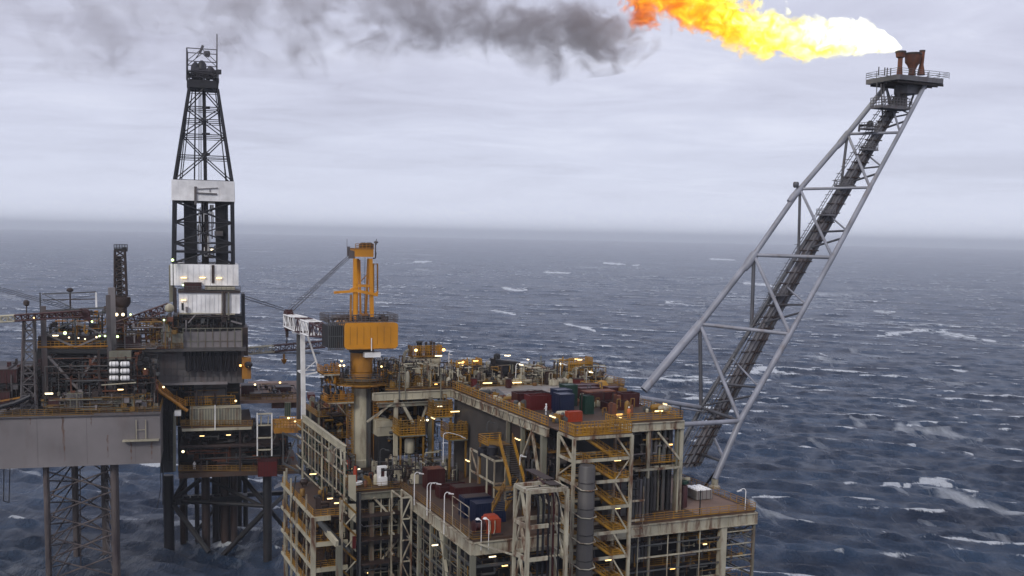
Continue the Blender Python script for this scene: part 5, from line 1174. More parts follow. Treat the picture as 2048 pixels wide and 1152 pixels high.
# with rot=0, local x -> a direction, local y -> -b direction; with rot=90 local x -> b, local y -> a
gC = 'cargo containers on the platform decks'
def cont(label, mat, L, Wd, Hh, a, b, z, rot=90, **k): t = make_container('cargo_container', label, mat, L, Wd, Hh, group=gC, **k); place(t, a, b, z, rot); return t
cont('tall dark red container on the lower deck, end on with a rusty orange roof', 'red', 3.0, 2.6, 3.3, 157.0, 55.0, ZL, 90, roof='rust')
cont('long dark red container behind the blue one on the lower deck', 'red', 6.0, 2.6, 2.4, 147.5, 56.2, ZL, 90, roof='brown')
cont('low dark red basket in front of the tall red container on the lower deck', 'red', 5.0, 2.4, 1.8, 151.0, 55.0, ZL, 90, open_top=True)
cont('deep blue container under the foot of the yellow stairway', 'blue', 4.6, 2.6, 3.0, 135.4, 54.8, ZL, 90)
cont('darker blue container with a brown lid behind the deep blue one', 'blue', 4.2, 2.4, 3.0, 139.0, 54.4, ZL, 90, roof='brown')
cont('bright red open topped cargo basket at the left edge of the upper deck', 'redb', 4.6, 2.3, 2.3, 145.6, 67.6, ZU, 90, open_top=True)
cont('long dark red half height basket beside the bright red one on the upper deck', 'red', 5.5, 2.4, 2.1, 149.5, 67.2, ZU, 90, open_top=True)
cont('tall navy blue tank container at the front of the upper deck', 'blue', 2.4, 2.6, 3.2, 140.0, 70.0, ZU, 90)
cont('navy blue container behind the tall one on the upper deck', 'blue', 2.6, 2.6, 3.3, 143.6, 71.3, ZU, 90)
cont('small green container standing right of the navy blue ones', 'green', 1.5, 2.0, 2.8, 139.8, 74.2, ZU, 90)
cont('green lidded box behind the small green container', 'green', 2.2, 2.2, 3.4, 147.5, 74.6, ZU, 90)
cont('small orange red chest at the top of the stair tower', 'vivid', 2.3, 1.2, 1.5, 134.6, 68.7, ZU, 90)
for (a, b, L, H_, lab, ot) in ((146.5, 78.6, 3.4, 2.1, 'dark red basket nearest the green containers in the row at the deck end', True), (144.0, 83.2, 3.0, 2.2, 'dark red cargo frame at the right front corner of the upper deck', True),
                        (150.5, 79.0, 3.6, 2.3, 'dark red container in the second row at the deck end', False), (150.0, 84.0, 2.4, 2.3, 'dark red container closest to the foot of the flare boom', False),
                        (154.5, 80.0, 4.6, 2.2, 'long dark red container at the back of the upper deck row', False), (141.6, 79.0, 3.4, 1.3, 'low dark red tray in front of the red row on the upper deck', True)):
    cont(lab, 'red', L, 2.3, H_, a, b, ZU, 90, open_top=ot)
# flat brown cover resting on the green boxes
t = thing('timber_cover', 'flat brown timber cover lying across the green box on the upper deck', 'cover', G(141, 76, ZU + 2.6)); mb = MB(); mb.gbox(140.2, 142.4, 74.6, 79.6, ZU + 3.25, ZU + 3.4); P_(t, 'board', mb, 'rust')
for (a_, b_) in ((140.5, 73.9), (140.5, 79.3), (143.3, 79.3)): mb = MB(); mb.beam(G(a_, b_, ZU), G(a_, b_, ZU + 3.24), .14); P_(t, 'leg', mb, 'brown')
# pale wrapped cargo bale on the landing deck
t = thing('cargo_bale', 'pale pink and white strapped cargo bale on the right hand deck', 'cargo bale', G(136, 92, ZL)); p = ab(onz(1393, 1002, ZL)); A_, B_ = p[0], p[1]
mb = MB(); mb.gbox(A_, A_ + 3.4, B_, B_ + 2.9, ZL + .15, ZL + 1.55); P_(t, 'bale', mb, 'deckg')
mb = MB()
for i in range(4):
    for j in range(3):
        mb.hexa([G(A_ + .1 + i * .82, B_ + .1 + j * .93, ZL + 1.56), G(A_ + .1 + i * .82, B_ + .95 + j * .93, ZL + 1.56), G(A_ + .85 + i * .82, B_ + .95 + j * .93, ZL + 1.56), G(A_ + .85 + i * .82, B_ + .1 + j * .93, ZL + 1.56)] + [G(A_ + .2 + i * .82, B_ + .2 + j * .93, ZL + 1.72), G(A_ + .2 + i * .82, B_ + .85 + j * .93, ZL + 1.72), G(A_ + .75 + i * .82, B_ + .85 + j * .93, ZL + 1.75), G(A_ + .75 + i * .82, B_ + .2 + j * .93, ZL + 1.75)])
P_(t, 'sacks', mb, 'clean'); mb = MB()
for k in range(4): mb.gbox(A_ - .02, A_ + 3.42, B_ + .3 + k * .75, B_ + .36 + k * .75, ZL + .15, ZL + 1.6)
P_(t, 'strap', mb, 'red')
# red standing cylinder
t = thing('red_cylinder', 'tall dark red upright cylinder at the corner of the process module', 'pressure vessel', G(131, 88, ZL)); c = ona(1367, 985, 134); c = Vector((c.x, c.y, 32.6)); mb = MB(); mb.lathe(c, [(.5, 0), (.62, .1), (.62, 4.6), (.45, 4.9), (.1, 5.0)], 14); P_(t, 'tank', mb, 'red')
mb = MB(); mb.lathe(c + Vector((0, 0, 5.0)), [(.2, 0), (.75, .1), (.75, .5), (.3, .7)], 10); P_(t, 'valve_head', mb, 'green'); mb = MB(); mb.rail([c + Vector((-.8, 0, 5.6)), c + Vector((.9, 0, 5.6))], h=.4, step=.4, r=.07); P_(t, 'guard', mb, 'cream')
# orange survival craft/winch block at the corner of the lower deck
t = thing('orange_winch', 'bright orange winch with cream bars at the front corner of the lower deck', 'winch', G(131, 54, ZL)); p = ab(ona(952, 1050, 129.6)); q = ab(ona(1003, 1050, 129.6))
B0_, B1_ = p[1], q[1]; mb = MB(); mb.lathe(G(130.8, B0_, ZL + 1.1), [(.3, 0), (.95, .12), (.95, .25), (.55, .3), (.55, 1.5), (.95, 1.55), (.95, 1.7), (.3, 1.8)], 14, axis=EB); P_(t, 'drum', mb, 'red')
mb = MB(); mb.gbox(129.8, 131.9, B0_ + 1.7, B1_, ZL + .25, ZL + 2.2); mb.hexa([G(129.8, B0_ + 1.9, ZL + 2.21), G(129.8, B1_ - .1, ZL + 2.21), G(131.9, B1_ - .1, ZL + 2.21), G(131.9, B0_ + 1.9, ZL + 2.21), G(130.3, B0_ + 2.0, ZL + 2.6), G(130.3, B1_ - .3, ZL + 2.6), G(131.6, B1_ - .3, ZL + 2.6), G(131.6, B0_ + 2.0, ZL + 2.6)]); P_(t, 'housing', mb, 'vivid')
for k in range(2): mb = MB(); b_ = B0_ + 2.1 + k * .7; mb.path([G(129.6, b_, ZL + 2.1), G(129.55, b_, ZL + .9), G(129.5, b_ - .2, ZL + .2)], .07); P_(t, 'guard_bar', mb, 'cream')
for k in range(2): mb = MB(); b_ = B0_ + .3 + k * 1.1; mb.path([G(128.4, b_, ZL - 1.5), G(128.4, b_, ZL + 2.6), G(129, b_ - .3, ZL + 2.75)], .05); mb.lathe(G(129, b_ - .3, ZL + 2.6), [(.1, 0), (.35, .05), (.2, .25)], 8); P_(t, 'lamp_stem', mb, 'clean')
mb = MB(); mb.gbox(129.4, 132.2, B0_ - .3, B1_ + .2, ZL + .01, ZL + .24); P_(t, 'skid', mb, 'brown')
# cream housing and cylinder under the upper deck, seen between the columns
t = thing('cream_housing', 'cream painted box housing with sloped top standing right of the crane column', 'housing', G(176, 55, ZL)); p = ab(ona(755, 870, 174)); q = ab(ona(787, 870, 174)); zt_ = ona(770, 842, 174).z; zb_ = ona(770, 872, 174).z
mb = MB(); s_ = .9; mb.hexa([G(174, p[1], zb_), G(174, q[1], zb_), G(178, q[1], zb_), G(178, p[1], zb_), G(174, p[1], zt_), G(174, q[1], zt_), G(178, q[1] - s_, zt_), G(178, p[1] - s_ * 0, zt_)]); P_(t, 'body', mb, 'cream')
mb = MB(); mb.gbox(174.2, 178, p[1] + .2, q[1] - .2, ZL, zb_ - .01); P_(t, 'skid', mb, 'dark'); mb = MB(); mb.gbox(173.95, 174.0, p[1], q[1], zt_ - 1.1, zt_ - 1.05); P_(t, 'seam', mb, 'pale')
t = thing('cream_vessel', 'upright cream cylinder vessel among yellow platforms below the upper deck beam', 'vessel', G(172, 59, ZL)); c = ona(819, 908, 170); mb = MB(); mb.lathe(Vector((c.x, c.y, c.z)), [(.4, 0), (.8, .25), (.85, .5), (.85, 2.4), (.7, 2.7), (.3, 2.85)], 14); P_(t, 'shell', mb, 'cream')
mb = MB(); mb.tube(Vector((c.x, c.y, ZL)), Vector((c.x, c.y, c.z + .1)), .35); P_(t, 'leg', mb, 'pale'); mb = MB(); mb.rail([Vector((c.x, c.y, c.z + 3)) + q_ for q_ in (EB * -1.3 - EA, EB * 1.3 - EA, EB * 1.3 + EA)], r=.07, step=.7); P_(t, 'top_guard', mb, 'yellow')
# yellow service platforms under the upper deck beam
for (x0, x1, y, a, lab) in ((865, 905, 835, 169, 'yellow railed service gallery just under the pale upper deck beam'), (898, 935, 880, 163, 'yellow railed gallery with strip light beside the grey clad wall'), (800, 850, 872, 168, 'low yellow gallery around the cream vessel')):
    t = thing('service_gallery', lab, 'gallery', G(a, 60, ZL)); p = ab(ona(x0, y, a)); q = ab(ona(x1, y, a)); z = p[2]
    mb = MB(); mb.gbox(a, a + 4, p[1], q[1], z - .2, z); P_(t, 'floor', mb, 'yellowd'); mb = MB(); mb.beam(G(a - .1, p[1], z - .1), G(a - .1, q[1], z - .1), .1, .2); P_(t, 'edge_beam', mb, 'pale')
    for hh in (0, 1.3): mb = MB(); mb.rail([G(a + 4, p[1], z + hh), G(a, p[1], z + hh), G(a, q[1], z + hh), G(a + 4, q[1], z + hh)], step=.6, r=.065, h=1.3); P_(t, 'railing', mb, 'yellow' if hh == 0 else 'yellowd')
    for bb in (p[1] + .2, q[1] - .2): mb = MB(); mb.beam(G(a + .3, bb, ZL), G(a + .3, bb, z + 3), .28); P_(t, 'post', mb, 'yellowd')
    dk = [MM() for _ in range(2)]; equip(dk, a + .5, a + 3.5, p[1] + .2, q[1] - .6, z, 12, rs, 2.4)
    for mb, m_ in zip(dk, ('yellowd', 'brown')): P_(t, 'valve_rack', mb, m_)
# equipment standing on the deck at the crane foot
t = thing('deck_pump_skid', 'busy pump skid of pale pipes and dark machines right of the crane column', 'pump skid', G(165, 52, ZL))
dk = [MM() for _ in range(5)]; equip(dk, 160.8, 170.5, 48.2, 62, ZL, 95, rs, 2.3); clutter(dk, 161, 170, 48.5, 62, ZL + .1, ZL + 3.6, 70, rs, .05, .2, .5)
for mb, m_ in zip(dk, ('pale', 'dark', 'brown', 'cream', 'beam')): P_(t, 'machinery', mb, m_)
t = thing('foot_machinery', 'dark cluster of valves and orange pumps on the brown deck left of the crane column', 'machinery', G(172, 45, ZL))
dk = [MM() for _ in range(4)]; equip(dk, 162, 186, 43.8, 47.2, ZL, 60, rs, 1.8); clutter(dk, 168, 190, 43.8, 47.5, ZL, 38, 60, rs, .06, .2, .6)
for mb, m_ in zip(dk, ('yellowd', 'dark', 'rust', 'beam')): P_(t, 'machinery', mb, m_)
for (x, y, w, h, mat, nm, lab, cat) in ((766, 958, 18, 20, 'clean', 'white_cabinet', 'white two part cabinet standing at the front edge of the crane deck', 'cabinet'), (697, 925, 14, 12, 'vivid', 'orange_drum', 'bright orange drum at the left foot of the crane column', 'drum'),
                             (713, 945, 8, 22, 'vivid', 'orange_post_pump', 'tall narrow orange red pump at the right foot of the crane column', 'pump'), (717, 968, 22, 7, 'clean', 'rope_coil', 'white coiled rope lying on the orange brown deck edge', 'rope coil')):
    a = 161.6 if nm != 'orange_drum' else 170; p = ona(x - w / 2, y, a); q = ona(x + w / 2, y, a); z0_ = ona(x, y + h / 2, a).z; z1_ = ona(x, y - h / 2, a).z; b0_, b1_ = ab(p)[1], ab(q)[1]; z0_ = max(z0_, ZL + .02) if nm == 'rope_coil' else min(z0_, ZL + .05) if False else ZL
    z1_ = max(z1_, z0_ + .5)
    t = thing(nm, lab, cat, G(a, (b0_ + b1_) / 2, ZL)); c = G(a + .8, (b0_ + b1_) / 2, z0_); r_ = (b1_ - b0_) / 2
    if nm == 'white_cabinet':
        mb = MB(); mb.gbox(a, a + 1.0, b0_, b1_, ZL + .2, ZL + 1.5); P_(t, 'lower_box', mb, mat); mb = MB(); mb.gbox(a + .3, a + 1.0, b0_, b0_ + .5, ZL + 1.5, ZL + 3.0); mb.gbox(a + .3, a + 1.0, b0_, b1_, ZL + 3.0, ZL + 3.3); mb.gbox(a + .5, a + 1.0, b1_ - .3, b1_, ZL + 1.5, ZL + 3.0); P_(t, 'upper_frame', mb, mat)
        mb = MB(); mb.gbox(a + .7, a + .9, b0_ + .55, b1_ - .35, ZL + 1.55, ZL + 2.95); P_(t, 'dial_panel', mb, 'red')
    elif nm == 'rope_coil':
        mb = MB()
        for k, (rx, oz) in enumerate(((.85, .12), (.6, .3), (.8, .45))):
            pts = [c + EB * (rx * math.cos(t_)) + EA * (.6 * rx * math.sin(t_)) + Vector((0, 0, oz)) for t_ in [i * math.pi / 6 for i in range(13)]]; mb.path(pts, .12)
        P_(t, 'coil', mb, mat)
    else:
        mb = MB(); mb.lathe(c, [(r_ * .9, 0), (r_, .15), (r_, (z1_ - z0_) * .8), (r_ * .6, z1_ - z0_)], 12); P_(t, 'body', mb, mat); mb = MB(); mb.lathe(c + Vector((0, 0, z1_ - z0_)), [(r_ * .3, 0), (r_ * .5, .1), (r_ * .2, .4)], 8); P_(t, 'cap', mb, 'brown')
# ================================================================== LAMP POSTS, TOP DECK EQUIPMENT, PEOPLE
def lamp_post(label, base, top, mat='clean', r=.07, arm=None, lit=None, n=1, group='curved lamp posts at the deck edges'):
    base = Vector(base); top = Vector(top); arm = arm or EB * .9; L = (top - base).length
    t = thing('deck_lamp_post', label, 'lamp post', base, group)
    mb = MB(); k = top - Vector((0, 0, .5)); mb.tube(base, k, r, 6)
    pts = [k, k + Vector((0, 0, .3)) + arm * .08, k + Vector((0, 0, .5)) + arm * .3, k + Vector((0, 0, .5)) + arm * .6, k + Vector((0, 0, .35)) + arm]; mb.path(pts, r * .85, 6); P_(t, 'pole', mb, mat)
    if n == 2: mb = MB(); o = -EB * .5; mb.tube(base + o, k + o, r, 6); mb.path([p + o for p in pts], r * .85); P_(t, 'pole', mb, mat)
    h = MB(); e = pts[-1]; an = arm.normalized(); h.beam(e - an * .25 - Vector((0, 0, .05)), e + an * .5 - Vector((0, 0, .18)), .24, .14); P_(t, 'lamp_head', h, lit or mat)
    return t
def lp(x, y0, y1, a, label, **k):
    p = ona(x, y0, a); lamp_post(label, Vector((p.x, p.y, ona(x, y1, a).z)), p, **k)
lp(829, 945, 1010, 152, 'curved white lamp post directly in front of the tall red container', arm=EB * 1.0)
lp(861, 966, 1030, 146, 'pair of curved white lamp stems over the pale girder', n=2, arm=EB * 1.2)
lp(889, 985, 1070, 139, 'curved lamp post left of the deep blue container', arm=EB * .9)
lp(887, 863, 925, 160, 'tall thin white pole with a long drooping arm left of the grey wall', arm=EB * 3.4 - Vector((0, 0, .9)))
lp(777, 911, 985, 161, 'dark lamp post beside the white cabinet on the crane deck', mat='brown', arm=EB * .9)
lp(760, 898, 940, 168, 'grey hooped lamp post behind the white cabinet', mat='beam', arm=EB * 1.1)
lp(1492, 977, 1025, 129, 'white lamp post with its head at the far right corner of the deck', arm=-EB * 1.1)
lp(1040, 910, 930, 137, 'small forked white vent beside the white column', arm=EB * .5)
lp(974, 843, 900, 150, 'hooped grey vent pipe against the grey clad wall', mat='beam', arm=EB * .9)
lp(1032, 727, 765, 172, 'white lamp post on the far deck between the two strip lights', lit='lampw')
lp(1121, 727, 768, 172, 'white lamp post with a round white head left of the yellow tower', lit='clean')
lp(1173, 742, 772, 169, 'white lamp post just right of the yellow tower', arm=EB * .8, lit='lampw')
lp(998, 709, 765, 178, 'tall white mast in front of the black screen', arm=EB * 1.5, lit='lampw')
lp(898, 706, 765, 182, 'thin white aerial pole right of the cream tank', arm=EB * .1)
# tall thin poles that rise along the main structure
for i, (x, y0, y1, a, mat, lab) in enumerate(((1082, 715, 770, 178, 'pale', 'thin pale pole standing behind the upper deck rails'), (882, 740, 800, 171.5, 'pale', 'grey pole in front of the upper deck beam'), (799, 730, 800, 171.5, 'beam', 'dark grey pole right of the crane cab'), (811, 735, 800, 171.5, 'pale', 'slim pale pole next to the dark grey pole'),
                                 (1192, 742, 775, 168, 'pale', 'last slim pole at the right end of the far deck'), (1361, 815, 838, 132.7, 'dark', 'black hooped post at the right corner of the upper deck'), (1401, 985, 1040, 129, 'dark', 'dark post on the right deck in front of the bale'))):
    p = ona(x, y0, a); t = thing('slim_pole', lab, 'pole', Vector((p.x, p.y, ona(x, y1, a).z)), 'thin poles on the platform'); mb = MB(); mb.tube(Vector((p.x, p.y, ona(x, y1, a).z)), p, .1, 6); P_(t, 'shaft', mb, mat); mb = MB(); mb.lathe(p, [(.12, 0), (.2, .1), (.05, .35)], 7); P_(t, 'cap', mb, mat)

# cream tank with yellow railed top
def top_tank():
    a = 184; f = lambda x, y: ona(x, y, a); p = ab(f(812, 722)); q = ab(f(880, 722)); zt = f(845, 712).z; zb = f(845, 735).z
    t = thing('cream_tank', 'cream horizontal tank topped by a yellow railed platform with dark stacks', 'tank', G(a, 60, ZU))
    r_ = (zt - zb) / 2; mb = MB(); mb.lathe(G(a, p[1], (zt + zb) / 2), [(.3, 0), (r_ * .8, .15), (r_, .5), (r_, q[1] - p[1] - .5), (r_ * .8, q[1] - p[1] - .15), (.3, q[1] - p[1])], 18, axis=EB); P_(t, 'shell', mb, 'cream')
    mb = MB(); mb.gbox(a - 1.2, a + 1.2, p[1] + .8, q[1] - .1, zt - .1, zt + .15); P_(t, 'platform', mb, 'yellow')
    mb = MB(); mb.rail([G(a + 1.2, p[1] + .8, zt), G(a - 1.2, p[1] + .8, zt), G(a - 1.2, q[1] - .1, zt), G(a + 1.2, q[1] - .1, zt)], h=2.0, step=.4, r=.07); mb.rail([G(a - 1.2, p[1] + .8, zt + 1), G(a - 1.2, q[1] - .1, zt + 1)], h=1, step=.5, r=.09); P_(t, 'railing', mb, 'yellow')
    for (x, y, w) in ((839, 682, 1.0), (852, 684, .4), (862, 682, .5), (868, 684, .35), (856, 690, .6)):
        c = f(x, y); mb = MB(); mb.lathe(Vector((c.x, c.y, zt)), [(w * .5, 0), (w * .5, c.z - zt - .3), (w * .7, c.z - zt - .25), (w * .6, c.z - zt)], 9); P_(t, 'stack', mb, 'dark' if w > .5 else 'brown')
    mb = MB()
    for b in (p[1] + 1, q[1] - 1): mb.gbox(a - .8, a + .8, b - .2, b + .2, ZU, zb + .4)
    P_(t, 'saddle', mb, 'pale')
    mb = MB(); mb.path([f(808, 725), f(808, 712), f(811, 704), f(818, 700)], .3, 8); P_(t, 'bent_pipe', mb, 'cream')
    bulb(t, f(825, 698) - EA * 2, .28, 'lamp'); bulb(t, f(880, 697) - EA * 2, .28, 'lampo'); strip(t, f(869, 709) - EA * 2.2, EB, 1.3, 'lampw')
top_tank()
def yellow_tower(x0, x1, y0, y1, a, lab, core, lampm, reddish=False):
    f = lambda x, y: ona(x, y, a); p = ab(f(x0, y1)); q = ab(f(x1, y1)); zt = f((x0 + x1) / 2, y0).z
    t = thing('service_tower', lab, 'service tower', G(a, p[1], ZU)); w = q[1] - p[1]
    for b in (p[1], q[1]):
        for aa in (a, a + 2.6): mb = MB(); mb.beam(G(aa, b, ZU), G(aa, b, zt), .2); P_(t, 'post', mb, 'yellow')
    n = max(2, int((zt - ZU) / 1.5))
    for k in range(1, n + 1):
        z = ZU + (zt - ZU - 1.1) * k / n; mb = MB(); mb.gbox(a, a + 2.6, p[1], q[1], z - .12, z); P_(t, 'floor', mb, 'yellowd'); mb = MB(); mb.rail([G(a, p[1], z), G(a, q[1], z), G(a + 2.6, q[1], z)], step=.45, r=.065); P_(t, 'railing', mb, 'yellow')
    mb = MB(); mb.lathe(G(a + 1.3, (p[1] + q[1]) / 2, ZU), [(w * .22, 0), (w * .26, .3), (w * .26, zt - ZU - 1.6), (w * .1, zt - ZU - 1.1)], 14); P_(t, 'vessel', mb, core)
    mb = MB(); mb.gbox(a - .5, a - .1, (p[1] + q[1]) / 2 - .8, (p[1] + q[1]) / 2 + .5, ZU + .3, ZU + 1.6); P_(t, 'cabinet', mb, 'redb' if reddish else 'pale')
    strip(t, G(a - .2, (p[1] + q[1]) / 2 - .3, zt - .3), EB, .9, lampm)
yellow_tower(1137, 1183, 716, 768, 172, 'tall yellow railed service tower around a cream vessel above the red cabinet', 'cream', 'lamp', True)
yellow_tower(912, 935, 722, 768, 178, 'small yellow service tower in the middle of the far deck equipment', 'brown', 'lampo')
yellow_tower(944, 962, 718, 768, 176, 'slender yellow ladder tower next to the small yellow service tower', 'dark', 'lampo')
t = thing('black_screen_tank', 'flat sided black tank with sloped sides standing out against the sea on the far deck', 'tank', G(182, 72, ZU)); f = lambda x, y, d=0: ona(x, y, 173.5 + d)
q0, q1, q2, q3 = f(994, 770), f(1037, 770), f(991, 719), f(1040, 724); o_ = EA * 2.6
mb = MB(); mb.hexa([q0, q1, q1 + o_, q0 + o_, q2, q3, q3 + o_, q2 + o_]); P_(t, 'tank_body', mb, 'black')
mb = MB(); mb.beam(f(991, 722, -.2), f(1040, 726, -.2), .2, .3); mb.lathe(f(994, 718), [(.6, 0), (.6, .8), (.3, 1)], 8); P_(t, 'lid_rim', mb, 'dark')
for (x0, x1, y, a, h, mat, nm, lab, cat) in ((945, 954, 770, 170.5, 1.6, 'redb', 'red_locker', 'small bright red locker at the back corner above the grey wall', 'locker'), (1150, 1168, 774, 167, 1.3, 'redb', 'red_cabinet', 'red cabinet at the foot of the tall yellow tower', 'cabinet'),
                                   (1094, 1106, 757, 171, 2.2, 'red', 'red_pump', 'red pump among the far deck equipment left of the yellow tower', 'pump'), (1015, 1023, 775, 168, 1.6, 'red', 'red_box', 'dark red box between the two strip lights on the far deck', 'box')):
    p = ab(ona(x0, y, a)); q = ab(ona(x1, y, a)); t = thing(nm, lab, cat, G(a, p[1], ZU)); mb = MB(); mb.gbox(a, a + 1, p[1], q[1], ZU + .1, ZU + h); P_(t, 'body', mb, mat); mb = MB(); mb.gbox(a - .05, a + 1.05, p[1] - .05, q[1] + .05, ZU + h, ZU + h + .12); P_(t, 'lid', mb, 'brown')
t = thing('yellow_tarpaulin_stack', 'mustard yellow covered heap at the right end of the far deck', 'covered cargo', G(163, 88, ZU)); p = ab(ona(1196, 780, 163)); q = ab(ona(1222, 780, 163)); mb = MB(); zt = ona(1208, 766, 163).z
mb.hexa([G(163, p[1], ZU), G(163, q[1], ZU), G(166, q[1], ZU), G(166, p[1], ZU), G(163.6, p[1] + .5, zt), G(163.6, q[1] - .7, zt + .2), G(165.4, q[1] - .7, zt + .2), G(165.4, p[1] + .5, zt - .3)]); P_(t, 'cover', mb, 'yellow')
t = thing('blue_drum', 'small bright blue drum in front of the tall yellow tower', 'drum', G(160, 82, ZU)); c = ona(1166, 775, 160); mb = MB(); mb.lathe(Vector((c.x, c.y, c.z - .9)), [(.4, 0), (.5, .1), (.5, 1.5), (.4, 1.7)], 12); m_b = MT['blue'].copy(); P_(t, 'body', mb, 'blue'); mb = MB(); mb.tube(Vector((c.x, c.y, ZU)), Vector((c.x, c.y, c.z - .8)), .2); P_(t, 'stand', mb, 'pale')

# people in coveralls, each one continuous skinned body
def person(label, base, face, arm=.35, mat='hivis', scale=1.0):
    me = bpy.data.meshes.new('person'); h = 1.78 * scale
    V_ = [(0, 0, .95), (0, 0, 1.12), (0, 0, 1.38), (0, 0, 1.52), (0, 0, 1.66), (0, .01, 1.76),
          (.10, 0, .90), (.12, .03, .50), (.12, 0, .09), (.12, .14, .04),
          (-.10, 0, .90), (-.12, -.02, .50), (-.13, -.04, .09), (-.13, .10, .04),
          (.19, 0, 1.42), (.25, .02, 1.14), (.22, .16, .92), (.21, .20, .84),
          (-.19, 0, 1.42), (-.27, .04, 1.16), (-.20, arm * .7, 1.02), (-.18, arm * .8, .98)]
    E_ = [(0, 1), (1, 2), (2, 3), (3, 4), (4, 5), (0, 6), (6, 7), (7, 8), (8, 9), (0, 10), (10, 11), (11, 12), (12, 13), (2, 14), (14, 15), (15, 16), (16, 17), (2, 18), (18, 19), (19, 20), (20, 21)]
    R_ = [.15, .15, .17, .065, .10, .085, .10, .07, .055, .045, .10, .07, .055, .045, .075, .052, .042, .035, .075, .052, .042, .035]
    me.from_pydata([tuple(c * scale for c in v) for v in V_], E_, []); o = bpy.data.objects.new('person', me); COL.objects.link(o)
    md = o.modifiers.new('skin', 'SKIN'); sv = me.skin_vertices[0].data
    for i, r in enumerate(R_): sv[i].radius = (r * scale * (1.15 if i in (0, 1, 2) else 1), r * scale * (.75 if i in (0, 1, 2) else 1)); sv[i].use_root = i == 0
    o.modifiers.new('sub', 'SUBSURF').levels = 1; o.modifiers['sub'].render_levels = 2
    me.materials.append(MT[mat]); o.location = base; o.rotation_euler = (0, 0, face); tag(o, label, 'person'); o['_base'] = tuple(base)
    hd = MB(); 
    hm = MB(); hm.lathe((0, .01, 1.70), [(.135, 0), (.13, .06), (.09, .13), (.03, .155)], 12); k = mobj('hard_hat', hm, MT['clean'], o, base=Vector((0, 0, 0)))
    fm = MB(); fm.lathe((0, .03, 1.55), [(.06, 0), (.09, .05), (.1, .1), (.095, .15)], 10); k = mobj('head', fm, MT['skin'], o, base=Vector((0, 0, 0)))
    bt = MB()
    for (x, y) in ((.12, .0), (-.13, -.04)): bt.gbox(y - .06, y + .2, x - .055, x + .055, 0, .12, lambda a, b, z: Vector((b, a, z)))
    mobj('boots', bt, MT['dark'], o, base=Vector((0, 0, 0)))
    return o
pp = ona(1257, 846, 134.5); person('person in orange coveralls and white hard hat at the right front upper rail', Vector((pp.x, pp.y, ZU + .01)), math.radians(160))
pp = onz(1092, 832, ZU); person('person in a pale grey coverall by the left rail in front of the red basket', Vector((pp.x, pp.y, ZU + .05)), math.radians(60), mat='clean')
pp = onz(886, 940, ZL); person('person in light coveralls standing behind the red containers on the lower deck', Vector((pp.x, pp.y, ZL + .01)), math.radians(200), mat='cream')
# ================================================================== LEFT SIDE: JACK-UP RIG OVER THE WELLHEAD PLATFORM
RY = math.radians(16); EU = Vector((math.cos(RY), math.sin(RY), 0)); ED = Vector((-math.sin(RY), math.cos(RY), 0))
RO = onY(406, 528, 240); RO.z = 0
def Rf(d, u, z): return RO + EU * u + ED * d + Vector((0, 0, z))
def ond(x, y, d): return on(x, y, ED, RO.dot(ED) + d)
def ud(p): q = p - RO; return (q.dot(ED), q.dot(EU), p.z)
def rb(mb, x0, y0, x1, y1, d0, d1):
    p = ud(ond(x0, (y0 + y1) / 2, d0)); q = ud(ond(x1, (y0 + y1) / 2, d0)); xm = (x0 + x1) / 2
    mb.gbox(d0, d1, p[1], q[1], ond(xm, y1, d0).z, ond(xm, y0, d0).z, Rf)
def box_part(parent, name, mat, *a, label=None): mb = MB(); rb(mb, *a); return P_(parent, name, mb, mat, label)
rl = random.Random(21)
def rclutter(mats, parent, name, x0, y0, x1, y1, d0, d1, n, rmin=.05, rmax=.25, vert=.5):
    p = ud(ond(x0, y0, d0)); q = ud(ond(x1, y1, d0)); mbs = [MM() for _ in mats]
    for i in range(n):
        mb = mbs[i % len(mbs)].new('pipe' if name != 'crown_machinery' else 'crown_bar'); r = rl.uniform(rmin, rmax) * rl.uniform(.5, 1); c = [rl.uniform(d0, d1), rl.uniform(p[1], q[1]), rl.uniform(q[2], p[2])]; pts = [tuple(c)]; ax = 2 if rl.random() < vert else rl.choice((0, 1))
        for k in range(rl.choice((1, 2, 3))):
            c[ax] = (rl.uniform(d0, d1), rl.uniform(p[1], q[1]), rl.uniform(q[2], p[2]))[ax]; pts.append(tuple(c)); ax = rl.choice([w for w in (0, 1, 2) if w != ax])
        mb.path([Rf(*w) for w in pts], r, 5)
        if rl.random() < .35: w_, h_ = rl.uniform(.3, 1.3), rl.uniform(.3, 1.2); mb.gbox(c[0], c[0] + w_, c[1], c[1] + w_, c[2], c[2] + h_, Rf)
    for mb, m_ in zip(mbs, mats): P_(parent, name, mb, m_)

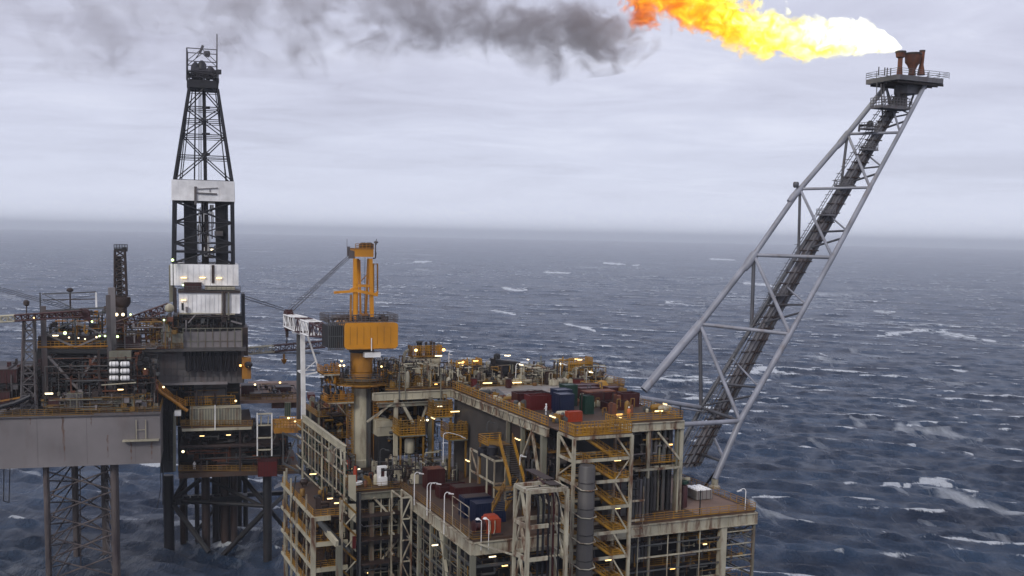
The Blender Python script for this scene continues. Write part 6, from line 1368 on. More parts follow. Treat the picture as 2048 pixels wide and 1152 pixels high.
# ---------------------------------------------------------------- jack-up hull and legs
ju = thing('jackup_rig', 'grey jack-up rig hull at the left edge raised on lattice legs with its crowded deck', 'jack-up rig', Rf(-5, -26, 0))
hp = ud(ond(320, 828, -19)); HT = hp[2]; HB = ud(ond(320, 926, -19))[2]; UR = hp[1]
mb = MB(); c = 1.2
ring = [(-19, -62), (-19, UR - c * 0), (24, UR - .2), (24, -62)]
lo = [Rf(d_, u_, HB) for d_, u_ in ring]; hi = [Rf(d_, u_, HT) for d_, u_ in ring]; mb.hexa(lo + hi); hl = P_(ju, 'hull', mb, 'hull')
mb = MB()
for k in range(5): u_ = -52 + k * 9.5; mb.gbox(-19.02, -19, u_, u_ + .05, HB + .3, HT - .3, Rf)
mobj('weld_seam', mb, MT['rig'], hl)
for (x, y0, y1, w_) in ((125, 833, 900, .5), (128, 860, 925, .25), (215, 870, 915, .35), (60, 826, 850, .3), (262, 884, 925, .3), (303, 884, 918, .4), (182, 830, 852, .2)):
    p = ud(ond(x, y0, -19)); q = ud(ond(x, y1, -19)); mb = MB(); n_ = 9
    L_ = [Rf(-19.015, p[1] - w_ * .5 * (1 - i / n_) + .12 * math.sin(i * 1.7 + x), p[2] + (q[2] - p[2]) * i / n_) for i in range(n_ + 1)]; R_ = [Rf(-19.015, p[1] + w_ * .5 * (1 - i / n_) + .02 + .1 * math.sin(i * 2.3 + x), p[2] + (q[2] - p[2]) * i / n_) for i in range(n_ + 1)]
    mb.add(L_ + R_, [(i, n_ + 1 + i, n_ + 2 + i, i + 1) for i in range(n_)]); mobj('rust_run', mb, MT['rigrust'], hl)
mb = MB(); mb.gbox(-19.5, -18.6, -62, UR + .1, HT, HT + .25, Rf); mb.gbox(-19.4, -18.4, -22, UR + .2, HT + .26, HT + .5, Rf); P_(ju, 'deck_edge', mb, 'rig')
mb = MB(); mb.rail([Rf(-19.2, -60, HT + .3), Rf(-19.2, UR, HT + .3), Rf(10, UR, HT + .3)], step=1.5, r=.06, h=1.3); P_(ju, 'railing', mb, 'yellowd')
# landing with ladder on the hull side
mb = MB(); p = ud(ond(245, 882, -20)); q = ud(ond(318, 880, -20)); mb.gbox(-20.5, -19.1, p[1], q[1], p[2] - .15, p[2] + .1, Rf); a_ = ud(ond(272, 840, -19.4)); b_ = ud(ond(291, 840, -19.4))
for w in (a_, b_): mb.beam(Rf(-19.4, w[1], p[2]), Rf(-19.4, w[1], a_[2]), .16)
mb.beam(Rf(-19.4, a_[1], (p[2] + a_[2]) / 2), Rf(-19.4, b_[1], (p[2] + a_[2]) / 2), .1); P_(ju, 'side_landing', mb, 'cream')
# the visible leg: four chords, X braced
f1, f2 = ud(ond(95, 1045, -16)), ud(ond(231, 1045, -16)); g1, g2 = ud(ond(152, 1040, 3)), ud(ond(211, 1040, 3))
corners = [(f1[0], f1[1]), (f2[0], f2[1]), (g2[0], g2[1]), (g1[0], g1[1])]
for i, (d_, u_) in enumerate(corners):
    mb = MB(); mb.tube(Rf(d_, u_, -4), Rf(d_, u_, HB - .01), (.62, .85, .8, .75)[i], 12); mb.beam(Rf(d_ - .1, u_, -4), Rf(d_ - .1, u_, HB - .02), .35, 1.7); P_(ju, 'leg_chord', mb, 'leg')
NB = 6
for i in range(4):
    j = (i + 1) % 4; (d0_, u0_), (d1_, u1_) = corners[i], corners[j]
    for k in range(NB):
        z1 = HB - 1.5 - k * 4.7 - (i % 2) * 2; z0 = z1 - 4.7; mb = MB()
        mb.tube(Rf(d0_, u0_, z1), Rf(d1_, u1_, z0), .17, 7); mb.tube(Rf(d1_, u1_, z1), Rf(d0_, u0_, z0), .17, 7)
        if i % 2: mb.tube(Rf(d0_, u0_, z1), Rf(d1_, u1_, z1), .15, 7)
        P_(ju, 'leg_brace', mb, 'leg')
mb = MB(); mb.tube(ond(160, 936, -8), ond(162, 1160, -8), .12); P_(ju, 'leg_pipe', mb, 'leg')
mb = MB(); mb.path([ond(8, 936, -12), ond(7, 1002, -12), ond(18, 1005, -12), ond(20, 936, -12)], .1); P_(ju, 'hanging_cable', mb, 'black')
mb = MB(); mb.path([ond(326, 930, -14), ond(326, 1010, -14)], .14); mb.path([ond(322, 905, -14), ond(321, 930, -14), ond(322, 975, -14), ond(314, 1018, -14)], .08); P_(ju, 'hanging_cable', mb, 'black')
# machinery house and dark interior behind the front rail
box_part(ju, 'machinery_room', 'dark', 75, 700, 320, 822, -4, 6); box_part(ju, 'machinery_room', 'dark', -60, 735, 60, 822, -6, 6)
rclutter(('beam', 'brown', 'dark', 'rust'), ju, 'deck_machinery', 80, 715, 318, 822, -17, -5, 260)
rclutter(('pale', 'yellowd', 'brown', 'hull'), ju, 'deck_pipes', 75, 790, 318, 822, -18.5, -15, 120, .05, .14, .5)
rclutter(('rust', 'yellowd', 'brown', 'hull'), ju, 'deck_pipes', 225, 640, 345, 700, -12, -2, 90, .06, .2, .5)
rclutter(('red', 'brown', 'rig', 'dark'), ju, 'deck_machinery', -10, 735, 78, 822, -17, -6, 70, .08, .3, .3)
# tall portal frame with X braces
pf = thing('jacking_portal', 'tall grey braced portal frame standing on the jack-up deck at the far left', 'portal frame', Rf(-12, -28, HT))
for (x, y0, y1, d_, w, m_) in ((86, 612, 824, -14, 1.1, 'rig'), (216, 590, 824, -14, .9, 'rig'), (223, 575, 702, -10, 1.4, 'hull'), (197, 700, 824, -16, .5, 'brown'), (150, 640, 700, -14, .3, 'beam'), (80, 585, 640, -10, .3, 'beam'), (140, 582, 622, -6, .35, 'brown'), (192, 585, 618, -10, .35, 'clean')):
    p = ond(x, y0, d_); q = ond(x, y1, d_); mb = MB(); mb.beam(Vector((p.x, p.y, q.z if y1 < 820 else HT)), p, w); P_(pf, 'post', mb, m_)
for (x0, y0, x1, y1, d_, w, m_) in ((75, 701, 219, 703, -14, .9, 'dark'), (75, 694, 216, 692, -14.5, .3, 'orangef'), (86, 622, 218, 615, -14, .35, 'beam'), (90, 628, 216, 626, -9, .25, 'hull'), (84, 588, 192, 584, -8, .25, 'beam'), (86, 600, 190, 598, -8, .2, 'brown'),
                              (88, 668, 150, 642, -14, .3, 'beam'), (88, 666, 152, 695, -14, .4, 'hull'), (152, 694, 218, 665, -14, .35, 'hull'), (150, 642, 218, 676, -14, .3, 'hull'), (125, 638, 175, 655, -14, .25, 'hull'), (160, 695, 218, 678, -14, .2, 'beam'),
                              (96, 712, 160, 782, -14, .5, 'hull'), (100, 712, 205, 770, -10, .3, 'hull'), (192, 712, 152, 772, -14, .45, 'hull'), (190, 722, 96, 772, -10, .3, 'brown'), (168, 752, 200, 778, -14, .25, 'beam'), (200, 765, 172, 782, -14, .25, 'beam'), (120, 602, 190, 590, -8, .12, 'beam'), (90, 590, 150, 618, -8, .15, 'beam')):
    mb = MB(); mb.beam(ond(x0, y0, d_), ond(x1, y1, d_), w); P_(pf, 'brace', mb, m_)
mb = MB(); rb(mb, 76, 672, 217, 698, -13, -5); P_(pf, 'machinery_deck', mb, 'brown'); mb = MB(); mb.rail([ond(76, 698, -14), ond(218, 697, -14)], h=1.6, step=.8, r=.08); P_(pf, 'railing', mb, 'yellow')
rclutter(('dark', 'brown', 'orangef', 'beam'), pf, 'machinery', 88, 625, 216, 698, -13, -6, 110, .06, .22, .5)
mb = MB(); mb.lathe(ond(140, 584, -6), [(.3, 0), (.7, .2), (.7, .6), (.3, .9)], 10); mb.lathe(ond(53, 612, -12), [(.3, 0), (.6, .3), (.6, 1.0), (.2, 1.3)], 9); mb.beam(ond(48, 606, -12), ond(59, 606, -12), .25); mb.tube(ond(53, 600, -12), ond(53, 640, -12), .12); P_(pf, 'floodlight_cluster', mb, 'brown')
for (x, y, m_, r_) in ((69, 637, 'lamp', .34), (130, 666, 'lampg', .34), (138, 675, 'lampw', .18), (193, 674, 'lampw', .18), (199, 672, 'lampg', .18), (210, 672, 'lampg', .2), (184, 643, 'lampg', .2), (157, 676, 'lampw', .15), (170, 678, 'lampw', .15)): bulb(pf, ond(x, y, -16), r_, m_)
strip(pf, ond(111, 671, -15.5), EU, 1.1, 'lampw', .12)
strip(ju, ond(98, 787, -18), EU, 1.5, 'lampw', .15); strip(ju, ond(241, 779, -18), EU, 1.1, 'lamp', .12); bulb(ju, ond(327, 774, -9), .22, 'lampw'); bulb(ju, ond(290, 738, -9), .15, 'lampw')
# small lattice tower on the deck
# water disturbed round the legs is part of the sea's foam
lt = thing('ladder_tower', 'narrow brown grey lattice tower at the far left of the jack-up deck', 'lattice tower', Rf(-18, -34, HT))
p, q = ud(ond(42, 640, -18)), ud(ond(70, 640, -18)); p2, q2 = ud(ond(41, 824, -18)), ud(ond(71, 824, -18)); w = 2.2
T4 = [Rf(-18, p[1] + .4, p[2]), Rf(-18, q[1] - .3, p[2]), Rf(-18 + w, q[1] - .3, p[2]), Rf(-18 + w, p[1] + .4, p[2])]; B4 = [Rf(-18, p2[1], HT), Rf(-18, q2[1], HT), Rf(-18 + w, q2[1], HT), Rf(-18 + w, p2[1], HT)]
for a_, b_ in zip(B4, T4): mb = MB(); mb.tube(a_, b_, .2, 6); P_(lt, 'chord', mb, 'rig')
for i in range(4):
    mb = MB(); j = (i + 1) % 4; mb.lattice([B4[i], B4[j]], [T4[i], T4[j]], 9, .1, .11, 'Z', chords=False); P_(lt, 'lacing', mb, 'rig')
# dark lattice crane post and its block
cp = thing('dark_crane_post', 'dark lattice crane post with a heavy round base left of the derrick', 'crane', Rf(0, -22, HT))
z0_ = ond(245, 592, 0).z; z1_ = ond(240, 500, 0).z; cu = ud(ond(241, 560, 0))[1]
A = [Rf(i * .9, cu + j * 1.25, z0_) for i, j in ((-1, -1), (-1, 1), (1, 1), (1, -1))]; B = [Rf(i * .9, cu + j * 1.05, z1_) for i, j in ((-1, -1), (-1, 1), (1, 1), (1, -1))]
for a_, b_ in zip(A, B): mb = MB(); mb.tube(a_, b_, .22, 6); P_(cp, 'chord', mb, 'brown')
mb = MB(); mb.lattice(A, B, 7, .1, .13, 'X', chords=False); P_(cp, 'lacing', mb, 'brown')
mb = MB(); mb.gbox(-.5, .5, cu - .8, cu + .3, z0_, z1_ - 1.5, Rf); P_(cp, 'ladder_trunk', mb, 'dark')
mb = MB(); mb.lathe(Rf(0, cu + .2, ond(243, 614, 0).z), [(1.3, 0), (1.9, .9), (1.9, 2.2), (1.6, 2.3)], 14); mb.lathe(Rf(0, cu, HT), [(1.3, 0), (1.3, ond(243, 614, 0).z - HT)], 12); P_(cp, 'slew_base', mb, 'brown')
mb = MB(); rb(mb, 228, 497, 254, 503, -1, 1.2); rb(mb, 245, 495, 252, 500, -1, 1); P_(cp, 'head_platform', mb, 'dark'); mb = MB(); mb.rail([ond(228, 498, -1), ond(255, 498, -1)], h=1.0, step=.5, r=.07); P_(cp, 'railing', mb, 'dark')
for (x, r_) in ((233, .36), (246, .34), (261, .2)): bulb(cp, ond(x, 629, -4), r_, 'lampw' if x != 261 else 'lampg')
bulb(ju, ond(235, 673, -14), .25, 'lampg')
# red sloping boom that rests behind the post, and the red and white boom at far left
def lat_boom(name, label, p, q, w, mats, m, cat='crane boom'):
    t = thing(name, label, cat, p); p = Vector(p); q = Vector(q); ax = (q - p).normalized(); sd = ax.cross(Vector((0, 0, 1))).normalized() * w; vv = sd.cross(ax).normalized() * w
    n = len(mats)
    for k, mt_ in enumerate(mats):
        a_ = p.lerp(q, k / n); b_ = p.lerp(q, (k + 1) / n); mb = MB(); s4 = [-sd - vv, sd - vv, sd + vv, -sd + vv]; mb.lattice([a_ + s for s in s4], [b_ + s for s in s4], m, .17, .1, 'Z'); P_(t, 'boom_section', mb, mt_)
    return t, ax
rb1, ax1 = lat_boom('red_crane_boom', 'dark red lattice boom sloping up to the derrick cabin from the dark crane post', ond(222, 655, -3), ond(338, 613, -3), .75, ('red', 'red'), 5)
mb = MB(); mb.beam(ond(279, 640, -3), ond(284, 668, -3), .3); mb.beam(ond(262, 645, -3), ond(262, 668, -3), .2); P_(rb1, 'prop', mb, 'red')
rb2, ax2 = lat_boom('striped_crane_boom', 'red and white lattice crane boom lying across the portal frame at the far left', ond(-40, 641, -19), ond(165, 627, -19), .6, ('cream', 'red', 'red'), 5)
mb = MB(); mb.lathe(ond(168, 628, -19.6), [(.9, 0), (1.2, .1), (1.2, .9), (.9, 1.0)], 12, axis=ED); mb.beam(ond(160, 618, -19), ond(182, 642, -19), 1.2, .8); P_(rb2, 'boom_head', mb, 'red')
mb = MB(); mb.tube(ond(170, 636, -19), ond(170, 655, -19), .07); mb.path([ond(170, 650, -19), ond(168, 662, -19), ond(172, 667, -19), ond(175, 660, -19)], .2); P_(rb2, 'hook', mb, 'yellow')
for k in range(3): mb = MB(); mb.tube(ond(-30, 566 + k * 4, -12), ond(140, 614 + k * 3, -17), .055, 4, cap=False); P_(rb2, 'pendant_rope', mb, 'dark')
# cargo and small things on the jack-up deck
def rcrate(name, label, cat, mat, x0, y0, x1, y1, d0, d1, lid='brown', group=None):
    t = thing(name, label, cat, ond((x0 + x1) / 2, y1, d0), group); mb = MB(); rb(mb, x0, y0, x1, y1, d0, d1); P_(t, 'shell', mb, mat)
    p = ud(ond(x0, y0, d0)); q = ud(ond(x1, y1, d0)); mb = MB(); n = max(3, int((q[1] - p[1]) / .6))
    for i in range(n + 1): u_ = p[1] + (q[1] - p[1]) * i / n; mb.gbox(d0 - .06, d0, u_ - .05, u_ + .05, q[2], p[2], Rf)
    mb.gbox(d0 - .08, d1, p[1] - .04, q[1] + .04, p[2], p[2] + .1, Rf); P_(t, 'frame', mb, lid); return t
rcrate('cargo_container', 'red container with a white machine on top, right of the dark crane post', 'container', 'red', 250, 672, 281, 697, -9, -5)
rcrate('cargo_container', 'dark red container half hidden at the extreme left edge of the jack-up deck', 'container', 'red', -20, 740, 34, 766, -16, -10)
rcrate('cargo_container', 'dark red container below the other red one at the extreme left', 'container', 'red', -20, 785, 20, 818, -17.5, -12)
rcrate('cargo_container', 'dark red bin behind the jack-up front rail under the long strip light', 'container', 'red', 96, 795, 118, 816, -17, -14)
rcrate('pump_unit', 'blue grey pump unit behind the jack-up front rail in the middle of the portal', 'pump', 'rig', 134, 788, 166, 818, -17.5, -14, 'pale')
rcrate('white_unit', 'small white machine on top of the red container by the crane post', 'machine', 'clean', 252, 664, 270, 671, -8, -6, 'pale')
lr = 'life raft canisters racked on the jack-up rig'
proto = None
for i in range(3):
    for j in range(2):
        c_ = ond(228 + j * 22, 728 + i * 14, -17)
        lab = f"{['top', 'middle', 'bottom'][i]} {['left', 'right'][j]} white life raft canister in the rack of six"
        if proto is None:
            proto = thing('life_raft_canister', lab, 'life raft', c_, lr); mb = MB(); mb.lathe(c_ - EU * .95, [(.25, 0), (.5, .12), (.55, .3), (.55, 1.6), (.5, 1.78), (.25, 1.9)], 12, axis=EU); P_(proto, 'canister_shell', mb, 'clean')
            mb = MB()
            for u_ in (-.45, .35): mb.lathe(c_ + EU * u_, [(.58, 0), (.58, .1)], 12, axis=EU)
            P_(proto, 'strap', mb, 'brown')
        else: copy_thing(proto, c_, 0, lab)
rack = thing('life_raft_rack', 'grey rack frame carrying six white life raft canisters', 'rack', ond(238, 770, -16)); mb = MB()
for x in (217, 239, 262): mb.beam(ond(x, 718, -16.4), ond(x, 770, -16.4), .12)
for y in (735, 749, 763): mb.beam(ond(216, y, -16.4), ond(263, y - 1, -16.4), .12)
P_(rack, 'frame', mb, 'beam'); mb = MB(); rb(mb, 218, 703, 262, 719, -15.5, -13); P_(rack, 'top_box', mb, 'pale')
mb = MB(); mb.beam(ond(203, 770, -17), ond(272, 765, -17), .2); P_(rack, 'shelf', mb, 'cream')
sd_ = thing('satellite_dome', 'round white satellite dome at the left foot of the derrick cabin', 'satellite dome', ond(339, 626, -7)); mb = MB(); c_ = ond(339, 616, -7); mb.lathe(c_ - Vector((0, 0, 1.25)), [(.4, .3), (.8, .5), (1.0, .9), (1.0, 1.4), (.8, 1.85), (.4, 2.15), (.1, 2.25)], 16); P_(sd_, 'dome', mb, 'cream'); mb = MB(); mb.tube(c_ - Vector((0, 0, 3)), c_ - Vector((0, 0, 1.1)), .3); P_(sd_, 'mount', mb, 'beam')
dp = thing('blue_pipe_run', 'dark blue pipe sloping up at the far left of the jack-up deck', 'pipe', ond(0, 815, -19.3)); mb = MB(); mb.path([ond(-30, 822, -20), ond(30, 806, -20), ond(62, 792, -20)], .55, 10); P_(dp, 'pipe', mb, 'black')
mb = MB(); mb.beam(ond(-20, 806, -19.8), ond(40, 795, -19.8), .3); P_(dp, 'cover_strip', mb, 'orangef')

# ---------------------------------------------------------------- cantilever with drill floor (moves with the rig)
cn = thing('drilling_cantilever', 'dark grey cantilever block with hanging hose loops under the white derrick cabin', 'cantilever', Rf(0, 0, 36))
box_part(cn, 'substructure', 'rig', 255, 700, 488, 768, -5, 12); box_part(cn, 'substructure', 'dark', 345, 632, 485, 662, -3, 9)
box_part(cn, 'upper_box', 'hull', 366, 664, 484, 700, -7, 6); box_part(cn, 'upper_box', 'pale', 321, 668, 366, 696, -8, -2); box_part(cn, 'deck_slab', 'grey', 250, 696, 492, 703, -8, 12); box_part(cn, 'lower_stub', 'rig', 388, 768, 454, 806, -2, 8)
box_part(cn, 'underside_beam', 'hull', 300, 765, 455, 770, -6, -4); box_part(cn, 'recess_shade', 'black', 365, 701, 482, 712, -5.6, -5.02); box_part(cn, 'end_tower', 'brown', 484, 655, 496, 712, -4, 8); box_part(cn, 'dark_stub', 'black', 484, 588, 490, 650, -2, 6)  # the black box under the slab stands in for a recess's shade
mb = MB(); p = ud(ond(366, 664, -7)); q = ud(ond(484, 700, -7))
for i in range(9): u_ = p[1] + (q[1] - p[1]) * i / 8; mb.beam(Rf(-7.1, u_, q[2]), Rf(-7.1, u_, p[2] + .8), .16)
for z in (p[2] + .8, (p[2] + q[2]) / 2): mb.beam(Rf(-7.1, p[1], z), Rf(-7.1, q[1], z), .14)
P_(cn, 'railing', mb, 'pale')
for i in range(7):
    x = 377 + i * 15.5; mb = MB()
    for o in (-3.6, 3.6): mb.tube(ond(x + o, 704, -6.4), ond(x + o * .9, 737, -6.4), .3, 6)
    mb.path([ond(x - 3.3, 736, -6.4), ond(x - 2, 742, -6.4), ond(x + 2, 742, -6.4), ond(x + 3.3, 736, -6.4)], .3, 6); P_(cn, 'hose_loop', mb, 'black')
mb = MB()
for i in range(20): x = 258 + i * 12; mb.beam(ond(x, 706 if x < 366 else 745, -5.1), ond(x, 764, -5.1), .1)
for y in (738, 752): mb.beam(ond(258, y, -5.1), ond(486, y, -5.1), .08)
P_(cn, 'wall_rib', mb, 'beam')
mb = MB(); mb.hexa([ond(321, 668, -8), ond(350, 668, -8), ond(350, 668, -3), ond(321, 668, -3), ond(324, 648, -8), ond(334, 648, -8), ond(334, 648, -3), ond(324, 648, -3)]); P_(cn, 'sloped_hood', mb, 'pale')
mb = MB(); mb.rail([ond(255, 697, -8.2), ond(366, 697, -8.2)], h=1.2, step=.8, r=.06); P_(cn, 'railing', mb, 'yellowd')
rclutter(('yellowd', 'brown', 'dark', 'rust'), cn, 'drill_floor_machinery', 290, 630, 366, 694, -6, 3, 90, .06, .25, .6)
rclutter(('dark', 'beam', 'brown'), cn, 'drill_floor_machinery', 350, 630, 484, 664, -6.5, -2.6, 80, .06, .2, .5)
mb = MB(); mb.gbox(-8, -5, ud(ond(484, 720, -8))[1], ud(ond(502, 720, -8))[1], ond(490, 758, -8).z, ond(490, 716, -8).z, Rf); P_(cn, 'winch_cab', mb, 'orangef')
mb = MB(); mb.lathe(ond(497, 736, -8.6), [(.5, 0), (.9, .5), (.9, 1.0), (.5, 1.4)], 10); P_(cn, 'reel', mb, 'dark')
bulb(cn, ond(497, 731, -9), .42, 'lamp'); bulb(cn, ond(481, 731, -8.5), .25, 'lampo'); bulb(cn, ond(328, 640, -9), .2, 'lampg')
for (x0, y0, x1, y1, w_) in ((372, 664, 372, 640, .25), (376, 646, 392, 628, .25), (393, 629, 440, 627, .16), (462, 642, 484, 648, .35)): mb = MB(); mb.beam(ond(x0, y0, -7.5), ond(x1, y1, -7.5), w_); P_(cn, 'guy_strut', mb, 'hull')

# ---------------------------------------------------------------- the derrick
dr = thing('drilling_derrick', 'tall black lattice drilling derrick with white wind walls and a crown cage', 'derrick', Rf(3, 0, 55))
zz = lambda y: ond(406, y, 0).z
DW = 13.0
def lv_(y, x0, x1, off=0.0):
    """square ring of the derrick at image height y, between x0 and x1 of its front face"""
    p, q = ud(ond(x0, y, 0)), ud(ond(x1, y, 0)); w = q[1] - p[1]; dd = (DW - w) / 2; z = zz(y)
    return [Rf(dd, p[1], z), Rf(dd, q[1], z), Rf(dd + w, q[1], z), Rf(dd + w, p[1], z)]
base = lv_(528, 346, 467); mid = lv_(361, 348, 465); top = lv_(173, 377, 436)
for a_, b_ in zip(base, mid): mb = MB(); mb.beam(a_, b_, .62, .62); P_(dr, 'leg', mb, 'black')
for a_, b_ in zip(mid, top): mb = MB(); mb.beam(a_, b_, .5, .5); P_(dr, 'leg', mb, 'black')
for i in range(4):
    j = (i + 1) % 4
    mb = MB(); mb.lattice([base[i], base[j]], [mid[i], mid[j]], 4, .1, .15, 'X', chords=False); P_(dr, 'lower_bracing', mb, 'black')
    # tall X panels of the tapering part
    ts = [0, .30, .58, .80, 1.0] if False else [0, .27, .50, .665, .80, 1.0]
    for k in range(len(ts) - 1):
        p0, p1 = mid[i].lerp(top[i], ts[k]), mid[j].lerp(top[j], ts[k]); q0, q1 = mid[i].lerp(top[i], ts[k + 1]), mid[j].lerp(top[j], ts[k + 1]); mb = MB()
        if k % 2 == 0: m_ = q0.lerp(q1, .5); mb.tube(p0, m_, .14, 6); mb.tube(p1, m_, .14, 6)
        else: m_ = p0.lerp(p1, .5); mb.tube(q0, m_, .14, 6); mb.tube(q1, m_, .14, 6)
        mb.tube(q0, q1, .12, 6)
        q0b, q1b = mid[i].lerp(top[i], ts[k + 1] - .02), mid[j].lerp(top[j], ts[k + 1] - .02); mb.tube(q0b, q1b, .09, 6); P_(dr, 'bracing', mb, 'black')
    for s_ in (.1, .9): mb = MB(); mb.tube(mid[i].lerp(mid[j], s_), top[i].lerp(top[j], s_ if s_ > .5 else .02), .12, 6); P_(dr, 'secondary_leg', mb, 'black')
# inner column, drill lines and guide
cxl = ud(ond(411, 300, 6))[1]
mb = MB(); mb.tube(Rf(6, cxl, zz(530)), Rf(6, cxl - .2, zz(172)), .42, 8); P_(dr, 'standpipe_column', mb, 'dark'); mb = MB(); mb.tube(ond(389, 360, 6), ond(391, 172, 6), .17, 6); P_(dr, 'guide_rail', mb, 'black')
for k in range(3): mb = MB(); mb.tube(ond(397 + k * 3, 400, 6), ond(398 + k * 2, 165, 6), .06, 4, cap=False); P_(dr, 'drill_line', mb, 'dark')
for y in (215, 268, 308): mb = MB(); mb.beam(ond(404, y, 4), ond(420, y, 4), .5); P_(dr, 'junction_block', mb, 'black')
# racked drill pipe: dark vertical masses behind the legs
for (x0, x1, d0_, nm) in ((368, 394, 2.5, 26), (403, 417, 5, 12), (431, 456, 2.5, 24)):
    p, q = ud(ond(x0, 470, d0_)), ud(ond(x1, 470, d0_)); mb = MB()
    for r_ in range(3):
        for k in range(nm // 2): u_ = p[1] + (q[1] - p[1]) * (k + .5 * (r_ % 2) + .3) / (nm // 2); mb.tube(Rf(d0_ + r_ * .4, u_, zz(528)), Rf(d0_ + r_ * .4, u_ + rl.uniform(-.06, .06), zz(400)), .085, 5)
    P_(dr, 'racked_pipe', mb, 'black' if x0 != 403 else 'brown')
mb = MB(); rb(mb, 369, 402, 393, 526, 4.2, 4.6); rb(mb, 433, 404, 455, 526, 4.2, 4.6); P_(dr, 'pipe_backing', mb, 'black')
mb = MB(); rb(mb, 429, 462, 446, 472, 1.5, 2.2); P_(dr, 'cabin_window', mb, 'rig')
mb = MB(); rb(mb, 350, 502, 465, 506, 1, 12); P_(dr, 'monkey_board', mb, 'black')
rclutter(('black', 'brown', 'clean'), dr, 'travelling_gear', 394, 405, 432, 525, 2, 7, 26, .08, .25, .8)
# windwall ring
w0, w1 = lv_(402, 344, 469), lv_(361, 344, 468)
for i in range(4):
    j = (i + 1) % 4; a0_, a1_, b1_, b0_ = w0[i], w0[j], w1[j], w1[i]; n_ = ((a1_ - a0_).cross(Vector((0, 0, 1)))).normalized() * .12
    mb = MB(); mb.hexa([a0_, a1_, a1_ + n_, a0_ + n_, b0_, b1_, b1_ + n_, b0_ + n_]); pw = P_(dr, 'windwall', mb, 'derrick'); mb = MB(); L_ = (a1_ - a0_).length
    for k in range(1, 8): c0_ = a0_.lerp(a1_, k / 8) + n_; mb.beam(c0_, c0_ + (b0_ - a0_), .07, .06)
    mobj('panel_rib', mb, MT['clean'], pw)
mb = MB(); mb.beam(ond(393, 386, -.6), ond(434, 388, -.6), .3); mb.beam(ond(391, 373, -.6), ond(391, 410, -.6), .5); mb.beam(ond(395, 378, -.6), ond(436, 376, -.6), .16); mb.beam(ond(420, 384, -.5), ond(420, 378, -.5), .16); P_(dr, 'access_gangway', mb, 'rig')
mb = MB(); rb(mb, 345, 366, 353, 388, -.3, -.1); P_(dr, 'rust_patch_plate', mb, 'rust')
# lower white walls
box_part(dr, 'windwall', 'derrick', 341, 529, 477, 571, -1.5, 14); box_part(dr, 'side_wall', 'pale', 338, 531, 346, 604, -.5, 12)
mb = MB()
for i in range(1, 12): x = 341 + i * 136 / 12; mb.beam(ond(x, 530, -1.6), ond(x, 570, -1.6), .06, .06)
P_(dr, 'panel_rib', mb, 'clean'); mb = MB(); mb.beam(ond(426, 530, -1.7), ond(426, 566, -1.7), .6, .2); P_(dr, 'drain_pipe', mb, 'brown')
for (x, y) in ((367.5, 555), (405, 555), (438, 556)): strip(dr, ond(x, y, -1.9), EU, 1.2, 'lamp', .12)
# cabin below
cb = thing('drill_floor_cabin', 'white drill floor cabin with a dark red box on its roof below the derrick', 'cabin', Rf(-4, 2, 54))
box_part(cb, 'cabin_wall', 'derrick', 358, 586, 480, 627, -5, 3); box_part(cb, 'roof', 'brown', 356, 582, 481, 586, -5.4, 3.2); box_part(cb, 'roof_platform', 'cream', 410, 574, 470, 580, -4, 2)
mb = MB()
for i in range(1, 14): x = 358 + i * 122 / 14; mb.beam(ond(x, 587, -5.1), ond(x, 626, -5.1), .05, .06)
P_(cb, 'panel_rib', mb, 'clean')
for (x, w_) in ((449, .5), (457, .35), (444, .2)): mb = MB(); mb.beam(ond(x, 584, -5.4), ond(x, 640, -5.4), w_, .3); P_(cb, 'pipe', mb, 'brown' if x == 449 else 'pale')
box_part(cb, 'wall_box', 'hull', 371, 614, 376, 624, -5.9, -5.05); box_part(cb, 'door', 'black', 363, 606, 367, 620, -5.2, -5.02)
mb = MB(); mb.rail([ond(356, 583, -5.2), ond(481, 583, -5.2)], h=1.1, step=1.0, r=.05); P_(cb, 'railing', mb, 'beam'); mb = MB(); mb.beam(ond(358, 627, -5.2), ond(470, 628, -5.2), .3); P_(cb, 'sill', mb, 'cream')
strip(cb, ond(367, 600, -5.5), EU, 1.0, 'lamp', .12)
rcrate('roof_box', 'dark red box sitting on the roof of the white drill floor cabin', 'box', 'red', 368, 566, 403, 581, -4, -1)
pj = thing('flood_lamp_pole', 'thin green lit pole rising at the left corner of the white derrick wall', 'pole', ond(346, 620, -3)); mb = MB(); mb.tube(ond(347, 620, -3), ond(346, 522, -3), .1); P_(pj, 'pole', mb, 'dark'); bulb(pj, ond(345, 520, -3), .3, 'lampg'); bulb(pj, ond(366, 570, -5), .2, 'lampg')
bulb(dr, ond(424, 500, 1), .28, 'lampw')
mb = MB(); mb.beam(ond(350, 575, -4), ond(351, 625, -4), .6); P_(dr, 'ladder_trunk', mb, 'brown')
# crown platform and cage
cr0, cr1 = lv_(172, 373, 437), lv_(158, 373, 437)
mb = MB(); mb.hexa(cr0 + cr1); P_(dr, 'crown_platform', mb, 'black')
mb = MB(); mb.rail(lv_(158, 373, 437) + [lv_(158, 373, 437)[0]], h=2.2, step=1.0, r=.09); P_(dr, 'railing', mb, 'black')
rclutter(('black',), dr, 'crown_machinery', 376, 140, 433, 158, 3, 10, 60, .15, .45, .5)
for (x, y) in ((391, 124), (404, 121), (421, 132)): mb = MB(); c_ = ond(x, 150, 6); mb.lathe(c_, [(1.2, 0), (1.0, ond(x, y, 6).z - c_.z - .8), (.3, ond(x, y, 6).z - c_.z)], 8); P_(dr, 'crown_block', mb, 'black')
k0, k1 = lv_(158, 373, 434), lv_(93, 373, 434)
for a_, b_ in zip(k0, k1): mb = MB(); mb.tube(a_, b_, .16, 6); P_(dr, 'cage_post', mb, 'black')
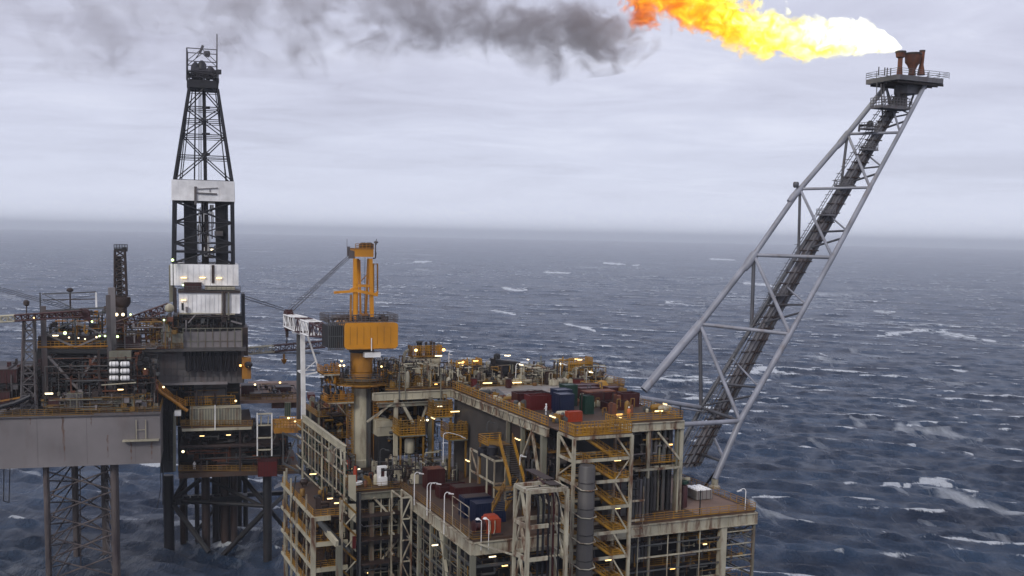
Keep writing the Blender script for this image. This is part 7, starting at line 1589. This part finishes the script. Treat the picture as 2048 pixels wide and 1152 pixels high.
for i in range(4):
    j = (i + 1) % 4; mb = MB()
    for t_ in (.28, .6, 1.0): mb.tube(k0[i].lerp(k1[i], t_), k0[j].lerp(k1[j], t_), .11, 6)
    mb.tube(k0[i].lerp(k1[i], .6), k1[i].lerp(k1[j], .5), .08, 5); mb.tube(k1[i].lerp(k1[j], .5), k0[j].lerp(k1[j], .6), .08, 5); P_(dr, 'cage_bar', mb, 'black')
mb = MB(); mb.beam(ond(399, 107, 6), ond(406, 91, 6), .55); mb.beam(ond(392, 116, 6), ond(401, 104, 6), .2); mb.lathe(ond(410, 112, 5.5), [(.2, 0), (.9, .4), (.7, 1.0), (.2, 1.5)], 8, axis=(0.6, 0, .6)); P_(dr, 'crown_hoist', mb, 'black')
mb = MB(); mb.tube(ond(434, 175, 3), ond(434, 68, 3), .14, 6); P_(dr, 'aerial', mb, 'black')
# riser ropes running right from the cabin to the far crane boom
# distant striped boom right of the derrick
rb3, ax3 = lat_boom('far_crane_boom', 'distant red and white lattice crane boom lying low over the water behind the boom rest', ond(494, 702, 20), ond(648, 688, 24), .8, ('cream', 'red', 'red'), 4)
mb = MB(); mb.beam(ond(495, 706, 20), ond(640, 706, 24), .3); P_(rb3, 'lower_walkway', mb, 'brown'); mb = MB(); c_ = ond(568, 708, 22); mb.path([c_, c_ - Vector((0, 0, 1.5))], .3); mb.lathe(c_ - Vector((0, 0, 2.6)), [(.1, 0), (.5, .4), (.8, 1.3)], 8); P_(rb3, 'hook', mb, 'orangef')
for k in range(2): mb = MB(); mb.tube(ond(490, 592 + k * 5, 4), ond(567, 617 + k * 4, 10), .08, 4, cap=False); P_(rb3, 'pendant_rope', mb, 'dark')

# ---------------------------------------------------------------- wellhead platform
wp = thing('wellhead_platform', 'low wellhead platform with dark jacket legs standing in the sea under the derrick', 'wellhead platform', Rf(0, 3, 0))
zq = lambda x, y, d_: ond(x, y, d_).z
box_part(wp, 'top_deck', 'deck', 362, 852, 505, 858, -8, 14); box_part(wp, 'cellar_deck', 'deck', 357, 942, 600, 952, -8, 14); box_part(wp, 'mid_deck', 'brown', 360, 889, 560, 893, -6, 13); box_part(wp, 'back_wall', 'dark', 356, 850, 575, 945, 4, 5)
box_part(wp, 'edge_beam', 'cream', 364, 856, 503, 861, -8.4, -8.02); box_part(wp, 'edge_beam', 'brown', 360, 889, 520, 894, -8.3, -8.0)
box_part(wp, 'rear_deck', 'deckp', 480, 800, 612, 806, 2, 30); box_part(wp, 'rear_deck', 'deckp', 500, 778, 606, 782, 30, 45)
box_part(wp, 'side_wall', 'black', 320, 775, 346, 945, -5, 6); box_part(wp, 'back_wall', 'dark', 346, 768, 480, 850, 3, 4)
for (x, y0, y1, d_, w_, m_) in ((349, 825, 942, -8, .6, 'pale'), (430, 810, 860, -8.5, .2, 'clean'), (480, 860, 942, -8, .35, 'brown'), (560, 880, 945, -4, .5, 'dark'), (384, 800, 858, -8, .15, 'yellowd'), (574, 850, 945, -2, .4, 'dark')):
    mb = MB(); mb.beam(ond(x, y0, d_), ond(x, y1, d_), w_); P_(wp, 'post', mb, m_)
mb = MB(); rb(mb, 349, 822, 362, 832, -8.6, -7); P_(wp, 'fender', mb, 'clean')
for (x, y1, d_, r_, m_) in ((338, 1086, 5, 1.2, 'black'), (535, 1116, -8, 1.0, 'dark'), (366, 1090, 8, .7, 'brown'), (371, 1086, 10, .55, 'dark')):
    p = ond(x, y1 - 30, d_); mb = MB(); mb.tube(Vector((p.x, p.y, -5)), Vector((p.x, p.y, zq(x, 950, d_))), r_, 14); P_(wp, 'jacket_leg', mb, m_)
for (x, y1, d_, r_) in ((394, 1050, 8, .55), (412, 1090, 2, .95), (431, 1066, 6, .75), (450, 1068, 4, .95), (468, 1072, 4, .8), (479, 1032, 16, .55), (491, 1032, 16, .6), (440, 1060, 10, .5), (458, 1050, 10, .5)):
    p = ond(x, y1 - 40, d_); mb = MB(); mb.tube(Vector((p.x, p.y, -5)), Vector((p.x, p.y, zq(x, 945, d_))), r_, 10); P_(wp, 'conductor', mb, 'dark' if r_ < .8 else 'brown')
for (x0, y0, d0_, x1, y1, d1_, r_) in ((342, 1003, 5, 418, 1104, -3, .62), (530, 1022, -8, 444, 1112, -3, .62), (346, 1000, 5, 372, 955, 2, .45), (346, 1000, 5, 400, 960, -2, .5), (540, 1020, -8, 575, 1062, 6, .5), (536, 1015, -8, 485, 955, 4, .6), (538, 1018, -8, 575, 985, 4, .5), (342, 1000, 5, 535, 1012, -8, .5), (420, 960, 4, 535, 1018, -8, .4), (395, 1060, 6, 440, 1005, 6, .4)):
    mb = MB(); mb.tube(ond(x0, y0, d0_), ond(x1, y1, d1_), r_, 9); P_(wp, 'jacket_brace', mb, 'dark')
mb = MB(); p = ud(ond(358, 1000, 4)); q = ud(ond(495, 994, 4)); mb.gbox(3, 6, p[1], q[1], p[2] - .6, p[2] + .5, Rf); mb.gbox(5, 6.5, q[1], q[1] + 11, p[2] - .3, p[2] + .6, Rf)
for i in range(9): u_ = p[1] + i * 1.7; mb.lathe(Rf(4, u_, p[2] - 1.0), [(.9, 0), (.9, .5), (.7, 1.9), (.9, 2.0)], 8)
P_(wp, 'guide_frame', mb, 'black')
rclutter(('dark', 'brown', 'beam', 'black'), wp, 'wellhead_gear', 362, 862, 515, 888, -7, 3, 80, .06, .25, .5); rclutter(('dark', 'brown', 'rust', 'beam'), wp, 'wellhead_gear', 362, 895, 590, 941, -7, 3, 120, .06, .3, .5)
rclutter(('dark', 'brown', 'yellowd'), wp, 'wellhead_gear', 480, 790, 600, 800, 5, 26, 50, .06, .25, .4)
rclutter(('black', 'dark'), wp, 'wellhead_gear', 325, 780, 346, 940, -6, -5, 20, .1, .3, .8); rclutter(('dark', 'brown', 'yellowd'), wp, 'wellhead_gear', 350, 775, 480, 850, -4, 2, 60, .06, .25, .5)
mb = MB(); mb.rail([ond(362, 852, -8), ond(505, 852, -8)], h=1.3, step=1.0, r=.07); mb.rail([ond(357, 942, -8), ond(520, 942, -8), ond(600, 941, -8)], h=1.2, step=1.0, r=.07); mb.rail([ond(480, 800, 2), ond(606, 800, 2)], h=1.2, step=1.2, r=.07); P_(wp, 'railing', mb, 'yellowd')
mb = MB(); mb.rail([ond(370, 812, -3), ond(470, 808, -3)], h=2.0, step=.5, r=.09); P_(wp, 'railing', mb, 'yellow')
for (x, y, d_, m_) in ((471.5, 801.7, -4, 'lamp'), (510, 769, 10, 'lampw'), (560, 765, 10, 'lamp'), (366, 903, -7.5, 'lampw'), (604, 848, -6, 'lampw')): bulb(wp, ond(x, y, d_), .24 if x != 366 else .3, m_)
strip(wp, ond(404, 872, -7.8), EU, 1.0, 'lamp', .07); strip(wp, ond(457, 870, -7.8), EU, 1.0, 'lamp', .07)
mb = MB(); rb(mb, 448, 900, 470, 930, -5, -2); P_(wp, 'control_cabinet', mb, 'brown')
tc_ = rcrate('cargo_container', 'pale mint ribbed container resting on the top deck of the wellhead platform', 'container', 'pale', 380, 818, 482, 849, -7, -3.5, 'cream', gC)
rcrate('cargo_container', 'bright dark red box container at the foot of the white ladder frame', 'container', 'redb', 516, 924, 554, 953, -11, -8, 'red', gC)
lf = thing('rung_tower', 'white square ladder frame with crossed rungs right of the mint container', 'ladder frame', ond(531, 912, -9.5))
for x in (514.5, 543.5):
    for d_ in (-9.5, -7.5): mb = MB(); mb.beam(ond(x, 826, d_), ond(x, 912, d_), .26); P_(lf, 'post', mb, 'clean')
for y in (828, 851, 876, 900): mb = MB(); mb.beam(ond(514.5, y, -9.5), ond(543.5, y - 1, -9.5), .28); mb.beam(ond(514.5, y, -9.5), ond(514.5, y, -7.5), .2); mb.beam(ond(543.5, y, -9.5), ond(543.5, y, -7.5), .2); P_(lf, 'rung', mb, 'cream')
mb = MB(); mb.beam(ond(522, 850, -8.6), ond(522, 832, -8.6), .3); mb.beam(ond(536, 850, -8.6), ond(537, 832, -8.6), .2); P_(lf, 'inner_rail', mb, 'cream')
mb = MB(); mb.path([ond(546, 838, -9), ond(551, 850, -9), ond(551, 872, -9), ond(546, 882, -9)], .08); P_(lf, 'safety_hoop', mb, 'pale')
# cargo on the rear deck
rcrate('cargo_container', 'dark red container under the derrick right corner on the rear deck', 'container', 'red', 483, 772, 508, 800, 8, 12, group=gC)
rcrate('cargo_container', 'small dark red skip in front of the rear deck container', 'container', 'red', 500, 788, 522, 804, 4, 7, group=gC)
rcrate('cargo_container', 'red lidded skip with pale pipes near the boom rest posts', 'container', 'red', 552, 775, 582, 786, 14, 18, group=gC)
rcrate('cargo_container', 'long dark red rack under the rear deck edge by the green drum', 'container', 'red', 544, 803, 600, 816, 3, 6, group=gC)
rcrate('green_drum', 'stacked dark green drums in front of the boom rest posts', 'drum', 'green', 570, 806, 581, 835, 1, 3, 'pale')
rcrate('red_tank', 'bright red tank just right of the boom rest mast', 'tank', 'redb', 617, 790, 630, 800, -2, 2, 'red')
# orange railed bridge end that ties the wellhead platform to the main platform
bg = thing('link_bridge', 'orange railed bridge landing joining the wellhead platform and the production platform', 'bridge', ond(585, 870, -8))
mb = MB(); rb(mb, 548, 855, 612, 866, -12, 0); P_(bg, 'landing_deck', mb, 'orangef'); mb = MB(); mb.rail([ond(548, 855, -2), ond(548, 857, -12), ond(612, 860, -12)], h=2.0, step=.7, r=.09); mb.rail([ond(560, 850, -2), ond(610, 850, -2)], h=2.0, step=.7, r=.09); P_(bg, 'railing', mb, 'yellow')
mb = MB(); mb.beam(ond(564, 866, -12), ond(602, 878, -12), .5); mb.beam(ond(566, 868, -12), ond(566, 930, -12), .3); mb.beam(ond(566, 926, -12), ond(598, 944, -12), .4); mb.beam(ond(590, 880, -12), ond(572, 924, -12), .25); mb.beam(ond(596, 878, -12), ond(597, 944, -12), .3); P_(bg, 'truss', mb, 'beam')
bulb(bg, ond(577, 836, -9), .25, 'lamp'); bulb(bg, ond(590, 842, -9), .25, 'lamp')
mb = MB(); mb.path([ond(285, 742, -8), ond(322, 785, -9), ond(345, 800, -9), ond(375, 822, -9)], .4); mb.rail([ond(285, 742, -8), ond(345, 800, -9), ond(372, 812, -9)], h=1.2, step=1.2, r=.08)
gw = thing('gangway', 'yellow gangway sloping down from the jack-up rig to the wellhead platform', 'gangway', ond(330, 790, -9)); P_(gw, 'walkway', mb, 'orangef')
person('person in white coveralls on the cellar deck of the wellhead platform', ond(389, 940, -6.5), math.radians(180), mat='clean', scale=1.15)
tp = thing('grey_tarpaulin', 'glossy grey tarpaulin over a hatch between the platforms above the water', 'tarpaulin', ond(565, 975, -14)); mb = MB(); mb.hexa([ond(548, 978, -14), ond(574, 968, -14), ond(580, 962, -8), ond(560, 966, -8), ond(548, 974, -14), ond(574, 964, -14), ond(580, 959, -8), ond(560, 963, -8)]); P_(tp, 'cover', mb, 'boom')
